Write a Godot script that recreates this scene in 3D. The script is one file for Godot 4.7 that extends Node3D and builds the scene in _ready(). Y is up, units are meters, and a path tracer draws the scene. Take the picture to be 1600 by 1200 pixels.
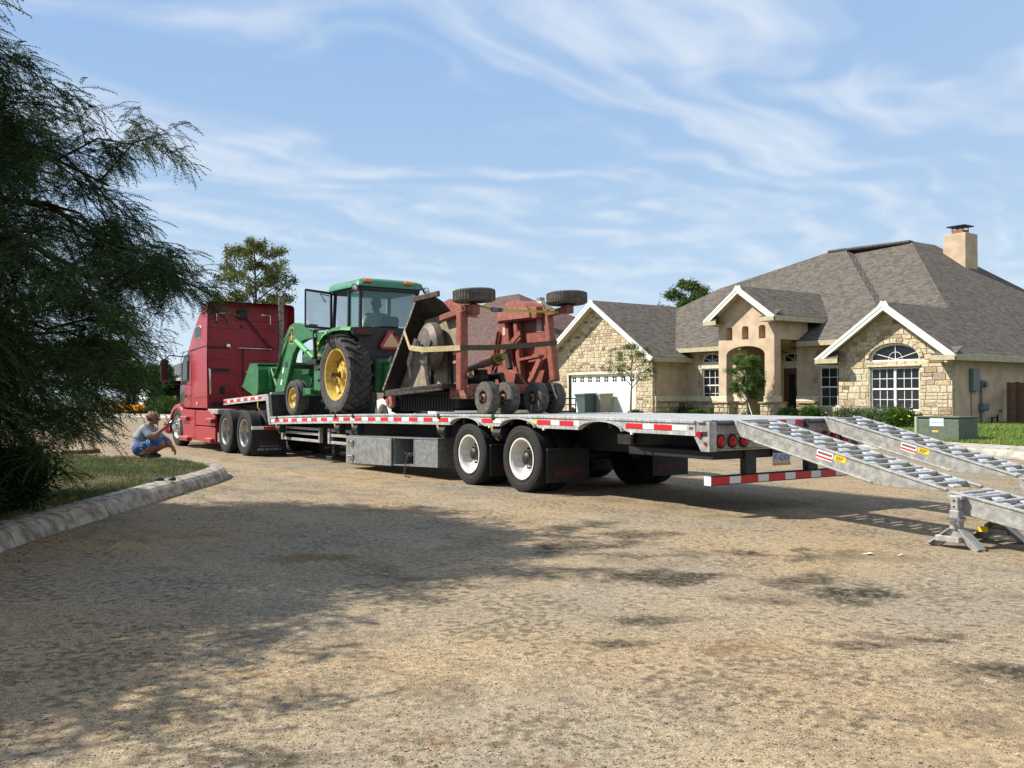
extends Node3D

# ---------- geometry collector: triangles with normals, committed as one named mesh ----------
class B:
	var v := PackedVector3Array()
	var n := PackedVector3Array()
	var uv := PackedVector2Array()
	var uv2 := PackedVector2Array()
	var col := PackedColorArray()
	var use_uv := false
	var use_uv2 := false
	var use_col := false
	var c := Color.WHITE
	var xf := Transform3D()
	func t(a: Vector3, b: Vector3, d: Vector3, na: Vector3, nb: Vector3, nd: Vector3) -> void:
		v.append(xf * a); v.append(xf * d); v.append(xf * b)
		n.append((xf.basis * na).normalized()); n.append((xf.basis * nd).normalized()); n.append((xf.basis * nb).normalized())
		if use_col:
			col.append(c); col.append(c); col.append(c)
	func u3(a: Vector2, b: Vector2, d: Vector2) -> void:
		uv.append(a); uv.append(d); uv.append(b)
	func tri(a: Vector3, b: Vector3, d: Vector3) -> void:
		var m := (b - a).cross(d - a).normalized()
		t(a, b, d, m, m, m)
	func quad(a: Vector3, b: Vector3, d: Vector3, e: Vector3) -> void:
		tri(a, b, d); tri(a, d, e)
	func otri(a: Vector3, b: Vector3, d: Vector3, o: Vector3) -> void:
		if (b - a).cross(d - a).dot((a + b + d) / 3.0 - o) < 0.0:
			tri(a, d, b)
		else:
			tri(a, b, d)
	func oquad(a: Vector3, b: Vector3, d: Vector3, e: Vector3, o: Vector3) -> void:
		if (d - a).cross(e - b).dot((a + b + d + e) / 4.0 - o) < 0.0:
			quad(e, d, b, a)
		else:
			quad(a, b, d, e)
	# box with chamfered edges
	func box(o: Vector3, s: Vector3, e := 0.0, bs := Basis()) -> void:
		var h := s / 2.0
		e = minf(e, minf(h.x, minf(h.y, h.z)) * 0.9)
		var ax := [bs.x, bs.y, bs.z]
		var hh := [h.x, h.y, h.z]
		for i in 3:
			var j := (i + 1) % 3
			var k := (i + 2) % 3
			var J: Vector3 = ax[j] * (hh[j] - e)
			var K: Vector3 = ax[k] * (hh[k] - e)
			for sg in [-1.0, 1.0]:
				var f: Vector3 = o + ax[i] * hh[i] * sg
				oquad(f - J - K, f + J - K, f + J + K, f - J + K, o)
			if e > 0.0:
				for sj in [-1.0, 1.0]:
					for sk in [-1.0, 1.0]:
						var L: Vector3 = ax[i] * (hh[i] - e)
						var p1: Vector3 = o + ax[j] * hh[j] * sj + ax[k] * (hh[k] - e) * sk
						var p2: Vector3 = o + ax[j] * (hh[j] - e) * sj + ax[k] * hh[k] * sk
						oquad(p1 - L, p1 + L, p2 + L, p2 - L, o)
		if e > 0.0:
			for sx in [-1.0, 1.0]:
				for sy in [-1.0, 1.0]:
					for sz in [-1.0, 1.0]:
						var X: Vector3 = bs.x * sx
						var Y: Vector3 = bs.y * sy
						var Z: Vector3 = bs.z * sz
						otri(o + X * h.x + Y * (h.y - e) + Z * (h.z - e), o + X * (h.x - e) + Y * h.y + Z * (h.z - e), o + X * (h.x - e) + Y * (h.y - e) + Z * h.z, o)
	# box given by two corners
	func bx(a: Vector3, b: Vector3, e := 0.0) -> void:
		box((a + b) / 2.0, (b - a).abs(), e)
	# bar from a to b: w wide across, h high along up
	func bar(a: Vector3, b: Vector3, w: float, h: float, e := 0.0, up := Vector3.UP) -> void:
		var d := (b - a).normalized()
		if absf(d.dot(up)) > 0.98:
			up = Vector3.RIGHT if absf(d.x) < 0.9 else Vector3.FORWARD
		var s := d.cross(up).normalized()
		box((a + b) / 2.0, Vector3(a.distance_to(b), h, w), e, Basis(d, s.cross(d), s))
	func tube(p: Array, r: float, seg := 8, r2 := -1.0, caps := true) -> void:
		if r2 < 0.0: r2 = r
		var side := Vector3.ZERO
		var prev := PackedVector3Array()
		var prevn := PackedVector3Array()
		for i in p.size():
			var d: Vector3 = (p[mini(i + 1, p.size() - 1)] - p[maxi(i - 1, 0)]).normalized()
			if side == Vector3.ZERO or absf(side.dot(d)) > 0.98:
				side = d.cross(Vector3.UP if absf(d.y) < 0.9 else Vector3.RIGHT).normalized()
			side = (side - d * side.dot(d)).normalized()
			var up := side.cross(d)
			var rr := lerpf(r, r2, float(i) / maxf(1.0, p.size() - 1))
			var ring := PackedVector3Array()
			var rn := PackedVector3Array()
			for k in seg + 1:
				var an := TAU * k / seg
				var m := side * cos(an) + up * sin(an)
				ring.append(p[i] + m * rr); rn.append(m)
			if i > 0:
				for k in seg:
					t(prev[k], ring[k], ring[k + 1], prevn[k], rn[k], rn[k + 1])
					t(prev[k], ring[k + 1], prev[k + 1], prevn[k], rn[k + 1], prevn[k + 1])
			if caps and (i == 0 or i == p.size() - 1):
				for k in seg:
					otri(p[i], ring[k], ring[k + 1], p[i] - d * (1.0 if i > 0 else -1.0))
			prev = ring; prevn = rn
	func cyl(a: Vector3, b: Vector3, r: float, seg := 16, r2 := -1.0, caps := true) -> void:
		tube([a, b], r, seg, r2, caps)
	# lathe: profile of (radius, height along axis)
	func lathe(pr: Array, o: Vector3, ax: Vector3, seg := 32, a0 := 0.0, a1 := TAU) -> void:
		ax = ax.normalized()
		var s := ax.cross(Vector3.UP if absf(ax.y) < 0.9 else Vector3.RIGHT).normalized()
		var q := s.cross(ax)
		for i in pr.size() - 1:
			var A: Vector2 = pr[i]
			var C: Vector2 = pr[i + 1]
			var e := (C - A)
			if e.length() < 1e-6: continue
			var nn := Vector2(e.y, -e.x).normalized()
			for k in seg:
				var t0 := lerpf(a0, a1, float(k) / seg)
				var t1 := lerpf(a0, a1, float(k + 1) / seg)
				var d0 := s * cos(t0) + q * sin(t0)
				var d1 := s * cos(t1) + q * sin(t1)
				var n0 := d0 * nn.x + ax * nn.y
				var n1 := d1 * nn.x + ax * nn.y
				var p00 := o + d0 * A.x + ax * A.y
				var p01 := o + d1 * A.x + ax * A.y
				var p10 := o + d0 * C.x + ax * C.y
				var p11 := o + d1 * C.x + ax * C.y
				if (p01 - p00).cross(p11 - p00).dot(n0) + (p11 - p00).cross(p10 - p00).dot(n0) >= 0.0:
					if A.x > 1e-5: t(p00, p01, p11, n0, n1, n1)
					if C.x > 1e-5: t(p00, p11, p10, n0, n1, n0)
				else:
					if A.x > 1e-5: t(p00, p11, p01, n0, n1, n1)
					if C.x > 1e-5: t(p00, p10, p11, n0, n0, n1)
	# extruded polygon: pg in plane (ex, ey) at o, depth along ex x ey
	func prism(pg: PackedVector2Array, o: Vector3, ex: Vector3, ey: Vector3, depth: float, inset := 0.0) -> void:
		var ez := ex.cross(ey).normalized()
		var area := 0.0
		for i in pg.size():
			var a := pg[i]
			var b := pg[(i + 1) % pg.size()]
			area += a.x * b.y - a.y * b.x
		if area < 0.0: pg.reverse()
		var top := pg
		if inset > 0.0:
			var off := Geometry2D.offset_polygon(pg, -inset, Geometry2D.JOIN_MITER)
			if off.size() == 1 and off[0].size() == pg.size():
				var cand: PackedVector2Array = off[0]
				var best := 0
				for k in cand.size():
					if cand[k].distance_squared_to(pg[0]) < cand[best].distance_squared_to(pg[0]): best = k
				top = PackedVector2Array()
				for k in cand.size(): top.append(cand[(best + k) % cand.size()])
		var ix := Geometry2D.triangulate_polygon(top)
		var hi := depth - (inset if top != pg else 0.0)
		for i in range(0, ix.size(), 3):
			var A := top[ix[i]]
			var C := top[ix[i + 1]]
			var D := top[ix[i + 2]]
			if (C - A).cross(D - A) < 0.0:
				var sw := C
				C = D; D = sw
			tri(o + ex * A.x + ey * A.y + ez * depth, o + ex * C.x + ey * C.y + ez * depth, o + ex * D.x + ey * D.y + ez * depth)
			if top == pg:
				tri(o + ex * A.x + ey * A.y, o + ex * D.x + ey * D.y, o + ex * C.x + ey * C.y)
		for i in pg.size():
			var j := (i + 1) % pg.size()
			var a := o + ex * pg[i].x + ey * pg[i].y
			var b := o + ex * pg[j].x + ey * pg[j].y
			quad(a, b, b + ez * hi, a + ez * hi)
			if top != pg:
				quad(a + ez * hi, b + ez * hi, o + ex * top[j].x + ey * top[j].y + ez * depth, o + ex * top[i].x + ey * top[i].y + ez * depth)
	# smooth grid of points rows x columns; flip turns it inside out
	func grid(g: Array, flip := false) -> void:
		var R := g.size()
		var C: int = g[0].size()
		var nn := []
		for i in R:
			var row := PackedVector3Array()
			for j in C:
				var du: Vector3 = g[i][mini(j + 1, C - 1)] - g[i][maxi(j - 1, 0)]
				var dv: Vector3 = g[mini(i + 1, R - 1)][j] - g[maxi(i - 1, 0)][j]
				var m := du.cross(dv).normalized()
				row.append(-m if flip else m)
			nn.append(row)
		for i in R - 1:
			for j in C - 1:
				if flip:
					t(g[i][j], g[i + 1][j + 1], g[i][j + 1], nn[i][j], nn[i + 1][j + 1], nn[i][j + 1])
					t(g[i][j], g[i + 1][j], g[i + 1][j + 1], nn[i][j], nn[i + 1][j], nn[i + 1][j + 1])
				else:
					t(g[i][j], g[i][j + 1], g[i + 1][j + 1], nn[i][j], nn[i][j + 1], nn[i + 1][j + 1])
					t(g[i][j], g[i + 1][j + 1], g[i + 1][j], nn[i][j], nn[i + 1][j + 1], nn[i + 1][j])
	func torus(o: Vector3, ax: Vector3, R: float, r: float, seg := 24, ring := 8, a0 := 0.0, a1 := TAU) -> void:
		ax = ax.normalized()
		var s := ax.cross(Vector3.UP if absf(ax.y) < 0.9 else Vector3.RIGHT).normalized()
		var q := s.cross(ax)
		var p := []
		for k in seg + 1:
			var a := lerpf(a0, a1, float(k) / seg)
			p.append(o + (s * cos(a) + q * sin(a)) * R)
		tube(p, r, ring, -1.0, a1 - a0 < TAU - 0.01)
	func mesh(m: Material = null, off := Vector3.ZERO) -> ArrayMesh:
		var am := ArrayMesh.new()
		if v.is_empty(): return am
		var a := []
		a.resize(Mesh.ARRAY_MAX)
		var vv := v
		if off != Vector3.ZERO:
			vv = PackedVector3Array()
			for p in v: vv.append(p - off)
		a[Mesh.ARRAY_VERTEX] = vv
		a[Mesh.ARRAY_NORMAL] = n
		if use_uv: a[Mesh.ARRAY_TEX_UV] = uv
		if use_uv2: a[Mesh.ARRAY_TEX_UV2] = uv2
		if use_col: a[Mesh.ARRAY_COLOR] = col
		am.add_surface_from_arrays(Mesh.PRIMITIVE_TRIANGLES, a)
		if m: am.surface_set_material(0, m)
		return am

var M := {}
var TX := {}
var names := {}
var rng := RandomNumberGenerator.new()

func numbered(s: String) -> String:
	names[s] = names.get(s, -1) + 1
	return s if names[s] == 0 else "%s_%03d" % [s, names[s]]

func thing(called: String, label: String, category: String, at := Vector3.ZERO, group := "") -> Node3D:
	var o := Node3D.new()
	o.name = numbered(called)
	add_child(o)
	o.position = at
	tag(o, label, category, group)
	return o

func tag(o: Node, label: String, category: String, group := "") -> void:
	o.set_meta("label", label)
	o.set_meta("category", category)
	if group != "": o.set_meta("group", group)

# a part: mesh collected in scene coordinates, hung under parent
func part(called: String, b: B, m: Material, parent: Node3D, stuff := false) -> MeshInstance3D:
	var o := MeshInstance3D.new()
	var org := Vector3.ZERO
	var q: Node = parent
	while q != null and q != self:
		if q is Node3D: org += q.position
		q = q.get_parent()
	o.mesh = b.mesh(m, org)
	o.name = called if parent != self else numbered(called)
	if parent == self:
		add_child(o)
	else:
		var nm := called
		var k := 0
		while parent.has_node(NodePath(nm)):
			k = parent.get_meta("_n_" + called, 0) + 1
			parent.set_meta("_n_" + called, k)
			nm = "%s_%03d" % [called, k]
		o.name = nm
		parent.add_child(o, true)
	if stuff: o.set_meta("kind", "stuff")
	return o

func struct(called: String, b: B, m: Material, label := "") -> MeshInstance3D:
	var o := part(called, b, m, self)
	o.set_meta("kind", "structure")
	if label != "": o.set_meta("label", label)
	return o

func copy(o: Node3D, label := "", at = null, turn = null) -> Node3D:
	var r: Node3D = o.duplicate()
	var base := str(o.name)
	var rx := RegEx.create_from_string("_\\d{3}$")
	r.name = numbered(rx.sub(base, ""))
	add_child(r)
	if label != "": r.set_meta("label", label)
	if at != null: r.position = at
	if turn != null: r.rotation.y = turn
	return r

func multi(called: String, mesh: Mesh, xs: Array, cols, parent: Node) -> MultiMeshInstance3D:
	var mm := MultiMesh.new()
	mm.transform_format = MultiMesh.TRANSFORM_3D
	mm.use_colors = cols != null
	mm.mesh = mesh
	mm.instance_count = xs.size()
	for i in xs.size():
		mm.set_instance_transform(i, xs[i])
		if cols != null: mm.set_instance_color(i, cols[i])
	var o := MultiMeshInstance3D.new()
	o.multimesh = mm
	o.name = called
	o.set_meta("kind", "stuff")
	parent.add_child(o, true)
	return o

# ---------- textures ----------
func noise(sd: int, freq: float, type := FastNoiseLite.TYPE_SIMPLEX_SMOOTH, oct := 4) -> FastNoiseLite:
	var f := FastNoiseLite.new()
	f.seed = sd
	f.frequency = freq
	f.noise_type = type
	f.fractal_octaves = oct
	f.fractal_type = FastNoiseLite.FRACTAL_FBM if oct > 1 else FastNoiseLite.FRACTAL_NONE
	return f

func nimg(f: FastNoiseLite, w: int, h: int) -> Image:
	var im := f.get_seamless_image(w, h, false, false, 0.15)
	im.convert(Image.FORMAT_L8)
	return im

# grey image remapped: below a -> lo, above b -> hi
func remap_img(im: Image, a: float, b: float, lo: float, hi: float) -> Image:
	var d := im.get_data()
	var lut := PackedByteArray()
	for i in 256:
		lut.append(int(clampf(lerpf(lo, hi, smoothstep(a, b, i / 255.0)), 0.0, 1.0) * 255.0))
	for i in d.size(): d[i] = lut[d[i]]
	return Image.create_from_data(im.get_width(), im.get_height(), false, Image.FORMAT_L8, d)

func mul_img(a: Image, b: Image) -> Image:
	var d := a.get_data()
	var e := b.get_data()
	for i in d.size(): d[i] = d[i] * e[i] / 255
	return Image.create_from_data(a.get_width(), a.get_height(), false, Image.FORMAT_L8, d)

func ntex(im: Image, strength: float) -> ImageTexture:
	var g: Image = im.duplicate()
	g.convert(Image.FORMAT_RGBA8)
	g.bump_map_to_normal_map(strength)
	return ImageTexture.create_from_image(g)

func L(r: float, g: float, b: float, a := 1.0) -> Color:
	var c := Color(r, g, b, 1.0).linear_to_srgb()
	c.a = a
	return c

func mat(called: String, c: Color, rough := 0.6, metal := 0.0, tex = null, scale := 1.0, nrm = null, nstr := 1.0) -> StandardMaterial3D:
	var m := StandardMaterial3D.new()
	m.resource_name = called
	m.albedo_color = c
	m.roughness = rough
	m.metallic = metal
	if tex != null or nrm != null:
		m.uv1_triplanar = true
		m.uv1_world_triplanar = true
		m.uv1_scale = Vector3.ONE * scale
	if tex != null: m.albedo_texture = tex
	if nrm != null:
		m.normal_enabled = true
		m.normal_texture = nrm
		m.normal_scale = nstr
	M[called] = m
	return m

func glassmat(called: String, c: Color, alpha: float, rough := 0.03) -> StandardMaterial3D:
	var m := mat(called, c, rough)
	m.albedo_color.a = alpha
	m.transparency = BaseMaterial3D.TRANSPARENCY_ALPHA
	m.cull_mode = BaseMaterial3D.CULL_DISABLED
	return m

func make_textures() -> void:
	var fb := nimg(noise(3, 0.012, FastNoiseLite.TYPE_SIMPLEX_SMOOTH, 5), 512, 512)
	TX.grime = ImageTexture.create_from_image(mul_img(remap_img(fb, 0.1, 0.95, 0.80, 1.0), remap_img(nimg(noise(8, 0.06, FastNoiseLite.TYPE_SIMPLEX_SMOOTH, 5), 512, 512), 0.1, 0.9, 0.86, 1.0)))
	TX.mild = ImageTexture.create_from_image(remap_img(fb, 0.2, 0.8, 0.9, 1.0))
	TX.rust = ImageTexture.create_from_image(remap_img(fb, 0.25, 0.62, 0.6, 1.0))
	TX.fb_n = ntex(fb, 4.0)
	TX.rough = ImageTexture.create_from_image(remap_img(fb, 0.2, 0.8, 0.75, 1.0))
	var fine := nimg(noise(5, 0.18, FastNoiseLite.TYPE_SIMPLEX_SMOOTH, 3), 512, 512)
	TX.fine = ImageTexture.create_from_image(remap_img(fine, 0.2, 0.8, 0.78, 1.0))
	TX.fine_n = ntex(fine, 3.0)
	TX.mottle = ImageTexture.create_from_image(mul_img(remap_img(fine, 0.2, 0.8, 0.8, 1.0), remap_img(fb, 0.25, 0.7, 0.75, 1.0)))
	# brushed metal: stretched noise
	var st := nimg(noise(9, 0.05, FastNoiseLite.TYPE_SIMPLEX_SMOOTH, 4), 512, 64)
	st.resize(512, 512, Image.INTERPOLATE_CUBIC)
	TX.streak = ImageTexture.create_from_image(mul_img(remap_img(st, 0.1, 0.9, 0.85, 1.0), remap_img(fb, 0.1, 0.9, 0.86, 1.0)))
	var sv := nimg(noise(19, 0.05, FastNoiseLite.TYPE_SIMPLEX_SMOOTH, 4), 512, 512)
	var sv2 := Image.create(512, 512, false, Image.FORMAT_L8)
	for y in 512:
		for x in 512:
			sv2.set_pixel(x, y, sv.get_pixel((x * 3) % 512, (y / 8) % 512))
	TX.wood = ImageTexture.create_from_image(remap_img(sv2, 0.2, 0.8, 0.6, 1.0))
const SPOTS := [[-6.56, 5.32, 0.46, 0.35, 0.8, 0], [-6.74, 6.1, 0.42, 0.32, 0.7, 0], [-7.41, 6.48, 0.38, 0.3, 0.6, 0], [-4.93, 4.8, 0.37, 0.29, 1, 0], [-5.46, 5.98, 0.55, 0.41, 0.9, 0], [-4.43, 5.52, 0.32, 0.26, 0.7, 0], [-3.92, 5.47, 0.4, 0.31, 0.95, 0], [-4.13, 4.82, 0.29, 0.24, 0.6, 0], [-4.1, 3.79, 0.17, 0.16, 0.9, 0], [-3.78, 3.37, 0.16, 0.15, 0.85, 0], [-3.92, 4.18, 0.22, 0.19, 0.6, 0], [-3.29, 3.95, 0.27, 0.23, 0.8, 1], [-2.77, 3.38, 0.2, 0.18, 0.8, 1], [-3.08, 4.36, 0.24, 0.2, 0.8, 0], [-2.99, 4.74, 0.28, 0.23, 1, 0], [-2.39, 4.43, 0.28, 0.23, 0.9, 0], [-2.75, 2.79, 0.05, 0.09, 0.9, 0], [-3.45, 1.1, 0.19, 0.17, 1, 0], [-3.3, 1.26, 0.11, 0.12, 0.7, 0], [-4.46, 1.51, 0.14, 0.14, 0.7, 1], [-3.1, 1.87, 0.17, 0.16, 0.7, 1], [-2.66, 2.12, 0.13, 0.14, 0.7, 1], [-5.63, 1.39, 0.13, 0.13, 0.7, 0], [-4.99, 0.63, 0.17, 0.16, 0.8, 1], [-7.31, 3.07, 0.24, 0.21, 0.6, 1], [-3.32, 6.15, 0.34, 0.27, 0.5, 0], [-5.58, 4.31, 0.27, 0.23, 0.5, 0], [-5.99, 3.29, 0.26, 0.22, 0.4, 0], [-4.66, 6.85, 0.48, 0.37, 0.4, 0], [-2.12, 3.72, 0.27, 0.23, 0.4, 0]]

const SUN_TRAVEL := Vector3(0.545, -0.90, -0.77)
const CAM_Y := 1.31

func make_sky() -> Sky:
	var W := 2048
	var H := 1024
	var im := Image.create(W, H, false, Image.FORMAT_RGB8)
	var n1 := noise(21, 1.1, FastNoiseLite.TYPE_SIMPLEX_SMOOTH, 5)
	var n2 := noise(22, 0.5, FastNoiseLite.TYPE_SIMPLEX_SMOOTH, 4)
	var fw := Vector2(-cos(deg_to_rad(35.0)), -sin(deg_to_rad(35.0)))   # forward in x, z
	var rt := Vector2(-fw.y, fw.x)
	var sun := -SUN_TRAVEL.normalized()
	var puffs := [[0.237, 0.205, 0.050, 0.019, 0.75], [-0.044, 0.184, 0.02, 0.009, 0.4], [0.142, 0.115, 0.022, 0.010, 0.7], [0.33, 0.225, 0.03, 0.008, 0.2], [-0.21, 0.12, 0.05, 0.012, 0.25], [0.47, 0.21, 0.05, 0.01, 0.3]]
	for y in H:
		var el := (0.5 - (y + 0.5) / H) * PI
		var ce := cos(el)
		var se := sin(el)
		for x in W:
			var ph := ((x + 0.5) / W - 0.5) * TAU
			var d := Vector3(sin(ph) * ce, se, -cos(ph) * ce)
			var up := maxf(se, 0.0)
			# clear air: pale near the horizon, deeper blue overhead
			var k := 1.0 - exp(-up * 3.2)
			var c := Color(0.66, 0.83, 0.94).lerp(Color(0.17, 0.36, 0.74), k)
			if se < 0.0:
				c = Color(0.42, 0.42, 0.38)
			else:
				var cs := maxf(d.dot(sun), 0.0)
				c = c.lerp(Color(0.98, 0.99, 1.0), 0.85 * pow(cs, 4.0) + 0.25 * pow(cs, 40.0))
				var Y := maxf(se, 0.045)
				var fwd := d.x * fw.x + d.z * fw.y
				var sid := d.x * rt.x + d.z * rt.y
				var px := sid / Y
				var pz := fwd / Y
				var al := px * 0.67 + pz * 0.745
				var ac := -px * 0.745 + pz * 0.67
				var w := n2.get_noise_2d(px * 0.7, pz * 0.7)
				var f := n1.get_noise_2d(al * 0.30 + w, ac * 1.35 + w * 1.2)
				var f2 := n1.get_noise_2d(al * 0.9 + 40.0, ac * 2.6 + w)
				var band := exp(-pow((ac - 2.65 + w * 0.35) / 0.62, 2.0)) * smoothstep(7.0, 2.0, al)
				var band2 := 0.6 * exp(-pow((ac - 1.2 + w * 0.6) / 0.5, 2.0)) * smoothstep(7.0, 3.0, al)
				var cov := clampf(band * (0.8 + 0.5 * f) + band2 * (0.35 + 0.9 * f) + smoothstep(-0.35, 0.75, f + 0.35 * f2) * 0.52, 0.0, 1.0)
				cov *= smoothstep(0.0, 0.12, se) * (0.86 + 0.6 * n1.get_noise_2d(al * 0.55 + 9.0, ac * 7.0 + w * 2.0))
				cov = maxf(cov, 0.28 * smoothstep(0.16, 0.03, se) * (0.7 + f))
				c = c.lerp(Color(0.93, 0.96, 0.99), clampf(cov, 0.0, 0.92))
				if fwd > 0.2:
					var ix := sid / fwd
					var iy := se / fwd
					for p in puffs:
						var dx: float = (ix - p[0]) / p[2]
						var dy: float = (iy - p[1]) / p[3]
						if absf(dx) < 1.6 and absf(dy) < 1.8:
							var q: float = n1.get_noise_2d(ix * 22.0, iy * 30.0) * 0.9
							var base := 1.0 if dy > -0.5 else smoothstep(-1.1, -0.5, dy)
							var dd := sqrt(dx * dx + dy * dy) - q
							c = c.lerp(Color(0.97, 0.97, 0.98), smoothstep(1.15, 0.25, dd) * p[4] * base)
			im.set_pixel(x, y, c.linear_to_srgb())
	var s := Sky.new()
	var pm := PanoramaSkyMaterial.new()
	pm.panorama = ImageTexture.create_from_image(im)
	s.sky_material = pm
	return s

func setup_view() -> void:
	var cam := Camera3D.new()
	cam.name = "camera"
	cam.position = Vector3(0, CAM_Y, 0)
	cam.rotation_degrees = Vector3(0.796, 55.0, 0)
	cam.fov = rad_to_deg(2.0 * atan(600.0 / 1476.0))
	cam.far = 3000.0
	add_child(cam)
	cam.current = true
	var e := Environment.new()
	e.background_mode = Environment.BG_SKY
	e.sky = make_sky()
	e.background_energy_multiplier = 0.64
	e.tonemap_mode = Environment.TONE_MAPPER_LINEAR
	e.tonemap_exposure = 1.6
	e.sdfgi_enabled = true
	e.ssao_enabled = true
	e.ssil_enabled = true
	var we := WorldEnvironment.new()
	we.name = "environment"
	we.environment = e
	add_child(we)
	var sun := DirectionalLight3D.new()
	sun.name = "sun"
	sun.light_energy = 1.55
	sun.light_angular_distance = 0.5
	sun.light_color = Color(1.0, 0.975, 0.925)
	sun.shadow_enabled = true
	add_child(sun)
	sun.look_at_from_position(Vector3.ZERO, SUN_TRAVEL, Vector3.UP)

# ---------- ground ----------
const FARK := [[12, 15.5], [4, 16.6], [-2, 18.2], [-8, 19.9], [-11.6, 20.9], [-18, 22.4], [-30, 22.6], [-45, 20.0], [-62, 16.0], [-80, 13.2], [-110, 10.5]]
const NEARK := [[4, -12], [-4.5, -1.5], [-7.4, 0.15], [-9.31, 1.11], [-11.06, 2.25], [-13.2, 3.65], [-14.6, 4.6], [-15.4, 5.0], [-16.2, 5.15], [-17.2, 5.12], [-18.6, 4.78], [-20.6, 3.4], [-23, 0.8], [-26, -3.5], [-30, -9.0]]

func smooth_line(a: Array, sub := 6) -> PackedVector2Array:
	var cv := Curve2D.new()
	for i in a.size():
		var p := Vector2(a[i][0], a[i][1])
		var q := Vector2(a[maxi(i - 1, 0)][0], a[maxi(i - 1, 0)][1])
		var r := Vector2(a[mini(i + 1, a.size() - 1)][0], a[mini(i + 1, a.size() - 1)][1])
		var l0 := p.distance_to(q)
		var l1 := p.distance_to(r)
		var tn := (r - q).normalized()
		cv.add_point(p, -tn * l0 * 0.33, tn * l1 * 0.33)
	var o := PackedVector2Array()
	for i in a.size() - 1:
		for k in sub: o.append(cv.sample(i, float(k) / sub))
	o.append(Vector2(a[-1][0], a[-1][1]))
	return o

# offset polyline to its left (u, v plane)
func offs(l: PackedVector2Array, d: float) -> PackedVector2Array:
	var o := PackedVector2Array()
	for i in l.size():
		var tn := (l[mini(i + 1, l.size() - 1)] - l[maxi(i - 1, 0)]).normalized()
		o.append(l[i] + Vector2(-tn.y, tn.x) * d)
	return o

func uvp(p: Vector2, y: float) -> Vector3:
	return Vector3(p.x, y, -p.y)

# a strip swept along a line: profile of (offset to the left, height)
func sweep(b: B, l: PackedVector2Array, prof: Array) -> void:
	for i in prof.size() - 1:
		var A := offs(l, prof[i].x)
		var C := offs(l, prof[i + 1].x)
		var g0 := []
		var g1 := []
		for k in l.size():
			g0.append(uvp(A[k], prof[i].y)); g1.append(uvp(C[k], prof[i + 1].y))
		b.grid([g0, g1], true)

func lawn_y(v: float) -> float:
	return 0.17 + 0.22 * smoothstep(23.0, 28.5, v)

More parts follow.
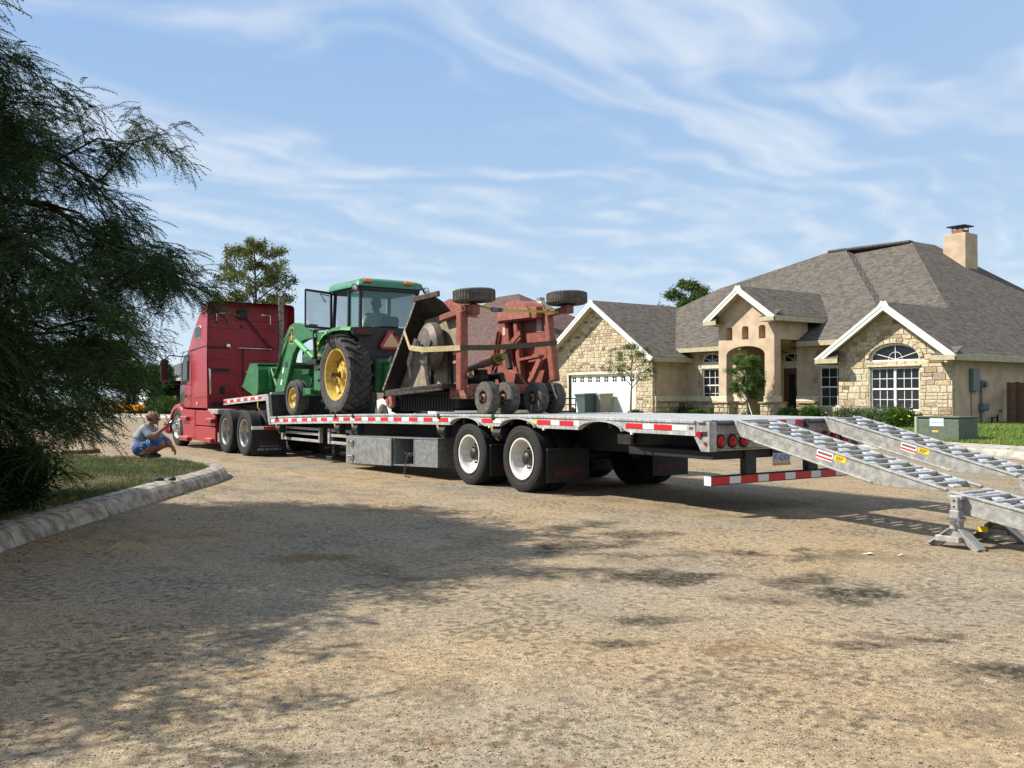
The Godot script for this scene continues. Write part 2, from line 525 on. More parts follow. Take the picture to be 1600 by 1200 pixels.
func street_material() -> StandardMaterial3D:
	var S := 1024
	var cell := FastNoiseLite.new()
	cell.seed = 4
	cell.noise_type = FastNoiseLite.TYPE_CELLULAR
	cell.frequency = 0.18
	cell.cellular_return_type = FastNoiseLite.RETURN_CELL_VALUE
	cell.fractal_type = FastNoiseLite.FRACTAL_NONE
	var cv := cell.get_seamless_image(S, S, false, false, 0.1)
	cell.cellular_return_type = FastNoiseLite.RETURN_DISTANCE
	var cd := cell.get_seamless_image(S, S, false, false, 0.1)
	var lo := nimg(noise(31, 0.02, FastNoiseLite.TYPE_SIMPLEX_SMOOTH, 4), S, S)
	var a := cv.get_data()
	var d := cd.get_data()
	var l := lo.get_data()
	var o := PackedByteArray()
	o.resize(S * S * 3)
	var hgt := PackedByteArray()
	hgt.resize(S * S)
	for i in S * S:
		var st := a[i] / 255.0
		var gap := smoothstep(0.35, 0.85, d[i] / 255.0)
		var lw := l[i] / 255.0
		var tone := 0.72 + 0.22 * st
		if st < 0.06: tone = 0.45
		elif st > 0.93: tone = 1.0
		tone = lerpf(tone, 0.58, gap * 0.55) * (0.86 + 0.2 * lw)
		var warm := 0.5 + 0.5 * sin(st * 40.0)
		o[i * 3] = int(clampf(tone * 1.0, 0, 1) * 255)
		o[i * 3 + 1] = int(clampf(tone * (0.955 - 0.03 * warm), 0, 1) * 255)
		o[i * 3 + 2] = int(clampf(tone * (0.87 - 0.07 * warm), 0, 1) * 255)
		hgt[i] = int(clampf((1.0 - d[i] / 255.0) * (0.4 + 0.6 * st), 0, 1) * 255)
	var alb := Image.create_from_data(S, S, false, Image.FORMAT_RGB8, o)
	var hi := Image.create_from_data(S, S, false, Image.FORMAT_L8, hgt)
	# large scale: worn dark spots, brown stains, pale tracks over a 28 m square
	var T := 2000
	var span := 28.0
	var ppm := T / span
	var na := noise(41, 0.55, FastNoiseLite.TYPE_SIMPLEX_SMOOTH, 5)
	var nb := noise(42, 2.2, FastNoiseLite.TYPE_SIMPLEX_SMOOTH, 3)
	var nd := noise(44, 11.0, FastNoiseLite.TYPE_SIMPLEX, 2)
	var wear := PackedFloat32Array()
	var stain := PackedFloat32Array()
	wear.resize(T * T)
	stain.resize(T * T)
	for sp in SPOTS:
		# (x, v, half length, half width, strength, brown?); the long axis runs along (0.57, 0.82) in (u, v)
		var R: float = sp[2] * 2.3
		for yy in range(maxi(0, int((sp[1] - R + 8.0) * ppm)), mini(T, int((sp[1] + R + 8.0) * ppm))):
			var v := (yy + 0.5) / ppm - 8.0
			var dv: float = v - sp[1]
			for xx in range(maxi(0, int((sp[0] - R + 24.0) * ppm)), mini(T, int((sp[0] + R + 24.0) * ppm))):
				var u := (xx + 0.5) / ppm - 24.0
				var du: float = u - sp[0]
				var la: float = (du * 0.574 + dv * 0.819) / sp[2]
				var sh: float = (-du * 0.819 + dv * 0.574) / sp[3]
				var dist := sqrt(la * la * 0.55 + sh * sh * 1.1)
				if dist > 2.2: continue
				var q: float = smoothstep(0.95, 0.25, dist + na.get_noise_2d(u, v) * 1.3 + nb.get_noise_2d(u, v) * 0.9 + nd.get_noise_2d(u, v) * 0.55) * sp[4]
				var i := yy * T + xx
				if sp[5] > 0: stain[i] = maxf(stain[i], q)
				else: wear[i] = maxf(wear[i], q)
	var px := PackedByteArray()
	px.resize(T * T * 3)
	for yy in T:
		var v := (yy + 0.5) / ppm - 8.0
		for xx in T:
			var u := (xx + 0.5) / ppm - 24.0
			var f1 := na.get_noise_2d(u, v)
			var f2 := nb.get_noise_2d(u * 0.7, v * 1.2)
			var f4 := nd.get_noise_2d(u, v)
			var i := yy * T + xx
			var lum := 0.86 + 0.20 * f1 + 0.13 * f2 + 0.10 * f4
			# grey worn against warm dusty ground
			var warmth := clampf(0.5 + 1.1 * na.get_noise_2d(u * 0.6 + 50.0, v * 0.6), 0.0, 1.0)
			var cr := lum * lerpf(0.93, 1.03, warmth)
			var cg := lum * lerpf(0.955, 0.99, warmth)
			var cb := lum * lerpf(0.985, 0.93, warmth)
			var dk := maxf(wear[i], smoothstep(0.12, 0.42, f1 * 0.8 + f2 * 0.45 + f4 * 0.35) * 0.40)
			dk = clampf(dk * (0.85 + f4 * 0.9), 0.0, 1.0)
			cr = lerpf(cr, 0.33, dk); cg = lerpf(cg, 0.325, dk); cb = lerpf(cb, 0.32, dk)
			var bn := stain[i] * 0.6
			cr = lerpf(cr, 0.60, bn); cg = lerpf(cg, 0.50, bn); cb = lerpf(cb, 0.40, bn)
			var tr := exp(-pow((v - 6.3 + 0.3 * sin(u * 0.25)) / 0.35, 2.0)) + exp(-pow((v - 4.2 - 0.05 * u + 0.4 * sin(u * 0.2)) / 0.3, 2.0)) + exp(-pow((v - 2.6 - 0.08 * u + 0.3 * sin(u * 0.3)) / 0.25, 2.0))
			tr = clampf(tr * 0.30 * (0.7 + f2), 0.0, 0.5)
			px[i * 3] = int(clampf(lerpf(cr, 1.0, tr), 0, 1) * 255)
			px[i * 3 + 1] = int(clampf(lerpf(cg, 0.985, tr), 0, 1) * 255)
			px[i * 3 + 2] = int(clampf(lerpf(cb, 0.95, tr), 0, 1) * 255)
	var big := Image.create_from_data(T, T, false, Image.FORMAT_RGB8, px)
	var m := mat("street", L(0.78, 0.71, 0.62), 0.93)
	m.albedo_texture = ImageTexture.create_from_image(alb)
	m.uv1_scale = Vector3(1, 1, 1)
	m.normal_enabled = true
	m.normal_texture = ntex(hi, 5.0)
	m.normal_scale = 0.7
	m.detail_enabled = true
	m.detail_blend_mode = BaseMaterial3D.BLEND_MODE_MUL
	m.detail_uv_layer = BaseMaterial3D.DETAIL_UV_2
	m.detail_albedo = ImageTexture.create_from_image(big)
	m.metallic_specular = 0.3
	return m

func sheet(b: B, pts: PackedVector2Array, yf: Callable, tile: float, span := 28.0, ou := 24.0, ov := 8.0) -> void:
	var ix := Geometry2D.triangulate_polygon(pts)
	for i in range(0, ix.size(), 3):
		var p := [pts[ix[i]], pts[ix[i + 1]], pts[ix[i + 2]]]
		if (p[1] - p[0]).cross(p[2] - p[0]) < 0.0:
			p = [p[0], p[2], p[1]]
		# seen from above x right, v up: counter-clockwise
		b.t(uvp(p[0], yf.call(p[0])), uvp(p[1], yf.call(p[1])), uvp(p[2], yf.call(p[2])), Vector3.UP, Vector3.UP, Vector3.UP)
		if b.use_uv: b.u3(p[0] / tile, p[1] / tile, p[2] / tile)
		if b.use_uv2:
			var q := []
			for k in 3: q.append(Vector2((p[k].x + ou) / span, (p[k].y + ov) / span))
			b.uv2.append(q[0]); b.uv2.append(q[2]); b.uv2.append(q[1])

func quad_sheet(b: B, x0: float, x1: float, v0: float, v1: float, y: float, tile: float) -> void:
	sheet(b, PackedVector2Array([Vector2(x0, v0), Vector2(x1, v0), Vector2(x1, v1), Vector2(x0, v1)]), func(_p): return y, tile)

func grass_tuft(blades: int, h: float, w: float, spread: float, sd: int) -> ArrayMesh:
	var b := B.new()
	var r := RandomNumberGenerator.new()
	r.seed = sd
	for i in blades:
		var o := Vector3(r.randf_range(-spread, spread), 0, r.randf_range(-spread, spread))
		var a := r.randf() * TAU
		var s := Vector3(cos(a), 0, sin(a)) * w
		var ln := Vector3(r.randf_range(-0.6, 0.6), 0, r.randf_range(-0.6, 0.6)) * h
		var hh := h * r.randf_range(0.6, 1.15)
		b.quad(o - s, o + s, o + s * 0.7 + ln * 0.4 + Vector3.UP * hh * 0.6, o - s * 0.7 + ln * 0.4 + Vector3.UP * hh * 0.6)
		b.tri(o - s * 0.7 + ln * 0.4 + Vector3.UP * hh * 0.6, o + s * 0.7 + ln * 0.4 + Vector3.UP * hh * 0.6, o + ln + Vector3.UP * hh)
	return b.mesh()

func build_ground() -> void:
	var gm := mat("dry_ground", L(0.16, 0.17, 0.07), 0.95, 0.0, TX.mottle, 0.15)
	var b := B.new()
	b.use_uv = true
	quad_sheet(b, -900, 700, -700, 900, -0.03, 3.0)
	struct("ground", b, gm)
	var sm := street_material()
	var fk := smooth_line(FARK)
	var nk := smooth_line(NEARK)
	b = B.new()
	b.use_uv = true
	b.use_uv2 = true
	# street in two sheets: beside the camera, and the reach to the left behind the island
	var pg := PackedVector2Array()
	for p in fk: pg.append(p)
	for q in [Vector2(-110, -9), Vector2(-60, -9)]: pg.append(q)
	for i in range(nk.size() - 1, -1, -1): pg.append(nk[i])
	pg.append(Vector2(12, -12))
	sheet(b, pg, func(_p): return 0.0, 1.35)
	struct("street", b, sm)
	# kerbs
	var cm := mat("kerb_concrete", L(0.36, 0.32, 0.26), 0.9, 0.0, TX.rust, 0.8, TX.fine_n, 0.5)
	var kb := Node3D.new()
	kb.name = numbered("kerb")
	kb.set_meta("kind", "structure")
	add_child(kb)
	for i in range(0, nk.size() - 1, 6):
		var seg := nk.slice(i, mini(i + 7, nk.size()))
		if seg.size() < 2: continue
		seg[0] = seg[0].lerp(seg[1], 0.02)
		seg[-1] = seg[-1].lerp(seg[-2], 0.02)
		b = B.new()
		sweep(b, seg, [Vector2(-0.10, 0.003), Vector2(-0.075, 0.06), Vector2(-0.05, 0.12), Vector2(0.0, 0.16), Vector2(0.10, 0.18), Vector2(0.22, 0.178), Vector2(0.27, 0.15)])
		part("kerb_section", b, cm, kb)
	var wm := mat("pale_concrete", L(0.62, 0.57, 0.47), 0.9, 0.0, TX.mottle, 0.35, TX.fine_n, 0.3)
	b = B.new()
	sweep(b, fk, [Vector2(0.45, 0.006), Vector2(0.40, 0.02), Vector2(0.08, 0.03), Vector2(0.02, 0.12), Vector2(-0.04, 0.15), Vector2(-0.18, 0.155), Vector2(-0.19, 0.12)])
	struct("kerb", b, wm)
	# sidewalk slabs with joints, along the far kerb
	var A := offs(fk, -0.20)
	var C := offs(fk, -1.45)
	b = B.new()
	var g0 := []
	var g1 := []
	for k in A.size():
		g0.append(uvp(A[k], 0.145)); g1.append(uvp(C[k], 0.165))
	b.grid([g0, g1], true)
	var walk := struct("sidewalk", b, mat("joint", L(0.2, 0.18, 0.15), 0.95))
	var cvA := Curve2D.new()
	var cvC := Curve2D.new()
	for k in A.size():
		cvA.add_point(A[k]); cvC.add_point(C[k])
	var N := 74
	for k in N:
		var f0 := (k + 0.012) / N
		var f1 := (k + 0.988) / N
		var a0 := cvA.sample_baked(f0 * cvA.get_baked_length())
		var a1 := cvA.sample_baked(f1 * cvA.get_baked_length())
		var c0 := cvC.sample_baked(f0 * cvC.get_baked_length())
		var c1 := cvC.sample_baked(f1 * cvC.get_baked_length())
		if a0.x > -9 and a0.y < 17: continue
		b = B.new()
		var y := 0.172
		b.oquad(uvp(a0, y), uvp(a1, y), uvp(c1, y), uvp(c0, y), uvp(a0, 0))
		for e in [[a0, a1], [a1, c1], [c1, c0], [c0, a0]]:
			b.oquad(uvp(e[0], y), uvp(e[1], y), uvp(e[1], 0.1), uvp(e[0], 0.1), uvp((a0 + c1) / 2.0, 0.1))
		part("slab", b, wm, walk)
	# lawns
	var lm := mat("lawn_soil", L(0.11, 0.15, 0.032), 0.95, 0.0, TX.mottle, 0.5)
	var dm := mat("dry_lawn_soil", L(0.13, 0.115, 0.05), 0.95, 0.0, TX.mottle, 0.8)
	b = B.new()
	g0 = []; g1 = []
	var rows := []
	for q in [-1.44, -2.2, -3.0, -4.0, -5.0, -6.0, -7.0, -8.0, -10.0, -14.0, -40.0]:
		var P := offs(fk, q)
		var r := []
		for p in P: r.append(uvp(p, lawn_y(p.y) if q > -15.0 else 0.39))
		rows.append(r)
	b.grid(rows, true)
	struct("lawn", b, lm)
	# island lawn on the left
	b = B.new()
	b.use_uv = true
	var isl := PackedVector2Array()
	for p in offs(nk, 0.22): isl.append(p)
	isl.append(Vector2(-30, -30)); isl.append(Vector2(4, -30))
	sheet(b, isl, func(_p): return 0.165, 2.0)
	struct("lawn", b, dm)
	# grass blades
	var r := RandomNumberGenerator.new()
	r.seed = 77
	var gmat := mat("grass", Color.WHITE, 0.75)
	gmat.vertex_color_use_as_albedo = true
	gmat.cull_mode = BaseMaterial3D.CULL_DISABLED
	gmat.backlight_enabled = true
	gmat.backlight = Color(0.3, 0.35, 0.1)
	var tuft := grass_tuft(9, 0.055, 0.0022, 0.05, 5)
	tuft.surface_set_material(0, gmat)
	var xs := []
	var cs := []
	var pn := noise(61, 0.5, FastNoiseLite.TYPE_SIMPLEX_SMOOTH, 3)
	var inner := offs(nk, 0.24)
	var ipoly := PackedVector2Array()
	for p in inner: ipoly.append(p)
	ipoly.append(Vector2(-26, -6)); ipoly.append(Vector2(-8, -4))
	var tries := 0
	while xs.size() < 42000 and tries < 130000:
		tries += 1
		var p := Vector2(r.randf_range(-23.5, -7.5), r.randf_range(-2.5, 5.2))
		if not Geometry2D.is_point_in_polygon(p, ipoly): continue
		var f := pn.get_noise_2d(p.x, p.y * 1.6)
		if f < -0.22 and r.randf() < 0.75: continue
		var s := r.randf_range(0.6, 1.3)
		xs.append(Transform3D(Basis(Vector3.UP, r.randf() * TAU).scaled(Vector3(s, s * r.randf_range(0.6, 1.2), s)), uvp(p, 0.163)))
		var g := clampf(0.5 + f * 1.1 + r.randf_range(-0.25, 0.25), 0, 1)
		cs.append(Color(0.17, 0.15, 0.055).lerp(Color(0.075, 0.12, 0.028), g))
	var mg := multi("grass", tuft, xs, cs, self)
	mg.set_meta("label", "patchy shaded grass on the kerbed corner at left")
	# green lawn before the houses
	var tuft2 := grass_tuft(7, 0.09, 0.007, 0.11, 6)
	tuft2.surface_set_material(0, gmat)
	xs = []; cs = []
	tries = 0
	var edge := PackedVector2Array()
	for p in offs(fk, -1.5): edge.append(p)
	edge.append(Vector2(-110, 40)); edge.append(Vector2(14, 40))
	while xs.size() < 60000 and tries < 260000:
		tries += 1
		var far := r.randf() < 0.35
		var p := Vector2(r.randf_range(-24, -6), r.randf_range(18, 33)) if not far else Vector2(r.randf_range(-95, -24), r.randf_range(12, 34))
		if p.x > -37.6 and p.x < -31.6 and p.y < 29.5: continue
		if not Geometry2D.is_point_in_polygon(p, edge): continue
		var f := pn.get_noise_2d(p.x, p.y)
		var s := r.randf_range(0.7, 1.3) * (1.9 if far else 1.0)
		xs.append(Transform3D(Basis(Vector3.UP, r.randf() * TAU).scaled(Vector3(s, s * (0.6 if far else 1.0), s)), uvp(p, lawn_y(p.y) - 0.012)))
		cs.append(Color(0.20, 0.24, 0.045).lerp(Color(0.12, 0.21, 0.03), clampf(0.5 + f + r.randf_range(-0.3, 0.3), 0, 1)))
	var mg2 := multi("grass_001", tuft2, xs, cs, self)
	mg2.set_meta("label", "sunlit green lawn grass before the houses")
	# driveway of the stone house
	b = B.new()
	b.bx(Vector3(-37.4, -0.02, -29.4), Vector3(-31.9, 0.36, -24.4))
	var P0 := [Vector3(-37.9, 0.155, -23.75), Vector3(-31.6, 0.155, -23.85), Vector3(-31.9, 0.36, -25.4), Vector3(-37.4, 0.36, -25.4)]
	b.quad(P0[0] + Vector3(0, 0.02, 0), P0[1] + Vector3(0, 0.02, 0), P0[2] + Vector3(0, 0.004, 0), P0[3] + Vector3(0, 0.004, 0))
	struct("driveway", b, wm)
	# dry leaves and grit gathered along the near kerb
	var lb := B.new()
	lb.quad(Vector3(-0.5, 0, -0.2), Vector3(0, 0.12, -0.3), Vector3(0.55, 0.02, 0.1), Vector3(0, 0.05, 0.32))
	var litm := mat("dry_leaf", Color.WHITE, 0.9)
	litm.vertex_color_use_as_albedo = true
	litm.cull_mode = BaseMaterial3D.CULL_DISABLED
	xs = []; cs = []
	var cvk := Curve2D.new()
	for p in nk: cvk.add_point(p)
	for i in 5200:
		var at := r.randf() * cvk.get_baked_length()
		var p := cvk.sample_baked(at)
		var q := cvk.sample_baked(at + 0.05)
		var tn := (q - p).normalized()
		if tn.length() < 0.5: continue
		var o := -0.085 - 0.75 * pow(r.randf(), 2.6)
		if pn.get_noise_2d(p.x * 1.5, p.y * 1.5) < -0.1 and r.randf() < 0.7: continue
		var s := r.randf_range(0.008, 0.032)
		xs.append(Transform3D(Basis.from_euler(Vector3(r.randf_range(-0.5, 0.5), r.randf() * TAU, r.randf_range(-0.5, 0.5))).scaled(Vector3.ONE * s), uvp(p + Vector2(-tn.y, tn.x) * o, 0.006)))
		cs.append(Color(0.12, 0.075, 0.04) * r.randf_range(0.5, 2.2))
	var lt := multi("leaf_litter", lb.mesh(litm), xs, cs, self)
	lt.set_meta("label", "brown dry leaf litter gathered along the near kerb")
	# loose stones on the chip seal near the camera
	var pb := B.new()
	pb.lathe([Vector2(0.0, -0.3), Vector2(0.8, -0.1), Vector2(0.7, 0.35), Vector2(0, 0.55)], Vector3.ZERO, Vector3.UP, 6)
	var pm := mat("pebble", Color.WHITE, 0.9)
	pm.vertex_color_use_as_albedo = true
	var pmesh := pb.mesh(pm)
	xs = []; cs = []
	for i in 26000:
		var d := 1.9 + 12.0 * pow(r.randf(), 1.6)
		var an := deg_to_rad(35.0) + r.randf_range(-0.62, 0.62)
		# camera frame: forward is (-cos35, sin35) in (u, v)
		var th := r.randf_range(-0.56, 0.56)
		var q := Vector2(-cos(deg_to_rad(35.0)), sin(deg_to_rad(35.0))).rotated(-th) * d
		var dens := pn.get_noise_2d(q.x * 2.0, q.y * 2.0)
		if dens < -0.05 and r.randf() < 0.6: continue
		if Geometry2D.is_point_in_polygon(q, ipoly) or q.x < -30: continue
		var s := r.randf_range(0.0025, 0.0075) * (1.0 + 0.6 * float(r.randf() < 0.03))
		xs.append(Transform3D(Basis.from_euler(Vector3(r.randf() - 0.5, r.randf() * TAU, r.randf() - 0.5)).scaled(Vector3(s, s * 0.7, s * r.randf_range(0.7, 1.4))), uvp(q, 0.001)))
		var tone := r.randf_range(0.16, 0.34) if r.randf() > 0.18 else 0.06
		cs.append(Color(tone, tone * 0.9, tone * 0.74))
	var pg2 := multi("gravel", pmesh, xs, cs, self)
	pg2.set_meta("label", "loose chips lying on the tan street")

# ---------- houses ----------
func roof_poly(b: B, pts: Array, eave_dir: Vector3, thick := 0.07) -> void:
	# pts: planar polygon, drawn with shingle UVs; u along the eave, v up the slope
	var e := eave_dir.normalized()
	var nn: Vector3 = (pts[1] - pts[0]).cross(pts[2] - pts[0]).normalized()
	if nn.y < 0.0: nn = -nn
	var s := nn.cross(e).normalized()
	if s.y < 0.0: s = -s
	var pg := PackedVector2Array()
	for p in pts: pg.append(Vector2((p - pts[0]).dot(e), (p - pts[0]).dot(s)))
	var ix := Geometry2D.triangulate_polygon(pg)
	var o2 := Vector2(pts[0].dot(e), pts[0].dot(s))
	for i in range(0, ix.size(), 3):
		var q := [ix[i], ix[i + 1], ix[i + 2]]
		if (pts[q[1]] - pts[q[0]]).cross(pts[q[2]] - pts[q[0]]).dot(nn) < 0.0: q = [q[0], q[2], q[1]]
		b.t(pts[q[0]], pts[q[1]], pts[q[2]], nn, nn, nn)
		b.u3((pg[q[0]] + o2) / 4.0, (pg[q[1]] + o2) / 4.0, (pg[q[2]] + o2) / 4.0)
		var dn := -nn * thick
		b.t(pts[q[0]] + dn, pts[q[2]] + dn, pts[q[1]] + dn, -nn, -nn, -nn)
		b.u3(Vector2.ZERO, Vector2.ZERO, Vector2.ZERO)
	var mid := Vector3.ZERO
	for p in pts: mid += p / pts.size()
	for i in pts.size():
		var a: Vector3 = pts[i]
		var c: Vector3 = pts[(i + 1) % pts.size()]
		b.oquad(a, c, c - nn * thick, a - nn * thick, mid)
		for k in 2: b.u3(Vector2(0.1, 0.1), Vector2(0.1, 0.1), Vector2(0.1, 0.1))

func shingle_mat(called: String, c: Color, sd: int) -> StandardMaterial3D:
	var S := 1024
	var im := Image.create(S, S, false, Image.FORMAT_RGB8)
	var hi := Image.create(S, S, false, Image.FORMAT_L8)
	var r := RandomNumberGenerator.new()
	r.seed = sd
	var courses := 28
	var fz := noise(sd, 0.02, FastNoiseLite.TYPE_SIMPLEX_SMOOTH, 4)
	for k in courses:
		var y0 := S * k / courses
		var y1 := S * (k + 1) / courses
		var x := 0
		while x < S:
			var w := r.randi_range(28, 62)
			if x + w > S - 20: w = S - x
			var t := r.randf_range(0.80, 1.0)
			var thick := r.randf() > 0.5
			im.fill_rect(Rect2i(x, y0, w, y1 - y0), Color(t, t * r.randf_range(0.96, 1.0), t * r.randf_range(0.93, 1.0)))
			for yy in range(y0, y1):
				var f := 1.0 - float(yy - y0) / (y1 - y0)
				var hgt := 0.25 + (0.25 if thick else 0.0) + 0.45 * (1.0 - f)
				hi.fill_rect(Rect2i(x, yy, w - 1, 1), Color(hgt, hgt, hgt))
			im.fill_rect(Rect2i(x, y1 - 4, w, 4), Color(t * 0.62, t * 0.62, t * 0.62))
			x += w
	for y in S:
		for x in S:
			var q := 1.0 + 0.10 * fz.get_noise_2d(x, y) + r.randf_range(-0.08, 0.08)
			var cc := im.get_pixel(x, y)
			im.set_pixel(x, y, Color(cc.r * q, cc.g * q, cc.b * q).clamp())
	im.flip_y()
	hi.flip_y()
	var m := mat(called, c, 0.95)
	m.albedo_texture = ImageTexture.create_from_image(im)
	m.normal_enabled = true
	m.normal_texture = ntex(hi, 3.0)
	m.metallic_specular = 0.25
	return m

var stone_mats := []
var stone_count := 0
var stone_joined: B

func rect2(x0: float, y0: float, x1: float, y1: float) -> PackedVector2Array:
	return PackedVector2Array([Vector2(x0, y0), Vector2(x1, y0), Vector2(x1, y1), Vector2(x0, y1)])

func arch_poly(x0: float, x1: float, y0: float, ys: float, rise: float, n := 12) -> PackedVector2Array:
	var p := PackedVector2Array([Vector2(x0, y0), Vector2(x1, y0)])
	for k in n + 1:
		var a := PI * k / n
		p.append(Vector2((x0 + x1) / 2.0 + (x1 - x0) / 2.0 * cos(a), ys + rise * sin(a)))
	return p

# lays stones over a wall region. o: corner, ex/ey: wall axes, facing ex x ey
func lay_stones(parent: Node3D, region: PackedVector2Array, holes: Array, o: Vector3, ex: Vector3, ey: Vector3, hmin: float, hmax: float, lmin: float, lmax: float, sd: int, single: bool, depth := 0.05) -> void:
	var r := RandomNumberGenerator.new()
	r.seed = sd
	var bb := Rect2(region[0], Vector2.ZERO)
	for p in region: bb = bb.expand(p)
	var y := bb.position.y
	while y < bb.end.y - 0.02:
		var h := r.randf_range(hmin, hmax)
		var x := bb.position.x - r.randf() * lmin
		while x < bb.end.x:
			var l := r.randf_range(lmin, lmax)
			var cells := [[x, y, x + l, y + h]]
			if h > hmax * 0.85 and r.randf() < 0.3:
				cells = [[x, y, x + l, y + h * 0.5], [x, y + h * 0.5, x + l, y + h]]
			for q in cells:
				var j := 0.006
				var pg := PackedVector2Array([Vector2(q[0] + j + r.randf() * 0.012, q[1] + j + r.randf() * 0.01), Vector2(q[2] - j - r.randf() * 0.012, q[1] + j + r.randf() * 0.012), Vector2(q[2] - j - r.randf() * 0.015, q[3] - j - r.randf() * 0.01), Vector2(q[0] + j + r.randf() * 0.015, q[3] - j - r.randf() * 0.012)])
				var parts: Array = Geometry2D.intersect_polygons(pg, region)
				for hole in holes:
					var nx := []
					for s in parts: nx.append_array(Geometry2D.clip_polygons(s, hole))
					parts = nx
				for s in parts:
					var area := 0.0
					for i in s.size(): area += s[i].cross(s[(i + 1) % s.size()]) * 0.5
					if area < 0.0: continue
					if absf(area) < 0.002: continue
					var w := r.randf()
					var mi := 0 if w < 0.44 else 1 if w < 0.64 else 2 if w < 0.74 else 3 if w < 0.77 else 4 if w < 0.82 else 5
					var dp := depth * r.randf_range(0.75, 1.2)
					if single and stone_count < 299:
						stone_count += 1
						var b := B.new()
						b.prism(s, o, ex, ey, dp, 0.008)
						part("stone", b, stone_mats[mi], parent)
					else:
						var c: Color = [Color(0.80, 0.68, 0.47), Color(0.74, 0.595, 0.37), Color(0.58, 0.40, 0.24), Color(0.36, 0.22, 0.14), Color(0.54, 0.42, 0.30), Color(0.85, 0.73, 0.51)][mi]
						stone_joined.c = c * r.randf_range(0.85, 1.08)
						stone_joined.prism(s, o, ex, ey, dp, 0.012)
			x += l
		y += h

func wall_panel(b: B, pg: PackedVector2Array, holes: Array, o: Vector3, ex: Vector3, ey: Vector3, depth: float) -> void:
	# wall with openings: cut into vertical strips so that every piece is a simple polygon
	var xs := []
	for p in pg: xs.append(p.x)
	for h in holes:
		for p in h: xs.append(p.x)
	xs.sort()
	var bb := Rect2(pg[0], Vector2.ZERO)
	for p in pg: bb = bb.expand(p)
	if holes.is_empty():
		b.prism(pg, o, ex, ey, depth); return
	var cuts := []
	for h in holes:
		var hb := Rect2(h[0], Vector2.ZERO)
		for p in h: hb = hb.expand(p)
		cuts.append((hb.position.x + hb.end.x) / 2.0)
	cuts.sort()
	var prev := bb.position.x - 1.0
	cuts.append(bb.end.x + 1.0)
	for cx in cuts:
		if cx - prev < 0.01: continue
		var strips: Array = Geometry2D.intersect_polygons(pg, rect2(prev, bb.position.y - 1.0, cx, bb.end.y + 1.0))
		for h in holes:
			var nx := []
			for s in strips: nx.append_array(Geometry2D.clip_polygons(s, h))
			strips = nx
		for s in strips: b.prism(s, o, ex, ey, depth)
		prev = cx

# a sash window facing +z with its front at z; cols x rows panes in each of two sashes, side by side units
func make_window(parent: Node3D, x0: float, x1: float, y0: float, y1: float, z: float, cols: int, rows: int, units: int, blinds := true) -> Node3D:
	var w := Node3D.new()
	w.name = "window"
	parent.add_child(w, true)
	var f := B.new()
	var fw := 0.055
	f.bx(Vector3(x0, y0, z - 0.09), Vector3(x0 + fw, y1, z), 0.006)
	f.bx(Vector3(x1 - fw, y0, z - 0.09), Vector3(x1, y1, z), 0.006)
	f.bx(Vector3(x0 + fw, y1 - fw, z - 0.09), Vector3(x1 - fw, y1, z), 0.006)
	f.bx(Vector3(x0 + fw, y0, z - 0.09), Vector3(x1 - fw, y0 + fw, z), 0.006)
	var uw := (x1 - x0) / units
	var ym := (y0 + y1) / 2.0
	for u in range(1, units):
		f.bx(Vector3(x0 + uw * u - 0.05, y0 + fw, z - 0.09), Vector3(x0 + uw * u + 0.05, y1 - fw, z + 0.004), 0.006)
	part("frame", f, M.white_trim, w)
	var rb := B.new()
	for u in units:
		var a := x0 + uw * u + (fw if u == 0 else 0.05)
		var c := x0 + uw * (u + 1) - (fw if u == units - 1 else 0.05)
		rb.bx(Vector3(a, ym - 0.03, z - 0.07), Vector3(c, ym + 0.03, z - 0.012), 0.004)
	part("meeting_rail", rb, M.white_trim, w)
	var mu := B.new()
	for u in units:
		var a := x0 + uw * u + (fw if u == 0 else 0.05)
		var c := x0 + uw * (u + 1) - (fw if u == units - 1 else 0.05)
		for sh in 2:
			var b0 := y0 + fw if sh == 0 else ym + 0.03
			var b1 := ym - 0.03 if sh == 0 else y1 - fw
			var zz := z - 0.05 if sh == 0 else z - 0.035
			for i in cols:
				for j in rows:
					var p := B.new()
					p.bx(Vector3(lerpf(a, c, float(i) / cols) + 0.011, lerpf(b0, b1, float(j) / rows) + 0.011, zz - 0.003), Vector3(lerpf(a, c, float(i + 1) / cols) - 0.011, lerpf(b0, b1, float(j + 1) / rows) - 0.011, zz + 0.003))
					part("pane", p, M.screen_glass if sh == 0 else M.window_glass, w)
			for i in range(1, cols):
				mu.bx(Vector3(lerpf(a, c, float(i) / cols) - 0.011, b0, zz - 0.012), Vector3(lerpf(a, c, float(i) / cols) + 0.011, b1, zz + 0.008))
			for j in range(1, rows):
				mu.bx(Vector3(a, lerpf(b0, b1, float(j) / rows) - 0.011, zz - 0.010), Vector3(c, lerpf(b0, b1, float(j) / rows) + 0.011, zz + 0.006))
	part("muntin", mu, M.white_trim, w)
	if blinds:
		var bl := B.new()
		var y := y0 + 0.08
		while y < y1 - 0.05:
			bl.box(Vector3((x0 + x1) / 2.0, y, z - 0.17), Vector3(x1 - x0 - 0.1, 0.008, 0.055), 0.0, Basis(Vector3.RIGHT, 0.5))
			y += 0.055
		part("blind", bl, M.blind, w)
	return w

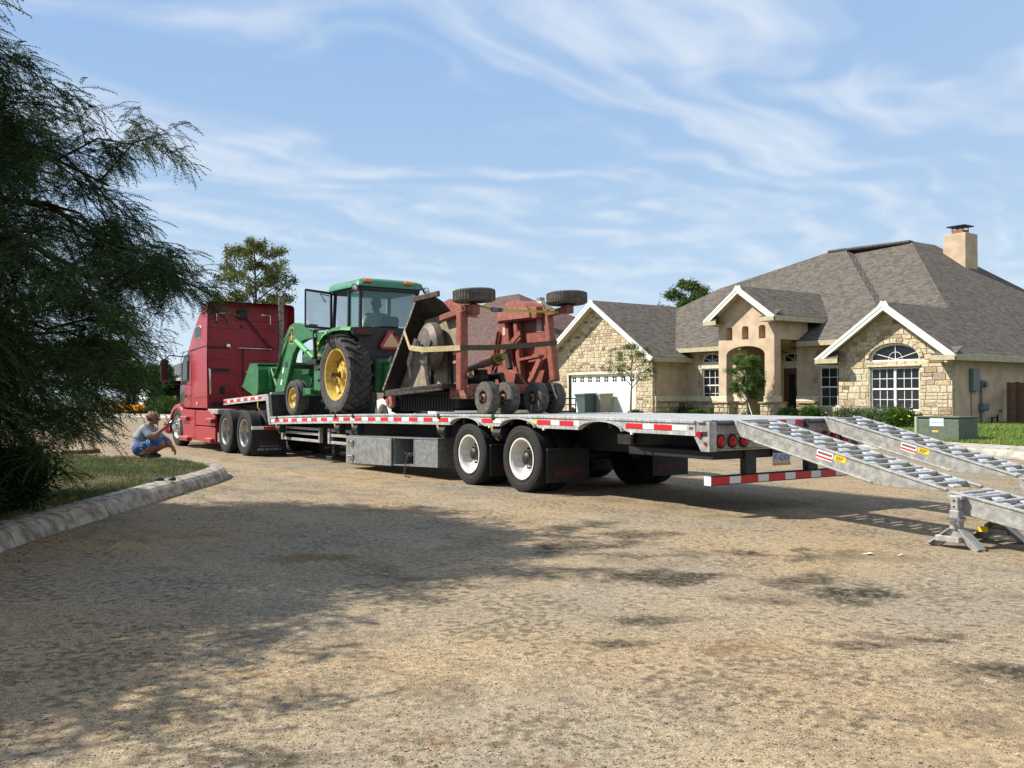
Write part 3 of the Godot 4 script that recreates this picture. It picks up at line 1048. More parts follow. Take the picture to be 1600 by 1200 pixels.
func make_arch_window(parent: Node3D, x0: float, x1: float, y0: float, ys: float, rise: float, z: float) -> void:
	var w := Node3D.new()
	w.name = "arch_window"
	parent.add_child(w, true)
	var f := B.new()
	var out := arch_poly(x0, x1, y0, ys, rise, 16)
	var inn := arch_poly(x0 + 0.05, x1 - 0.05, y0 + 0.05, ys, rise - 0.05, 16)
	for i in out.size():
		var j := (i + 1) % out.size()
		var A := Vector3(out[i].x, out[i].y, z)
		var C := Vector3(out[j].x, out[j].y, z)
		var D := Vector3(inn[j].x, inn[j].y, z)
		var E := Vector3(inn[i].x, inn[i].y, z)
		f.oquad(A, C, D, E, Vector3(A.x, A.y, z - 1.0))
		var k := Vector3(0, 0, -0.09)
		f.oquad(D, E, E + k, D + k, Vector3((x0 + x1) / 2.0, 1e3 if i == 0 else -1e3, z))
	var mx := (x0 + x1) / 2.0
	var rr := (x1 - x0) * 0.19
	f.bar(Vector3(mx, y0 + 0.05, z - 0.03), Vector3(mx, ys + rise - 0.04, z - 0.03), 0.022, 0.022)
	for sg in [-1.0, 1.0]:
		f.bar(Vector3(mx, y0 + 0.06, z - 0.03), Vector3(mx + sg * (x1 - x0) * 0.47, ys + rise * 0.42, z - 0.03), 0.02, 0.02)
	f.torus(Vector3(mx, y0 + 0.05, z - 0.03), Vector3(0, 0, 1), rr * 0.75, 0.011, 16, 5, 0.0, TAU)
	part("frame", f, M.white_trim, w)
	var p := B.new()
	p.prism(inn, Vector3(0, 0, z - 0.05), Vector3.RIGHT, Vector3.UP, 0.006)
	part("pane", p, M.window_glass, w)

func fascia(b: B, a: Vector3, c: Vector3, h := 0.2, t := 0.035) -> void:
	b.bar(a - Vector3(0, h / 2.0, 0), c - Vector3(0, h / 2.0, 0), t, h, 0.004)

func build_house() -> void:
	M.white_trim = mat("white_trim", L(0.74, 0.73, 0.68), 0.5)
	mat("cream_trim", L(0.70, 0.62, 0.46), 0.6, 0.0, TX.mild, 0.7)
	mat("eave_trim", L(0.46, 0.40, 0.25), 0.6, 0.0, TX.mild, 0.7)
	mat("stucco", L(0.56, 0.425, 0.29), 0.95, 0.0, TX.mild, 0.2, TX.fine_n, 0.35)
	mat("mortar", L(0.78, 0.66, 0.46), 0.95, 0.0, TX.grime, 0.8)
	mat("window_glass", L(0.010, 0.012, 0.016), 0.04)
	mat("screen_glass", L(0.022, 0.022, 0.024), 0.25)
	mat("blind", L(0.10, 0.05, 0.03), 0.6)
	mat("dark_inside", L(0.02, 0.018, 0.016), 0.9)
	var scol := [Color(0.80, 0.68, 0.47), Color(0.74, 0.595, 0.37), Color(0.58, 0.40, 0.24), Color(0.36, 0.22, 0.14), Color(0.54, 0.42, 0.30), Color(0.85, 0.73, 0.51)]
	for i in 6:
		stone_mats.append(mat("limestone_%d" % i, L(scol[i].r, scol[i].g, scol[i].b), 0.92, 0.0, TX.grime, 1.1, TX.fine_n, 0.6))
	var sj := mat("limestone_mixed", Color.WHITE, 0.92, 0.0, TX.grime, 1.1, TX.fine_n, 0.5)
	sj.vertex_color_use_as_albedo = true
	var glz: StandardMaterial3D = M.window_glass
	glz.metallic_specular = 0.45
	stone_joined = B.new()
	stone_joined.use_col = true
	var shg := shingle_mat("shingle", L(0.155, 0.14, 0.122), 5)
	var H := thing("house", "tan stucco and limestone house with brown shingle roof and arched windows", "house", Vector3(-26, 0.3, -31))
	var X := Vector3.RIGHT
	var Y := Vector3.UP
	var G := 0.3
	# --- walls ---
	var w := B.new()
	var xc := -17.06
	# right gable room
	var gp := PackedVector2Array([Vector2(-21.4, G), Vector2(xc, G), Vector2(xc, 2.88), Vector2(-19.23, 4.47), Vector2(-21.4, 3.02)])
	var wr := rect2(-20.12, 0.84, -18.24, 2.34)
	var ar := arch_poly(-20.12, -18.24, 2.56, 2.66, 0.50)
	wall_panel(w, gp, [wr, ar], Vector3(0, 0, -29.72), X, Y, 0.16)
	var gable_wall := part("gable_wall", w, M.mortar, H)
	w = B.new()
	w.bx(Vector3(xc - 0.2, G - 0.3, -44), Vector3(xc, 2.72, -29.56), 0.0)
	part("side_wall", w, M.stucco, H)
	w = B.new()
	w.bx(Vector3(-21.4, G - 0.3, -31.3), Vector3(-21.2, 2.7, -29.73))
	part("side_wall", w, M.stucco, H)
	# main front wall with windows and the recessed entry
	w = B.new()
	var w1 := rect2(-30.02, 1.09, -28.92, 2.58)
	var a1 := arch_poly(-30.02, -28.92, 2.84, 2.95, 0.33)
	var w3 := rect2(-23.72, 0.92, -22.52, 2.5)
	var a3 := arch_poly(-23.72, -22.52, 2.78, 2.88, 0.33)
	var ent := rect2(-27.4, 0.2, -24.8, 3.5)
	wall_panel(w, rect2(-31.2, 0.1, -21.3, 3.62), [w1, a1, w3, a3, ent], Vector3(0, 0, -31.66), X, Y, 0.16)
	var front_wall := part("front_wall", w, M.stucco, H)
	w = B.new()
	w.bx(Vector3(-27.55, 0.1, -33.2), Vector3(-27.4, 3.6, -31.66))
	w.bx(Vector3(-24.8, 0.1, -33.2), Vector3(-24.65, 3.6, -31.66))
	wall_panel(w, rect2(-27.4, 0.1, -24.8, 3.6), [rect2(-26.72, 0.1, -25.62, 3.25)], Vector3(0, 0, -33.2), X, Y, 0.15)
	w.bx(Vector3(-27.5, 3.5, -33.2), Vector3(-24.7, 3.6, -31.0))
	w.bx(Vector3(-27.4, 0.1, -33.05), Vector3(-24.4, 0.36, -29.4))
	part("entry_wall", w, M.stucco, H)
	# cream bands and panels
	w = B.new()
	w = B.new()
	w.bx(Vector3(-31.05, 1.13, -31.5), Vector3(-27.3, 1.35, -31.44), 0.01)
	part("trim_band", w, M.cream_trim, H)
	w = B.new()
	w.bx(Vector3(-24.8, 1.13, -31.5), Vector3(-23.72, 1.35, -31.44), 0.01)
	part("trim_band", w, M.cream_trim, H)
	w = B.new()
	w.bx(Vector3(-30.99, 1.13, -31.44), Vector3(-30.93, 1.35, -29.5), 0.01)
	part("trim_band", w, M.cream_trim, H)
	w = B.new()
	w.bx(Vector3(-30.04, 2.58, -31.52), Vector3(-28.9, 2.84, -31.47), 0.01)
	part("trim_band", w, M.cream_trim, H)
	w = B.new()
	w.bx(Vector3(-23.74, 2.5, -31.52), Vector3(-22.5, 2.78, -31.47), 0.01)
	part("trim_band", w, M.cream_trim, H)
	w = B.new()
	w.bx(Vector3(-26.76, 2.55, -33.06), Vector3(-25.58, 2.80, -33.0), 0.01)
	part("trim_band", w, M.cream_trim, H)
	# portico
	w = B.new()
	var pxc := -25.82
	var pg := PackedVector2Array([Vector2(-27.27, 1.35), Vector2(-26.85, 1.35)])
	for k in 13:
		var a := PI - PI * k / 12.0
		pg.append(Vector2(-25.85 + 1.0 * cos(a), 3.02 + 0.36 * sin(a)))
	pg.append_array([Vector2(-24.85, 1.35), Vector2(-24.38, 1.35), Vector2(-24.38, 4.68), Vector2(pxc, 5.66), Vector2(-27.27, 4.68)])
	var niches := []
	for nx in [-26.69, -25.84, -24.98]:
		var q := PackedVector2Array([Vector2(nx - 0.17, 3.64), Vector2(nx + 0.17, 3.64), Vector2(nx + 0.17, 4.12), Vector2(nx + 0.09, 4.18), Vector2(nx - 0.09, 4.18), Vector2(nx - 0.17, 4.12)])
		niches.append(q)
	wall_panel(w, pg, niches, Vector3(0, 0, -29.98), X, Y, 0.38)
	w.bx(Vector3(-27.2, 3.5, -30.03), Vector3(-24.45, 4.3, -29.985))
	w.bx(Vector3(-24.78, 3.6, -31.3), Vector3(-24.40, 4.6, -29.99))
	w.bx(Vector3(-27.25, 3.6, -31.3), Vector3(-26.87, 4.6, -29.99))
	w.bx(Vector3(-27.27, 3.62, -31.66), Vector3(-24.38, 4.5, -31.3))
	part("portico", w, M.stucco, H)
	w = B.new()
	for cx in [[-27.31, -26.81], [-24.89, -24.34]]:
		w.bx(Vector3(cx[0], 1.12, -30.02), Vector3(cx[1], 1.352, -29.56), 0.01)
	part("portico_band", w, M.cream_trim, H)
	for cx in [[-27.42, -26.70], [-25.0, -24.23]]:
		w = B.new()
		w.bx(Vector3(cx[0], 0.2, -30.1), Vector3(cx[1], 1.06, -29.52))
		var ped := part("pedestal", w, M.mortar, H)
		w = B.new()
		w.bx(Vector3(cx[0] - 0.06, 1.055, -30.16), Vector3(cx[1] + 0.06, 1.125, -29.42), 0.012)
		part("cap", w, stone_mats[2], ped)
		lay_stones(H, rect2(cx[0], 0.2, cx[1], 1.05), [], Vector3(0, 0, -29.52), X, Y, 0.14, 0.24, 0.2, 0.4, 71, false, 0.04)
		lay_stones(H, rect2(0, 0.2, 0.58, 1.05), [], Vector3(cx[1], 0, -29.52), Vector3(0, 0, -1), Y, 0.14, 0.24, 0.2, 0.4, 72, false, 0.04)
	# low stone courses on the front wall and the garage side
	lay_stones(H, rect2(-31.0, 0.2, -27.4, 1.05), [rect2(-30.06, 1.0, -28.88, 2.0)], Vector3(0, 0, -31.5), X, Y, 0.14, 0.24, 0.2, 0.45, 73, false, 0.05)
	lay_stones(H, rect2(-24.8, 0.2, -21.4, 1.05), [rect2(-23.76, 0.9, -22.48, 2.0)], Vector3(0, 0, -31.5), X, Y, 0.14, 0.24, 0.2, 0.45, 74, false, 0.05)
	lay_stones(H, rect2(0, 0.2, 2.0, 1.05), [], Vector3(-30.98, 0, -29.5), Vector3(0, 0, -1), Y, 0.14, 0.24, 0.2, 0.45, 75, false, 0.05)
	w = B.new()
	w.bx(Vector3(-31.0, 1.055, -31.5), Vector3(-27.45, 1.12, -31.38), 0.01)
	w.bx(Vector3(-24.75, 1.055, -31.5), Vector3(-23.8, 1.12, -31.38), 0.01)
	w.bx(Vector3(-30.98, 1.055, -31.37), Vector3(-30.88, 1.12, -29.5), 0.01)
	part("stone_ledge", w, stone_mats[2], H)
	# quoins beside the arched windows
	for q in [[-30.24, -30.06, 1.1, 2.9], [-23.98, -23.78, 1.2, 2.75]]:
		lay_stones(H, rect2(q[0], q[2], q[1], q[3]), [], Vector3(0, 0, -31.5), X, Y, 0.2, 0.3, 0.5, 0.6, 76, false, 0.035)
	# arch voussoirs over the front windows
	for q in [[-30.02, -28.92, 2.95, 0.33, -31.5], [-23.72, -22.52, 2.88, 0.33, -31.5], [-20.12, -18.24, 2.66, 0.50, -29.56], [-26.72, -25.62, 3.2, 0.1, -33.05]]:
		var nk := 13 if q[4] > -30 else 9
		for k in nk:
			var t0 := PI * (k + 0.04) / nk
			var t1 := PI * (k + 0.96) / nk
			var cx: float = (q[0] + q[1]) / 2.0
			var rx: float = (q[1] - q[0]) / 2.0
			var vp := PackedVector2Array()
			for tt in [[t0, 0.02], [t1, 0.02], [t1, 0.17], [t0, 0.17]]:
				vp.append(Vector2(cx + (rx + tt[1]) * cos(tt[0]), q[2] + (q[3] + tt[1]) * sin(tt[0])))
			if q[4] > -30:
				w = B.new()
				w.prism(vp, Vector3(0, 0, q[4]), X, Y, 0.06, 0.012)
				part("arch_stone", w, stone_mats[[5, 0, 1, 0, 5, 2][k % 6]], gable_wall)
			else:
				stone_joined.c = [Color(0.60, 0.47, 0.285), Color(0.44, 0.28, 0.13), Color(0.52, 0.385, 0.20)][k % 3]
				stone_joined.prism(vp, Vector3(0, 0, q[4]), X, Y, 0.05, 0.01)
	# stones of the right gable
	var hr := [rect2(-20.16, 0.76, -18.20, 2.38), arch_poly(-20.32, -18.04, 2.54, 2.66, 0.70)]
	lay_stones(gable_wall, gp, hr, Vector3(0, 0, -29.56), X, Y, 0.15, 0.26, 0.22, 0.54, 81, true, 0.024)
	w = B.new()
	w.bx(Vector3(-20.2, 0.72, -29.56), Vector3(-18.16, 0.82, -29.44), 0.015)
	part("window_sill", w, stone_mats[0], H)
	w = B.new()
	w.bx(Vector3(-20.2, 2.36, -29.57), Vector3(-18.16, 2.42, -29.47), 0.01)
	part("lintel", w, stone_mats[5], H)
	# garage block
	w = B.new()
	var gg := PackedVector2Array([Vector2(-38.5, G), Vector2(-31.05, G), Vector2(-31.05, 3.33), Vector2(-34.78, 5.82), Vector2(-38.5, 3.33)])
	var gd := rect2(-37.08, 0.2, -32.23, 2.40)
	wall_panel(w, gg, [gd], Vector3(0, 0, -29.6), X, Y, 0.15)
	var garage_wall := part("garage_wall", w, M.mortar, H)
	lay_stones(garage_wall, gg, [rect2(-37.2, 0.1, -32.11, 2.52)], Vector3(0, 0, -29.45), X, Y, 0.13, 0.21, 0.17, 0.40, 91, true, 0.022)
	w = B.new()
	w.bx(Vector3(-31.2, 0.1, -34), Vector3(-31.0, 3.05, -29.61))
	part("side_wall", w, M.stucco, H)
	w = B.new()
	w.bx(Vector3(-38.5, 0.1, -38), Vector3(-38.3, 3.05, -29.61))
	part("side_wall", w, M.stucco, H)
	# garage door
	w = B.new()
	w.bx(Vector3(-37.2, 0.3, -29.62), Vector3(-37.08, 2.52, -29.42), 0.01)
	w.bx(Vector3(-32.23, 0.3, -29.62), Vector3(-32.11, 2.52, -29.42), 0.01)
	w.bx(Vector3(-37.08, 2.40, -29.62), Vector3(-32.23, 2.52, -29.42), 0.01)
	part("door_frame", w, M.cream_trim, H)
	var gdn := Node3D.new()
	gdn.name = "garage_door"
	H.add_child(gdn)
	for k in 4:
		var y0 := 0.36 + 0.51 * k
		if k < 3:
			w = B.new()
			w.bx(Vector3(-37.08, y0, -29.60), Vector3(-32.23, y0 + 0.504, -29.55), 0.008)
			part("door_panel", w, M.white_trim, gdn)
		else:
			w = B.new()
			var hs := []
			for i in 8:
				var cx := -36.78 + 0.606 * i
				for sx in [-1, 1]:
					for sy in [0, 1]:
						hs.append(rect2(cx + (-0.15 if sx < 0 else 0.015), 2.04 + 0.14 * sy, cx + (-0.015 if sx < 0 else 0.15), 2.16 + 0.14 * sy))
			# one strip per row keeps the cut-outs simple
			w.bx(Vector3(-37.08, y0, -29.60), Vector3(-32.23, 2.04, -29.55))
			w.bx(Vector3(-37.08, 2.16, -29.60), Vector3(-32.23, 2.18, -29.55))
			w.bx(Vector3(-37.08, 2.30, -29.60), Vector3(-32.23, 2.40, -29.55))
			for row in 2:
				var last := -37.08
				for h in hs:
					if absf(h[0].y - (2.04 + 0.14 * row)) > 0.01: continue
					w.bx(Vector3(last, h[0].y, -29.60), Vector3(h[0].x, h[2].y, -29.55))
					last = h[1].x
				w.bx(Vector3(last, 2.04 + 0.14 * row, -29.60), Vector3(-32.23, 2.16 + 0.14 * row, -29.55))
			part("door_panel", w, M.white_trim, gdn)
			for h in hs:
				w = B.new()
				w.bx(Vector3(h[0].x, h[0].y, -29.59), Vector3(h[2].x, h[2].y, -29.58))
				part("pane", w, M.window_glass, gdn)
	# windows
	make_window(H, -20.12, -18.24, 0.84, 2.34, -29.62, 3, 2, 2)
	make_arch_window(H, -20.12, -18.24, 2.56, 2.66, 0.50, -29.62)
	make_window(H, -30.02, -28.92, 1.09, 2.58, -31.56, 3, 2, 1)
	make_arch_window(H, -30.02, -28.92, 2.84, 2.95, 0.33, -31.56)
	make_window(H, -23.72, -22.52, 0.92, 2.5, -31.56, 3, 2, 1)
	make_arch_window(H, -23.72, -22.52, 2.78, 2.88, 0.33, -31.56)
	make_arch_window(H, -26.72, -25.62, 2.80, 3.12, 0.1, -33.08)
	# front door
	var dn := Node3D.new()
	dn.name = "front_door"
	H.add_child(dn)
	w = B.new()
	for q in [[-26.72, -26.62, 0.36, 2.55], [-25.72, -25.62, 0.36, 2.55], [-26.62, -25.72, 2.45, 2.55]]:
		w.bx(Vector3(q[0], q[2], -33.16), Vector3(q[1], q[3], -33.06), 0.008)
	w.bx(Vector3(-26.62, 0.36, -33.14), Vector3(-25.72, 0.70, -33.09), 0.008)
	w.bx(Vector3(-26.62, 0.70, -33.14), Vector3(-26.48, 2.45, -33.09), 0.008)
	w.bx(Vector3(-25.86, 0.70, -33.14), Vector3(-25.72, 2.45, -33.09), 0.008)
	w.bx(Vector3(-26.48, 2.3, -33.14), Vector3(-25.86, 2.45, -33.09), 0.008)
	part("door_leaf", w, mat("door_wood", L(0.16, 0.06, 0.03), 0.45, 0, TX.wood, 1.2), dn)
	w = B.new()
	w.bx(Vector3(-26.48, 0.70, -33.12), Vector3(-25.86, 2.3, -33.11))
	part("pane", w, M.window_glass, dn)
	w = B.new()
	w.bx(Vector3(-25.80, 1.35, -33.09), Vector3(-25.76, 1.55, -33.06), 0.006)
	part("handle", w, mat("bronze", L(0.1, 0.08, 0.05), 0.4, 0.8), dn)
	# dark rooms behind the panes
	w = B.new()
	for q in [[-21.15, -17.3, -31.2, -30.0, 2.72], [-31.0, -27.6, -33.2, -32.0, 3.5], [-24.6, -21.5, -33.2, -32.0, 3.5], [-38.2, -31.3, -31.0, -30.0, 3.0], [-27.2, -25.0, -34.5, -33.4, 3.5]]:
		w.bx(Vector3(q[0], 0.3, q[2]), Vector3(q[1], q[4], q[2] + 0.05))
		w.bx(Vector3(q[0], 0.25, q[2]), Vector3(q[1], 0.3, q[3]))
	part("inner_wall", w, M.dark_inside, H)
	part("stone_veneer", stone_joined, sj, H, true)
	# --- roof ---
	var rb := B.new()
	rb.use_uv = true
	var pf := func(x: float, v: float, off := 0.0): return Vector3(x, 3.55 + 0.66 * (v - 31.0) + off, -v)
	# left, higher part of the front slope; the lower part is 0.3 below it
	roof_poly(rb, [pf.call(-33.5, 31.0), pf.call(-20.15, 31.0), pf.call(-22.19, 33.1), pf.call(-26.1, 37.0), pf.call(-27.2, 38.1), pf.call(-28.0, 38.1), pf.call(-30.85, 35.9), pf.call(-32.94, 35.95), pf.call(-35.5, 33.4)], X)
	roof_poly(rb, [pf.call(-20.15, 31.0), pf.call(-19.6, 31.0, -0.32), pf.call(-26.95, 38.35, -0.32), pf.call(-27.3, 38.15)], Vector3(-1, 0, -1))
	var pr := func(x: float, v: float): return Vector3(x, 2.72 + 0.74 * (-16.7 - x), -v)
	roof_poly(rb, [pf.call(-22.9, 31.4, -0.32), pf.call(-19.23, 31.4, -0.32), pf.call(-19.23, 33.06, -0.32), pf.call(-24.17, 38.6, -0.32), pf.call(-28.0, 38.6, -0.32)], X)
	roof_poly(rb, [pr.call(-16.65, 29.05), pr.call(-16.65, 46.0), Vector3(-24.17, 8.25, -40.5), Vector3(-24.17, 8.25, -38.6), Vector3(-19.23, 4.592, -33.06), pr.call(-19.23, 29.05)], Vector3(0, 0, -1))
	# gable's left slope
	var gz := 4.592
	roof_poly(rb, [Vector3(-19.23, gz, -29.05), Vector3(-22.02, gz - 0.66 * 2.79, -29.05), Vector3(-22.02, gz - 0.66 * 2.79, -32.5), Vector3(-19.23, gz, -33.3)], Vector3(0, 0, -1))
	# back and left slopes close the roof
	roof_poly(rb, [Vector3(-24.17, 8.235, -38.6), Vector3(-24.17, 8.235, -40.5), Vector3(-28.0, 8.235, -40.5), Vector3(-28.0, 8.235, -38.1)], X, 0.04)
	roof_poly(rb, [Vector3(-24.17, 8.23, -40.5), pr.call(-16.65, 46.0), Vector3(-38, 3.0, -46.0), Vector3(-28.0, 8.23, -40.5)], X)
	roof_poly(rb, [Vector3(-28.0, 8.23, -38.1), Vector3(-28.0, 8.2, -40.5), Vector3(-38, 3.0, -46.0), Vector3(-38, 3.2, -36.0), Vector3(-32.94, 6.81, -35.95), Vector3(-30.85, 6.77, -35.9)], Vector3(0, 0, -1))
	# garage roof
	roof_poly(rb, [Vector3(-34.78, 5.94, -28.95), Vector3(-30.52, 3.10, -28.95), Vector3(-30.52, 3.10, -31.9), Vector3(-31.4, 3.69, -31.9), Vector3(-34.78, 5.94, -35.2)], Vector3(0, 0, -1))
	roof_poly(rb, [Vector3(-34.78, 5.94, -28.95), Vector3(-39.04, 3.10, -28.95), Vector3(-39.04, 3.10, -38), Vector3(-34.78, 5.94, -38)], Vector3(0, 0, -1))
	# portico roof
	roof_poly(rb, [Vector3(pxc, 5.78, -29.15), Vector3(-23.98, 4.50, -29.15), Vector3(-23.98, 4.50, -33.1), Vector3(pxc, 5.78, -34.6)], Vector3(0, 0, -1))
	roof_poly(rb, [Vector3(pxc, 5.78, -29.15), Vector3(-27.66, 4.50, -29.15), Vector3(-27.66, 4.50, -33.1), Vector3(pxc, 5.78, -34.6)], Vector3(0, 0, -1))
	# little returns at the feet of the gables
	for q in [[-22.02, -21.05, 2.72, 1.0], [-17.5, -16.65, 2.70, -1.0], [-27.66, -26.95, 4.46, 1.0], [-24.7, -23.98, 4.46, -1.0]]:
		var fz := -29.0 if q[2] < 3.5 else -29.1
		var bz := -29.5 if q[2] < 3.5 else -29.6
		roof_poly(rb, [Vector3(q[0], q[2], fz), Vector3(q[1], q[2], fz), Vector3((q[1] if q[3] > 0 else q[1]) - (0.28 if q[3] > 0 else 0.0), q[2] + 0.26, bz + 0.05), Vector3(q[0] + (0.0 if q[3] > 0 else 0.28), q[2] + 0.26, bz + 0.05)], X, 0.03)
	var roof := part("roof", rb, shg, H)
	w = B.new()
	w.bar(Vector3(-28.1, 8.20, -38.15), Vector3(-27.1, 8.20, -38.2), 0.5, 0.16, 0.06)
	part("ridge_cap", w, mat("ridge_shingle", L(0.135, 0.122, 0.106), 0.95, 0.0, TX.mottle, 1.0), roof)
	w = B.new()
	w.bar(Vector3(-27.15, 8.19, -38.2), Vector3(-24.1, 8.20, -38.6), 0.5, 0.16, 0.06)
	part("ridge_cap", w, M.ridge_shingle, roof)
	# fascias, rakes, soffits
	var fb := B.new()
	for g in [[-19.23, 4.57, -22.05, 2.70, -16.62, 2.66, -29.03], [-34.78, 5.91, -39.06, 3.05, -30.5, 3.05, -28.93], [pxc, 5.75, -27.68, 4.46, -23.96, 4.46, -29.13]]:
		var lift := 0.0
		for s in [[g[2], g[3]], [g[4], g[5]]]:
			fb = B.new()
			var A := Vector3(g[0], g[1], g[6] + lift)
			var C := Vector3(s[0], s[1], g[6] + lift)
			lift += 0.003
			var dr := (C - A).normalized()
			var nrm := dr.cross(Vector3(0, 0, 1))
			if nrm.y > 0: nrm = -nrm
			fb.bar(A + nrm * 0.11 - dr * 0.10, C + nrm * 0.11, 0.05, 0.22, 0.004, -nrm)
			fb.bar(A + nrm * 0.05 + Vector3(0, 0, 0.03), C + nrm * 0.05 + Vector3(0, 0, 0.03), 0.03, 0.10, 0.003, -nrm)
			part("rake_board", fb, M.white_trim, roof)
	fb = B.new()
	for g in [[-19.23, 4.48, -22.02, 2.66, -16.65, 2.60, -29.05, -29.55], [-34.78, 5.84, -39.0, 3.0, -30.54, 3.0, -28.95, -29.45], [pxc, 5.68, -27.64, 4.40, -24.0, 4.40, -29.15, -29.6]]:
		for s in [[g[2], g[3]], [g[4], g[5]]]:
			fb.oquad(Vector3(g[0], g[1] - 0.01, g[6]), Vector3(s[0], s[1] - 0.01, g[6]), Vector3(s[0], s[1] - 0.01, g[7]), Vector3(g[0], g[1] - 0.01, g[7]), Vector3(g[0], 20, g[6]))
	part("rake_soffit", fb, M.cream_trim, roof)
	fb = B.new()
	fascia(fb, Vector3(-30.52, 3.08, -28.98), Vector3(-30.52, 3.08, -31.9))
	fascia(fb, Vector3(-31.5, 3.53, -30.98), Vector3(-27.3, 3.53, -30.98))
	fascia(fb, Vector3(-24.4, 3.53, -30.98), Vector3(-20.3, 3.53, -30.98))
	fascia(fb, Vector3(-16.64, 2.70, -29.05), Vector3(-16.64, 2.70, -46))
	fascia(fb, Vector3(-23.97, 4.48, -29.15), Vector3(-23.97, 4.48, -33.0))
	fascia(fb, Vector3(-27.67, 4.48, -29.15), Vector3(-27.67, 4.48, -33.0))
	fascia(fb, Vector3(-22.03, 2.70, -29.05), Vector3(-22.03, 2.70, -31))
	for q in [[-22.02, -21.05, 2.70, -28.99], [-17.5, -16.65, 2.68, -28.99], [-27.66, -26.95, 4.44, -29.09], [-24.7, -23.98, 4.44, -29.09]]:
		fascia(fb, Vector3(q[0], q[2], q[3]), Vector3(q[1], q[2], q[3]), 0.17)
		fb.bx(Vector3(q[0], q[2] - 0.17, q[3] - 0.48), Vector3(q[1], q[2] - 0.14, q[3] - 0.02))
	part("fascia", fb, M.eave_trim, roof)
	fb = B.new()
	fb.bx(Vector3(-17.05, 2.50, -46), Vector3(-16.66, 2.53, -29.5))
	fb.bx(Vector3(-31.0, 3.34, -31.45), Vector3(-27.3, 3.37, -31.0))
	fb.bx(Vector3(-24.4, 3.34, -31.45), Vector3(-21.3, 3.37, -31.0))
	fb.bx(Vector3(-31.0, 2.88, -31.9), Vector3(-30.54, 2.91, -29.4))
	part("soffit", fb, M.eave_trim, roof)
	# chimney
	w = B.new()
	w.bx(Vector3(-23.5, 5.5, -41.0), Vector3(-22.45, 8.55, -40.0), 0.02)
	var ch := part("chimney", w, M.stucco, roof)
	w = B.new()
	w.bx(Vector3(-23.25, 8.552, -40.75), Vector3(-22.7, 8.74, -40.25), 0.02)
	part("flue", w, mat("clay_flue", L(0.45, 0.14, 0.08), 0.8, 0, TX.grime, 2.0), ch)
	w = B.new()
	for sx in [-23.22, -22.73]:
		for sz in [-40.72, -40.28]:
			w.bx(Vector3(sx - 0.015, 8.74, sz - 0.015), Vector3(sx + 0.015, 8.88, sz + 0.015))
	w.bx(Vector3(-23.4, 8.88, -40.9), Vector3(-22.55, 8.93, -40.1), 0.01)
	part("flue_cap", w, mat("dark_metal", L(0.03, 0.03, 0.035), 0.5, 0.6), ch)
	# meters on the side wall
	mat("grey_box", L(0.16, 0.19, 0.19), 0.55, 0.0, TX.mild, 1.0)
	w = B.new()
	w.bx(Vector3(-17.05, 1.50, -30.98), Vector3(-16.90, 2.26, -30.55), 0.02)
	part("meter_box", w, M.grey_box, H)
	w = B.new()
	w.bx(Vector3(-17.05, 1.62, -31.4), Vector3(-16.92, 1.88, -31.12), 0.02)
	w.cyl(Vector3(-16.92, 1.75, -31.26), Vector3(-16.82, 1.75, -31.26), 0.09, 16)
	part("meter", w, M.grey_box, H)
	w = B.new()
	w.bx(Vector3(-17.05, 0.85, -31.5), Vector3(-16.86, 1.12, -31.12), 0.04)
	part("gas_meter", w, M.grey_box, H)
	w = B.new()
	w.tube([Vector3(-17.0, 1.6, -31.22), Vector3(-17.0, 0.3, -31.22)], 0.035, 8)
	w.tube([Vector3(-17.02, 1.5, -30.62), Vector3(-17.02, 0.3, -30.62)], 0.014, 6)
	part("conduit", w, M.grey_box, H)
	w = B.new()
	w.tube([Vector3(-16.93, 0.3, -31.75), Vector3(-16.93, 0.62, -31.75), Vector3(-16.93, 0.62, -32.1), Vector3(-16.93, 0.3, -32.1)], 0.035, 8)
	w.tube([Vector3(-16.93, 0.62, -32.1), Vector3(-16.93, 0.72, -32.1)], 0.03, 8)
	part("gas_pipe", w, M.dark_metal, H)
	w = B.new()
	w.bx(Vector3(-17.05, 0.82, -32.5), Vector3(-16.97, 0.86, -32.42))
	part("hose_bib", w, M.dark_metal, H)

# ---------- lettering ----------
func text(called: String, s: String, font: String, height: float, at: Vector3, bs: Basis, m: Material, parent: Node3D, wide := 1.0) -> void:
	var f := SystemFont.new()
	f.font_names = PackedStringArray([font])
	var t := TextMesh.new()
	t.font = f
	t.font_size = 48
	t.text = s
	t.pixel_size = height / 36.0
	t.depth = 0.002
	t.curve_step = 1.0
	t.material = m
	var o := MeshInstance3D.new()
	o.mesh = t
	var org := Vector3.ZERO
	var q: Node = parent
	while q != null and q != self:
		if q is Node3D: org += q.position
		q = q.get_parent()
	o.transform = Transform3D(bs * Basis.from_scale(Vector3(wide, 1, 1)), at - org)
	o.name = called
	parent.add_child(o, true)

const FACE_X := Basis(Vector3(0, 0, -1), Vector3(0, 1, 0), Vector3(1, 0, 0))

func sub(called: String, parent: Node3D) -> Node3D:
	var o := Node3D.new()
	o.name = called
	parent.add_child(o, true)
	return o

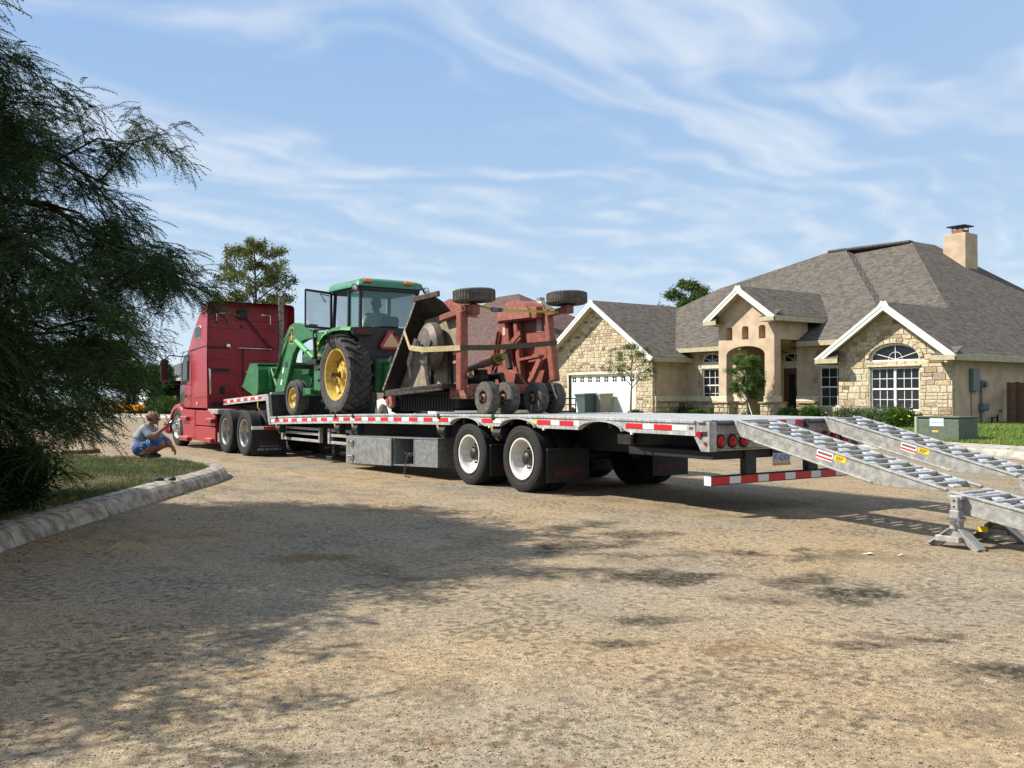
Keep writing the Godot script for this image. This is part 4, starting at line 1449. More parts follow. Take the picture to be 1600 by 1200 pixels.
func tyre_profile(R: float, w: float, bead: float, grooves: int) -> Array:
	var p := [Vector2(bead, -w * 0.40), Vector2(bead + 0.03, -w * 0.47), Vector2(lerpf(bead, R, 0.5), -w * 0.52), Vector2(R * 0.955, -w * 0.47), Vector2(R * 0.985, -w * 0.42)]
	var tw := w * 0.40
	p.append(Vector2(R, -tw))
	for g in grooves:
		var c := lerpf(-tw, tw, (g + 1.0) / (grooves + 1.0))
		var h := w * 0.022
		p.append_array([Vector2(R, c - h), Vector2(R - 0.014, c - h * 0.7), Vector2(R - 0.014, c + h * 0.7), Vector2(R, c + h)])
	p.append_array([Vector2(R, tw), Vector2(R * 0.985, w * 0.42), Vector2(R * 0.955, w * 0.47), Vector2(lerpf(bead, R, 0.5), w * 0.52), Vector2(bead + 0.03, w * 0.47), Vector2(bead, w * 0.40), Vector2(bead - 0.015, w * 0.3), Vector2(bead - 0.015, -w * 0.3)])
	return p

# truck wheel: centre on the outer tyre's middle plane, axis pointing out
func truck_wheel(parent: Node3D, c: Vector3, ax: Vector3, R: float, w: float, rim_m: Material, dish: bool, called := "wheel") -> Node3D:
	var W := sub(called, parent)
	var b := B.new()
	b.lathe(tyre_profile(R, w, R * 0.60, 4), c, ax, 48)
	# sidewall bands and lettering ridge
	b.lathe([Vector2(R * 0.90, w * 0.485), Vector2(R * 0.905, w * 0.50), Vector2(R * 0.915, w * 0.485)], c, ax, 48)
	b.lathe([Vector2(R * 0.66, w * 0.495), Vector2(R * 0.67, w * 0.515), Vector2(R * 0.685, w * 0.50)], c, ax, 48)
	part("tyre", b, M.tyre, W)
	b = B.new()
	var r0 := R * 0.60
	if dish:
		b.lathe([Vector2(r0 - 0.02, w * 0.28), Vector2(r0 - 0.006, w * 0.41), Vector2(r0 + 0.012, w * 0.455), Vector2(r0 + 0.012, w * 0.47), Vector2(r0 - 0.012, w * 0.46), Vector2(r0 - 0.03, w * 0.36), Vector2(r0 - 0.04, w * 0.1), Vector2(r0 - 0.055, -w * 0.06), Vector2(r0 - 0.075, -w * 0.14), Vector2(r0 - 0.11, -w * 0.18), Vector2(0.10, -w * 0.20), Vector2(0.09, -w * 0.16)], c, ax, 40)
	else:
		b.lathe([Vector2(r0 - 0.02, w * 0.28), Vector2(r0 - 0.006, w * 0.41), Vector2(r0 + 0.012, w * 0.455), Vector2(r0 + 0.012, w * 0.47), Vector2(r0 - 0.012, w * 0.46), Vector2(r0 - 0.035, w * 0.36), Vector2(r0 - 0.045, w * 0.30), Vector2(r0 - 0.07, w * 0.38), Vector2(0.17, w * 0.46), Vector2(0.10, w * 0.46), Vector2(0.09, w * 0.4)], c, ax, 40)
	part("rim", b, rim_m, W)
	b = B.new()
	var s := ax.cross(Vector3.UP).normalized()
	var u := Vector3.UP
	var hh := -w * 0.2 if dish else w * 0.46
	for k in 10:
		var a := TAU * k / 10
		var d := s * cos(a) + u * sin(a)
		b.cyl(c + d * 0.142 + ax * (hh - 0.01), c + d * 0.142 + ax * (hh + 0.035), 0.016, 6)
	b.lathe([Vector2(0.105, hh - 0.02), Vector2(0.10, hh + 0.05), Vector2(0.085, hh + 0.10), Vector2(0.05, hh + 0.12), Vector2(0.0, hh + 0.125)], c, ax, 20)
	part("hub", b, M.hub_metal if dish else M.chrome, W)
	return W

func yd(x: float) -> float:
	var t := x + 7.17
	return 1.05 - 0.00856 * t - 0.001715 * t * t

func yu(x: float) -> float:
	return 1.37 + (x + 20.44) * 0.0431

func vehicle_mats() -> void:
	mat("tyre", L(0.022, 0.021, 0.020), 0.85, 0.0, TX.mottle, 1.4)
	mat("dusty_tyre", L(0.060, 0.056, 0.050), 0.9, 0.0, TX.mottle, 1.6, TX.fine_n, 0.4)
	mat("chrome", L(0.75, 0.75, 0.74), 0.18, 1.0, TX.mild, 1.0)
	mat("hub_metal", L(0.035, 0.034, 0.033), 0.5, 0.4)
	mat("white_wheel", L(0.70, 0.68, 0.63), 0.45, 0.0, TX.mild, 1.5)
	mat("alu_wheel", L(0.62, 0.59, 0.54), 0.36, 0.85, TX.grime, 1.5)
	mat("aluminium", L(0.58, 0.58, 0.555), 0.5, 0.12, TX.streak, 0.6)
	mat("worn_alu", L(0.54, 0.53, 0.50), 0.5, 0.3, TX.grime, 1.3)
	mat("galvanised", L(0.36, 0.38, 0.38), 0.45, 0.45, TX.grime, 1.6)
	mat("black_frame", L(0.012, 0.012, 0.013), 0.6, 0.0, TX.grime, 1.0)
	mat("black_rubber", L(0.014, 0.014, 0.015), 0.7, 0.0, TX.grime, 1.0)
	mat("tape_white", L(0.72, 0.72, 0.70), 0.35)
	mat("tape_red", L(0.55, 0.015, 0.022), 0.35)
	mat("lens_red", L(0.42, 0.008, 0.012), 0.2)
	mat("lens_amber", L(0.75, 0.22, 0.01), 0.2)
	mat("lens_clear", L(0.75, 0.72, 0.6), 0.15)
	mat("strap_yellow", L(0.62, 0.36, 0.03), 0.85, 0.0, TX.grime, 3.0)
	mat("letter_red", L(0.15, 0.010, 0.012), 0.6)
	mat("letter_grey", L(0.42, 0.44, 0.44), 0.6)
	mat("plate_blue", L(0.02, 0.04, 0.16), 0.5)
	mat("plate_gold", L(0.6, 0.30, 0.02), 0.5)
	mat("maroon", L(0.16, 0.012, 0.02), 0.5)
	mat("label_yellow", L(0.85, 0.58, 0.01), 0.5)
	var red := mat("truck_red", L(0.36, 0.008, 0.016), 0.38, 0.0, TX.mild, 0.5)
	red.clearcoat_enabled = true
	red.clearcoat = 0.35
	red.clearcoat_roughness = 0.12
	mat("truck_red_dull", L(0.27, 0.008, 0.018), 0.5, 0.0, TX.mild, 0.6)
	mat("dark_glass", L(0.012, 0.014, 0.015), 0.05)

func tape(parent: Node3D, a: Vector3, c: Vector3, out: Vector3, h: float, first_red: bool, rl := 0.28, wl := 0.18) -> void:
	# white strip with red pieces proud of it; every piece follows the straight line a-c
	var b := B.new()
	b.bar(a + out * 0.002, c + out * 0.002, 0.004, h, 0.0)
	var tp := part("reflective_tape", b, M.tape_white, parent)
	var d := (c - a).normalized()
	var ln := a.distance_to(c)
	var s := 0.0 if first_red else wl
	while s < ln - 0.05:
		var e := minf(s + rl, ln)
		b = B.new()
		b.bar(a + d * s + out * 0.004, a + d * e + out * 0.004, 0.006, h + 0.002, 0.0)
		part("red_stripe", b, M.tape_red, tp)
		s += rl + wl

func build_trailer() -> void:
	var T := thing("step_deck_trailer", "long silver step-deck trailer with red and white reflective tape along its edge", "trailer", Vector3(-14, 0, -8.87))
	var z0 := -7.55
	var z1 := -10.17
	var b: B
	var alu: Material = M.aluminium
	# near and far side rails with wheel cut-outs
	for zz in [z0, z1]:
		b = B.new()
		var pg := PackedVector2Array()
		var xs := []
		var x := -20.0
		while x < -7.3:
			xs.append(x); x += 0.12
		xs.append(-7.3)
		for q in xs: pg.append(Vector2(q, yd(q)))
		xs.reverse()
		for q in xs:
			var y: float = yd(q) - 0.165
			for ar in [[-11.98, 0.40], [-10.62, 0.40], [-8.87, 0.40]]:
				var dx: float = (q - ar[0]) / ar[1]
				if absf(dx) < 1.0: y += 0.115 * sqrt(1.0 - dx * dx)
			pg.append(Vector2(q, y))
		b.prism(pg, Vector3(0, 0, zz - (0.05 if zz == z0 else 0.0)), Vector3.RIGHT, Vector3.UP, 0.05)
		# top lip and bottom flange
		for i in range(xs.size() - 1):
			var q0: float = xs[i + 1]
			var q1: float = xs[i]
			var lip := 0.01 if zz == z0 else -0.06
			b.bar(Vector3(q0, yd(q0) - 0.014, zz + lip - 0.02), Vector3(q1 + 0.002, yd(q1) - 0.014, zz + lip - 0.02), 0.05, 0.034, 0.004)
		part("side_rail", b, alu, T)
		if zz == z0:
			for ar in [-11.98, -10.62, -8.87]:
				b = B.new()
				var p := []
				for k in 15:
					var a := PI - PI * k / 14.0
					p.append(Vector3(ar + 0.41 * cos(a), yd(ar) - 0.155 + 0.115 * sin(a), zz + 0.02))
				for k in 14:
					b.bar(p[k], p[k + 1], 0.05, 0.018, 0.0)
				part("arch_lip", b, alu, T)
	# tape on the near rail, in runs between the arches
	for run in [[-19.95, -12.42], [-11.54, -11.06], [-10.18, -9.3], [-8.42, -7.42]]:
		var n := maxi(1, int((run[1] - run[0]) / 1.4))
		for k in n:
			var xa: float = lerpf(run[0], run[1], float(k) / n)
			var xb: float = lerpf(run[0], run[1], float(k + 1) / n)
			tape(T, Vector3(xa, yd(xa) - 0.085, z0 + 0.001), Vector3(xb, yd(xb) - 0.085, z0 + 0.001), Vector3(0, 0, 1), 0.055, k % 2 == 0 if run[0] > -15 else false, 0.29, 0.19)
	b = B.new()
	b.bx(Vector3(-10.42, yd(-10.4) - 0.11, z0), Vector3(-10.2, yd(-10.2) - 0.07, z0 + 0.006))
	part("warning_label", b, M.label_yellow, T)
	text("lettering", "48R", "Droid Sans", 0.03, Vector3(-7.36, yd(-7.4) - 0.085, z0 + 0.004), Basis(), M.black_frame, T)
	# deck planks of the lower deck
	for k in 20:
		var za := lerpf(z0 - 0.06, z1 + 0.06, float(k) / 20)
		var zb := lerpf(z0 - 0.06, z1 + 0.06, float(k + 1) / 20)
		b = B.new()
		var rows := []
		for i in 14:
			var q := lerpf(-20.02, -7.24, i / 13.0)
			var y := yd(q) - 0.004
			rows.append([Vector3(q, y - 0.03, za - 0.003), Vector3(q, y - 0.004, za - 0.005), Vector3(q, y, za - 0.010)])
		for i in 13:
			var q0 := lerpf(-20.02, -7.24, i / 13.0)
			var q1 := lerpf(-20.02, -7.24, (i + 1) / 13.0)
			var ya := yd(q0) - 0.004
			var yb := yd(q1) - 0.004
			b.oquad(Vector3(q0, ya, za - 0.008), Vector3(q1, yb, za - 0.008), Vector3(q1, yb, zb + 0.008), Vector3(q0, ya, zb + 0.008), Vector3(q0, ya - 1, za))
			for e in [[za, -0.008], [zb, 0.008]]:
				b.oquad(Vector3(q0, ya, e[0] + e[1]), Vector3(q1, yb, e[0] + e[1]), Vector3(q1, yb - 0.04, e[0]), Vector3(q0, ya - 0.04, e[0]), Vector3(q0, ya - 0.02, (za + zb) / 2.0))
			b.oquad(Vector3(q0, ya - 0.04, za), Vector3(q1, yb - 0.04, za), Vector3(q1, yb - 0.04, zb), Vector3(q0, ya - 0.04, zb), Vector3(q0, ya + 1, za))
		part("deck_plank", b, alu if k % 3 else M.worn_alu, T)
	# upper deck over the truck's wheels
	b = B.new()
	for i in 6:
		var q0 := lerpf(-23.22, -20.25, i / 6.0)
		var q1 := lerpf(-23.22, -20.25, (i + 1) / 6.0)
		b.bar(Vector3(q0, yu(q0) - 0.07, z0 - 0.02), Vector3(q1, yu(q1) - 0.07, z0 - 0.02), 0.05, 0.14, 0.004)
		b.bar(Vector3(q0, yu(q0) - 0.07, z1 + 0.02), Vector3(q1, yu(q1) - 0.07, z1 + 0.02), 0.05, 0.14, 0.004)
	part("side_rail", b, alu, T)
	for k in 14:
		var za := lerpf(z0 - 0.05, z1 + 0.05, float(k) / 14)
		var zb := lerpf(z0 - 0.05, z1 + 0.05, float(k + 1) / 14)
		b = B.new()
		b.bar(Vector3(-23.2, yu(-23.2) - 0.025, (za + zb) / 2), Vector3(-20.2, yu(-20.2) - 0.025, (za + zb) / 2), absf(zb - za) - 0.012, 0.04, 0.006)
		part("deck_plank", b, alu, T)
	tape(T, Vector3(-23.18, yu(-23.18) - 0.062, z0 + 0.006), Vector3(-20.55, yu(-20.55) - 0.062, z0 + 0.006), Vector3(0, 0, 1), 0.055, true, 0.29, 0.19)
	b = B.new()
	b.bx(Vector3(-23.24, yu(-23.2) - 0.16, z1), Vector3(-23.18, yu(-23.2), z0))
	b.bar(Vector3(-23.0, 1.03, -8.87), Vector3(-20.3, 1.12, -8.87), 1.9, 0.16, 0.01)
	b.bar(Vector3(-21.9, 0.98, -8.87), Vector3(-20.9, 0.98, -8.87), 1.0, 0.1, 0.01)
	part("upper_frame", b, M.black_frame, T)
	# step: corner posts and the bulkhead between the decks
	b = B.new()
	b.prism(PackedVector2Array([Vector2(-20.28, 1.38), Vector2(-20.12, 1.38), Vector2(-19.98, 0.70), Vector2(-20.06, 0.70), Vector2(-20.12, 0.78)]), Vector3(0, 0, z0 - 0.05), Vector3.RIGHT, Vector3.UP, 0.07)
	b.prism(PackedVector2Array([Vector2(-20.28, 1.38), Vector2(-20.12, 1.38), Vector2(-19.98, 0.70), Vector2(-20.06, 0.70), Vector2(-20.12, 0.78)]), Vector3(0, 0, z1), Vector3.RIGHT, Vector3.UP, 0.07)
	b.bar(Vector3(-20.1, 1.39, z0 - 0.03), Vector3(-20.1, 1.39, z1 + 0.03), 0.1, 0.05, 0.005)
	part("step_post", b, M.worn_alu, T)
	b = B.new()
	b.bx(Vector3(-20.12, 0.85, z1 + 0.04), Vector3(-20.08, 1.37, z0 - 0.06))
	part("bulkhead", b, mat("dark_bulkhead", L(0.03, 0.032, 0.03), 0.6, 0.0, TX.rust, 0.9), T)
	# main beams and cross-members
	for zz in [-8.32, -9.42]:
		b = B.new()
		b.prism(PackedVector2Array([Vector2(-20.2, 0.70), Vector2(-18.6, 0.52), Vector2(-8.6, 0.60), Vector2(-7.25, 0.72), Vector2(-7.25, 0.98), Vector2(-14, 0.93), Vector2(-20.2, 0.83)]), Vector3(0, 0, zz - 0.05), Vector3.RIGHT, Vector3.UP, 0.1)
		part("main_beam", b, M.black_frame, T)
	b = B.new()
	var xx := -19.7
	while xx < -7.4:
		b.bx(Vector3(xx - 0.03, yd(xx) - 0.14, z1 + 0.06), Vector3(xx + 0.03, yd(xx) - 0.05, z0 - 0.06))
		xx += 0.42
	part("cross_member", b, M.black_frame, T, true)
	# wheels
	for wx in [-11.95, -10.60]:
		for side in [[-7.70, 1.0], [-10.02, -1.0]]:
			truck_wheel(T, Vector3(wx, 0.462, side[0]), Vector3(0, 0, side[1]), 0.462, 0.26, M.white_wheel, true)
			var b2 := B.new()
			b2.lathe(tyre_profile(0.462, 0.26, 0.28, 4), Vector3(wx, 0.462, side[0] - 0.33 * side[1]), Vector3(0, 0, side[1]), 32)
			b2.lathe([Vector2(0.28, 0.1), Vector2(0.05, 0.1)], Vector3(wx, 0.462, side[0] - 0.33 * side[1]), Vector3(0, 0, side[1]), 24)
			part("inner_tyre", b2, M.tyre, T)
		b = B.new()
		b.cyl(Vector3(wx, 0.462, -9.8), Vector3(wx, 0.462, -7.9), 0.065, 12)
		for zz in [-8.32, -9.42]:
			b.bx(Vector3(wx - 0.45, 0.55, zz - 0.06), Vector3(wx + 0.25, 0.68, zz + 0.06), 0.02)
			b.cyl(Vector3(wx + 0.3, 0.42, zz), Vector3(wx + 0.3, 0.66, zz), 0.13, 14)
		part("axle", b, M.black_frame, T)
	# mud flaps behind each axle, faded script on them
	for fx in [-11.33, -9.98]:
		for fz in [[-8.27, -7.55], [-10.17, -9.45]]:
			b = B.new()
			b.bx(Vector3(fx - 0.006, 0.17, fz[0]), Vector3(fx + 0.006, 0.60, fz[1]), 0.004)
			var fl := part("mud_flap", b, M.black_rubber, T)
			text("lettering", "Infinity", "Droid Serif", 0.10, Vector3(fx + 0.008, 0.31, (fz[0] + fz[1]) / 2.0), FACE_X * Basis(Vector3(0, 0, 1), 0.10), M.letter_red, fl)
		b = B.new()
		b.bx(Vector3(fx - 0.02, 0.595, -10.17), Vector3(fx + 0.02, 0.625, -7.55), 0.005)
		part("flap_bar", b, M.black_frame, T)
	b = B.new()
	b.bx(Vector3(-9.3, 0.70, -8.25), Vector3(-9.05, 0.84, -8.18), 0.01)
	part("valve_plate", b, M.galvanised, T)
	# small lights under the rail
	for lx in [-11.35, -10.05, -8.32]:
		b = B.new()
		b.cyl(Vector3(lx, yd(lx) - 0.175, z0 - 0.02), Vector3(lx, yd(lx) - 0.175, z0 + 0.012), 0.017, 10)
		part("marker_light", b, M.lens_clear, T)
	# winches with yellow strap tails
	for wx in [-19.62, -16.62, -15.85, -12.78, -11.25]:
		b = B.new()
		b.cyl(Vector3(wx + 0.02, yd(wx) - 0.26, z0 - 0.02), Vector3(wx + 0.22, yd(wx) - 0.26, z0 - 0.02), 0.065, 12)
		b.bx(Vector3(wx + 0.22, yd(wx) - 0.34, z0 - 0.1), Vector3(wx + 0.235, yd(wx) - 0.17, z0 + 0.03), 0.003)
		b.bx(Vector3(wx - 0.03, yd(wx) - 0.07, z0 - 0.005), Vector3(wx + 0.05, yd(wx) + 0.012, z0 + 0.022), 0.008)
		var wn := part("winch", b, M.black_frame, T)
		b = B.new()
		var g0 := []
		var g1 := []
		for k in 8:
			var f := k / 7.0
			var q := Vector3(wx - 0.02 + 0.10 * f * f, yd(wx) - 0.165 - 0.20 * f, z0 + 0.015 - 0.05 * f * f)
			g0.append(q - Vector3(0.03, 0, 0)); g1.append(q + Vector3(0.03, 0, 0))
		b.grid([g0, g1])
		part("strap_tail", b, M.strap_yellow, wn)
	b = B.new()
	b.grid([[Vector3(-22.0 + 1.1, 1.22, z0 - 0.02), Vector3(-20.86, 1.1, z0), Vector3(-20.8, 1.0, z0 - 0.03)], [Vector3(-20.84, 1.22, z0 - 0.02), Vector3(-20.8, 1.1, z0), Vector3(-20.74, 1.0, z0 - 0.03)]])
	part("strap_tail", b, M.strap_yellow, T)
	# tool box: closed left door, open middle, right bin
	var tb := sub("tool_box", T)
	b = B.new()
	var bt := func(x: float): return lerpf(0.60, 0.66, (x + 16.1) / 3.25)
	var bb := func(x: float): return lerpf(0.09, 0.20, (x + 16.1) / 3.25)
	b.prism(PackedVector2Array([Vector2(-16.1, bb.call(-16.1)), Vector2(-12.85, bb.call(-12.85)), Vector2(-12.85, bt.call(-12.85)), Vector2(-16.1, bt.call(-16.1))]), Vector3(0, 0, -8.3), Vector3.RIGHT, Vector3.UP, 0.03)
	b.prism(PackedVector2Array([Vector2(-16.1, bt.call(-16.1) - 0.02), Vector2(-12.85, bt.call(-12.85) - 0.02), Vector2(-12.85, bt.call(-12.85)), Vector2(-16.1, bt.call(-16.1))]), Vector3(0, 0, -8.27), Vector3.RIGHT, Vector3.UP, 0.70)
	b.prism(PackedVector2Array([Vector2(-16.1, bb.call(-16.1)), Vector2(-12.85, bb.call(-12.85)), Vector2(-12.85, bb.call(-12.85) + 0.02), Vector2(-16.1, bb.call(-16.1) + 0.02)]), Vector3(0, 0, -8.27), Vector3.RIGHT, Vector3.UP, 0.70)
	for q in [-16.09, -14.32, -13.62, -12.87]:
		b.bx(Vector3(q - 0.012, bb.call(q) + 0.02, -8.27), Vector3(q + 0.012, bt.call(q) - 0.02, -7.575))
	part("body", b, M.galvanised, tb)
	b = B.new()
	b.prism(PackedVector2Array([Vector2(-13.61, bb.call(-13.61) + 0.01), Vector2(-12.86, bb.call(-12.86) + 0.01), Vector2(-12.86, bt.call(-12.86) - 0.01), Vector2(-13.61, bt.call(-13.61) - 0.01)]), Vector3(0, 0, -7.6), Vector3.RIGHT, Vector3.UP, 0.02)
	part("panel", b, M.galvanised, tb)
	b = B.new()
	b.prism(PackedVector2Array([Vector2(-16.12, bb.call(-16.1) + 0.0), Vector2(-14.34, bb.call(-14.34) - 0.01), Vector2(-14.34, bt.call(-14.34) - 0.03), Vector2(-16.12, bt.call(-16.1) - 0.02)]), Vector3(0, 0, -7.56), Vector3.RIGHT, Vector3.UP, 0.03, 0.008)
	part("door", b, mat("greasy_steel", L(0.38, 0.39, 0.38), 0.45, 0.4, TX.grime, 0.75), tb)
	for q in [0.22, 0.48]:
		b = B.new()
		b.bx(Vector3(-15.95, q - 0.05, -7.53), Vector3(-15.78, q + 0.05, -7.495), 0.012)
		b.cyl(Vector3(-15.88, q, -7.5), Vector3(-15.88, q, -7.45), 0.03, 10)
		part("latch", b, M.chrome, tb)
	b = B.new()
	for q in [[-14.1, 0.28], [-13.9, 0.3]]:
		b.cyl(Vector3(q[0], q[1] - 0.1, -7.9), Vector3(q[0], q[1] + 0.12, -7.9), 0.06, 10)
	part("binder", b, M.black_frame, tb)
	# folded side extensions hung below the deck
	for q in [[-19.75, -17.75], [-17.3, -16.3]]:
		b = B.new()
		for yy in [0.56, 0.66, 0.42]:
			b.bar(Vector3(q[0], yy, -7.75), Vector3(q[1], yy, -7.75), 0.05, 0.055, 0.005)
		b.bx(Vector3(q[0] - 0.03, 0.39, -7.78), Vector3(q[0] + 0.06, 0.70, -7.70), 0.006)
		b.bx(Vector3(q[1] - 0.03, 0.39, -7.78), Vector3(q[1] + 0.03, 0.70, -7.70), 0.006)
		part("rack", b, M.worn_alu, T)
	b = B.new()
	b.bx(Vector3(-17.75, 0.12, -8.1), Vector3(-17.62, 0.66, -7.98), 0.01)
	b.bx(Vector3(-17.82, 0.05, -8.2), Vector3(-17.54, 0.12, -7.88), 0.01)
	b.bx(Vector3(-17.75, 0.12, -9.72), Vector3(-17.62, 0.66, -9.6), 0.01)
	part("landing_leg", b, M.black_frame, T)
	# --- rear end ---
	var xr := -7.17
	b = B.new()
	b.bx(Vector3(xr - 0.05, 0.90, z1 - 0.02), Vector3(xr - 0.008, 1.03, z0 - 0.02), 0.004)
	b.bx(Vector3(xr - 0.06, 0.74, z1 - 0.02), Vector3(xr, 0.897, z0 - 0.02), 0.004)
	b.bx(Vector3(xr - 0.10, 1.03, z1 - 0.04), Vector3(xr + 0.01, 1.055, z0 + 0.02), 0.004)
	b.bx(Vector3(xr - 0.06, 0.72, z1 - 0.02), Vector3(xr + 0.012, 0.738, z0 - 0.02), 0.003)
	part("rear_sill", b, mat("sill_metal", L(0.58, 0.55, 0.49), 0.5, 0.35, TX.grime, 1.5), T)
	for zz in [z0 - 0.02, z1 - 0.02]:
		b = B.new()
		b.prism(PackedVector2Array([Vector2(-7.36, 1.045), Vector2(-7.10, 1.045), Vector2(-7.10, 0.72), Vector2(-7.22, 0.72), Vector2(-7.36, 0.93)]), Vector3(0, 0, zz), Vector3.RIGHT, Vector3.UP, 0.012)
		b.bx(Vector3(-7.112, 0.72, zz - 0.1), Vector3(-7.10, 1.045, zz))
		var cp := part("corner_plate", b, M.worn_alu, T)
		if zz > -9:
			b = B.new()
			b.cyl(Vector3(-7.24, 0.905, zz + 0.01), Vector3(-7.24, 0.905, zz + 0.035), 0.034, 18)
			part("side_light", b, M.lens_red, cp)
			b = B.new()
			b.cyl(Vector3(-7.155, 0.81, zz + 0.01), Vector3(-7.155, 0.81, zz + 0.03), 0.017, 14)
			part("side_light", b, M.lens_red, cp)
			b = B.new()
			b.bx(Vector3(-7.22, 0.885, zz + 0.0125), Vector3(-7.13, 0.935, zz + 0.016))
			part("slot", b, M.hub_metal, cp)
	for lz in [-7.80, -7.985, -8.17, -9.61, -9.80, -9.99]:
		b = B.new()
		b.lathe([Vector2(0.062, 0.0), Vector2(0.075, 0.004), Vector2(0.078, 0.016), Vector2(0.064, 0.02), Vector2(0.058, 0.010)], Vector3(xr, 0.825, lz), Vector3.RIGHT, 24)
		var gr := part("tail_light", b, M.black_rubber, T)
		b = B.new()
		b.lathe([Vector2(0.06, 0.006), Vector2(0.056, 0.024), Vector2(0.03, 0.032), Vector2(0.0, 0.034)], Vector3(xr, 0.825, lz), Vector3.RIGHT, 24)
		part("lens", b, M.lens_red, gr)
	for q in [[-7.68, -8.60], [-9.24, -10.14]]:
		b = B.new()
		b.cyl(Vector3(xr + 0.05, 1.03, q[0]), Vector3(xr + 0.05, 1.03, q[1]), 0.027, 12)
		b.bx(Vector3(xr, 0.95, q[0] - 0.012), Vector3(xr + 0.07, 1.06, q[0] + 0.012), 0.004)
		b.bx(Vector3(xr, 0.95, q[1] - 0.012), Vector3(xr + 0.07, 1.06, q[1] + 0.012), 0.004)
		part("hinge_bar", b, mat("blue_steel", L(0.10, 0.11, 0.14), 0.35, 0.8), T)
	b = B.new()
	b.bx(Vector3(xr - 0.006, 0.99, -9.18), Vector3(xr + 0.012, 1.045, -8.62), 0.002)
	var st := part("reflective_tape", b, M.tape_white, T)
	for q in [[-8.90, -8.62], [-9.18, -9.06]]:
		b = B.new()
		b.bx(Vector3(xr, 0.988, q[0]), Vector3(xr + 0.015, 1.047, q[1]), 0.002)
		part("red_stripe", b, M.tape_red, st)
	b = B.new()
	b.bx(Vector3(xr - 0.006, 0.915, -9.08), Vector3(xr - 0.003, 0.98, -8.62), 0.001)
	var nm := part("name_plate", b, M.maroon, T)
	text("lettering", "FONTAINE", "Droid Sans", 0.045, Vector3(xr - 0.001, 0.947, -8.85), FACE_X, M.tape_white, nm, 1.5)
	# bumper
	b = B.new()
	b.bx(Vector3(xr - 0.10, 0.345, -10.10), Vector3(xr, 0.445, -7.66), 0.006)
	var bp := part("bumper", b, M.black_frame, T)
	tape(bp, Vector3(xr + 0.001, 0.395, -7.66), Vector3(xr + 0.001, 0.395, -10.10), Vector3(1, 0, 0), 0.078, true, 0.285, 0.185)
	b = B.new()
	b.bx(Vector3(xr - 0.1, 0.345, -7.658), Vector3(xr, 0.445, -7.655))
	part("end_cap", b, M.tape_white, bp)
	for q in [-8.33, -9.43]:
		b = B.new()
		b.bx(Vector3(xr - 0.11, 0.445, q - 0.09), Vector3(xr - 0.02, 0.72, q + 0.09), 0.006)
		part("bumper_post", b, mat("post_grey", L(0.035, 0.036, 0.034), 0.6, 0.0, TX.grime, 1.0), T)
	b = B.new()
	b.bx(Vector3(-8.6, 0.62, -10.0), Vector3(xr - 0.05, 0.72, -7.75), 0.01)
	part("rear_frame", b, M.black_frame, T)
	# licence plate
	b = B.new()
	b.bx(Vector3(xr - 0.03, 0.52, -9.01), Vector3(xr - 0.02, 0.70, -8.70), 0.004)
	var pl := part("licence_plate", b, mat("plate_white", L(0.5, 0.53, 0.58), 0.5), T)
	b = B.new()
	b.bx(Vector3(xr - 0.02, 0.665, -9.01), Vector3(xr - 0.017, 0.70, -8.70))
	part("plate_band", b, M.plate_blue, pl)
	b = B.new()
	b.bx(Vector3(xr - 0.02, 0.52, -9.01), Vector3(xr - 0.017, 0.552, -8.70))
	part("plate_band", b, M.plate_gold, pl)
	text("lettering", "PT-4241F", "Droid Sans", 0.085, Vector3(xr - 0.018, 0.608, -8.855), FACE_X, M.plate_blue, pl, 0.62)
	# chain hanging out of the tool box
	b = B.new()
	var cp := [Vector3(-13.75, 0.38, -7.62), Vector3(-13.78, 0.34, -7.54), Vector3(-13.84, 0.18, -7.53), Vector3(-13.84, 0.02, -7.52), Vector3(-13.72, 0.012, -7.47), Vector3(-13.5, 0.012, -7.44)]
	var cv := Curve3D.new()
	for p in cp: cv.add_point(p)
	var ln := cv.get_baked_length()
	var nl := int(ln / 0.032)
	for k in nl:
		var p := cv.sample_baked(ln * k / nl)
		var q := cv.sample_baked(ln * (k + 1) / nl)
		var d := (q - p).normalized()
		var s := d.cross(Vector3(0.3, 0.2, 1) if k % 2 else Vector3(1, 0.3, -0.2)).normalized()
		var m := (p + q) / 2.0
		var ring := []
		for j in 9:
			var a := TAU * j / 8
			ring.append(m + d * cos(a) * 0.024 + s * sin(a) * 0.014)
		b.tube(ring, 0.005, 5, -1.0, false)
	for k in 14:
		var o := Vector3(-13.9 + rng.randf() * 0.3, 0.34 + rng.randf() * 0.06, -7.63 + rng.randf() * 0.08)
		b.torus(o, Vector3(rng.randf() - 0.5, rng.randf() - 0.5, rng.randf() - 0.5), 0.018, 0.005, 8, 5)
	tag(part("chain", b, mat("rusty_chain", L(0.12, 0.08, 0.055), 0.7, 0.4), self), "rusty steel chain hanging from the open tool box to the street", "chain")

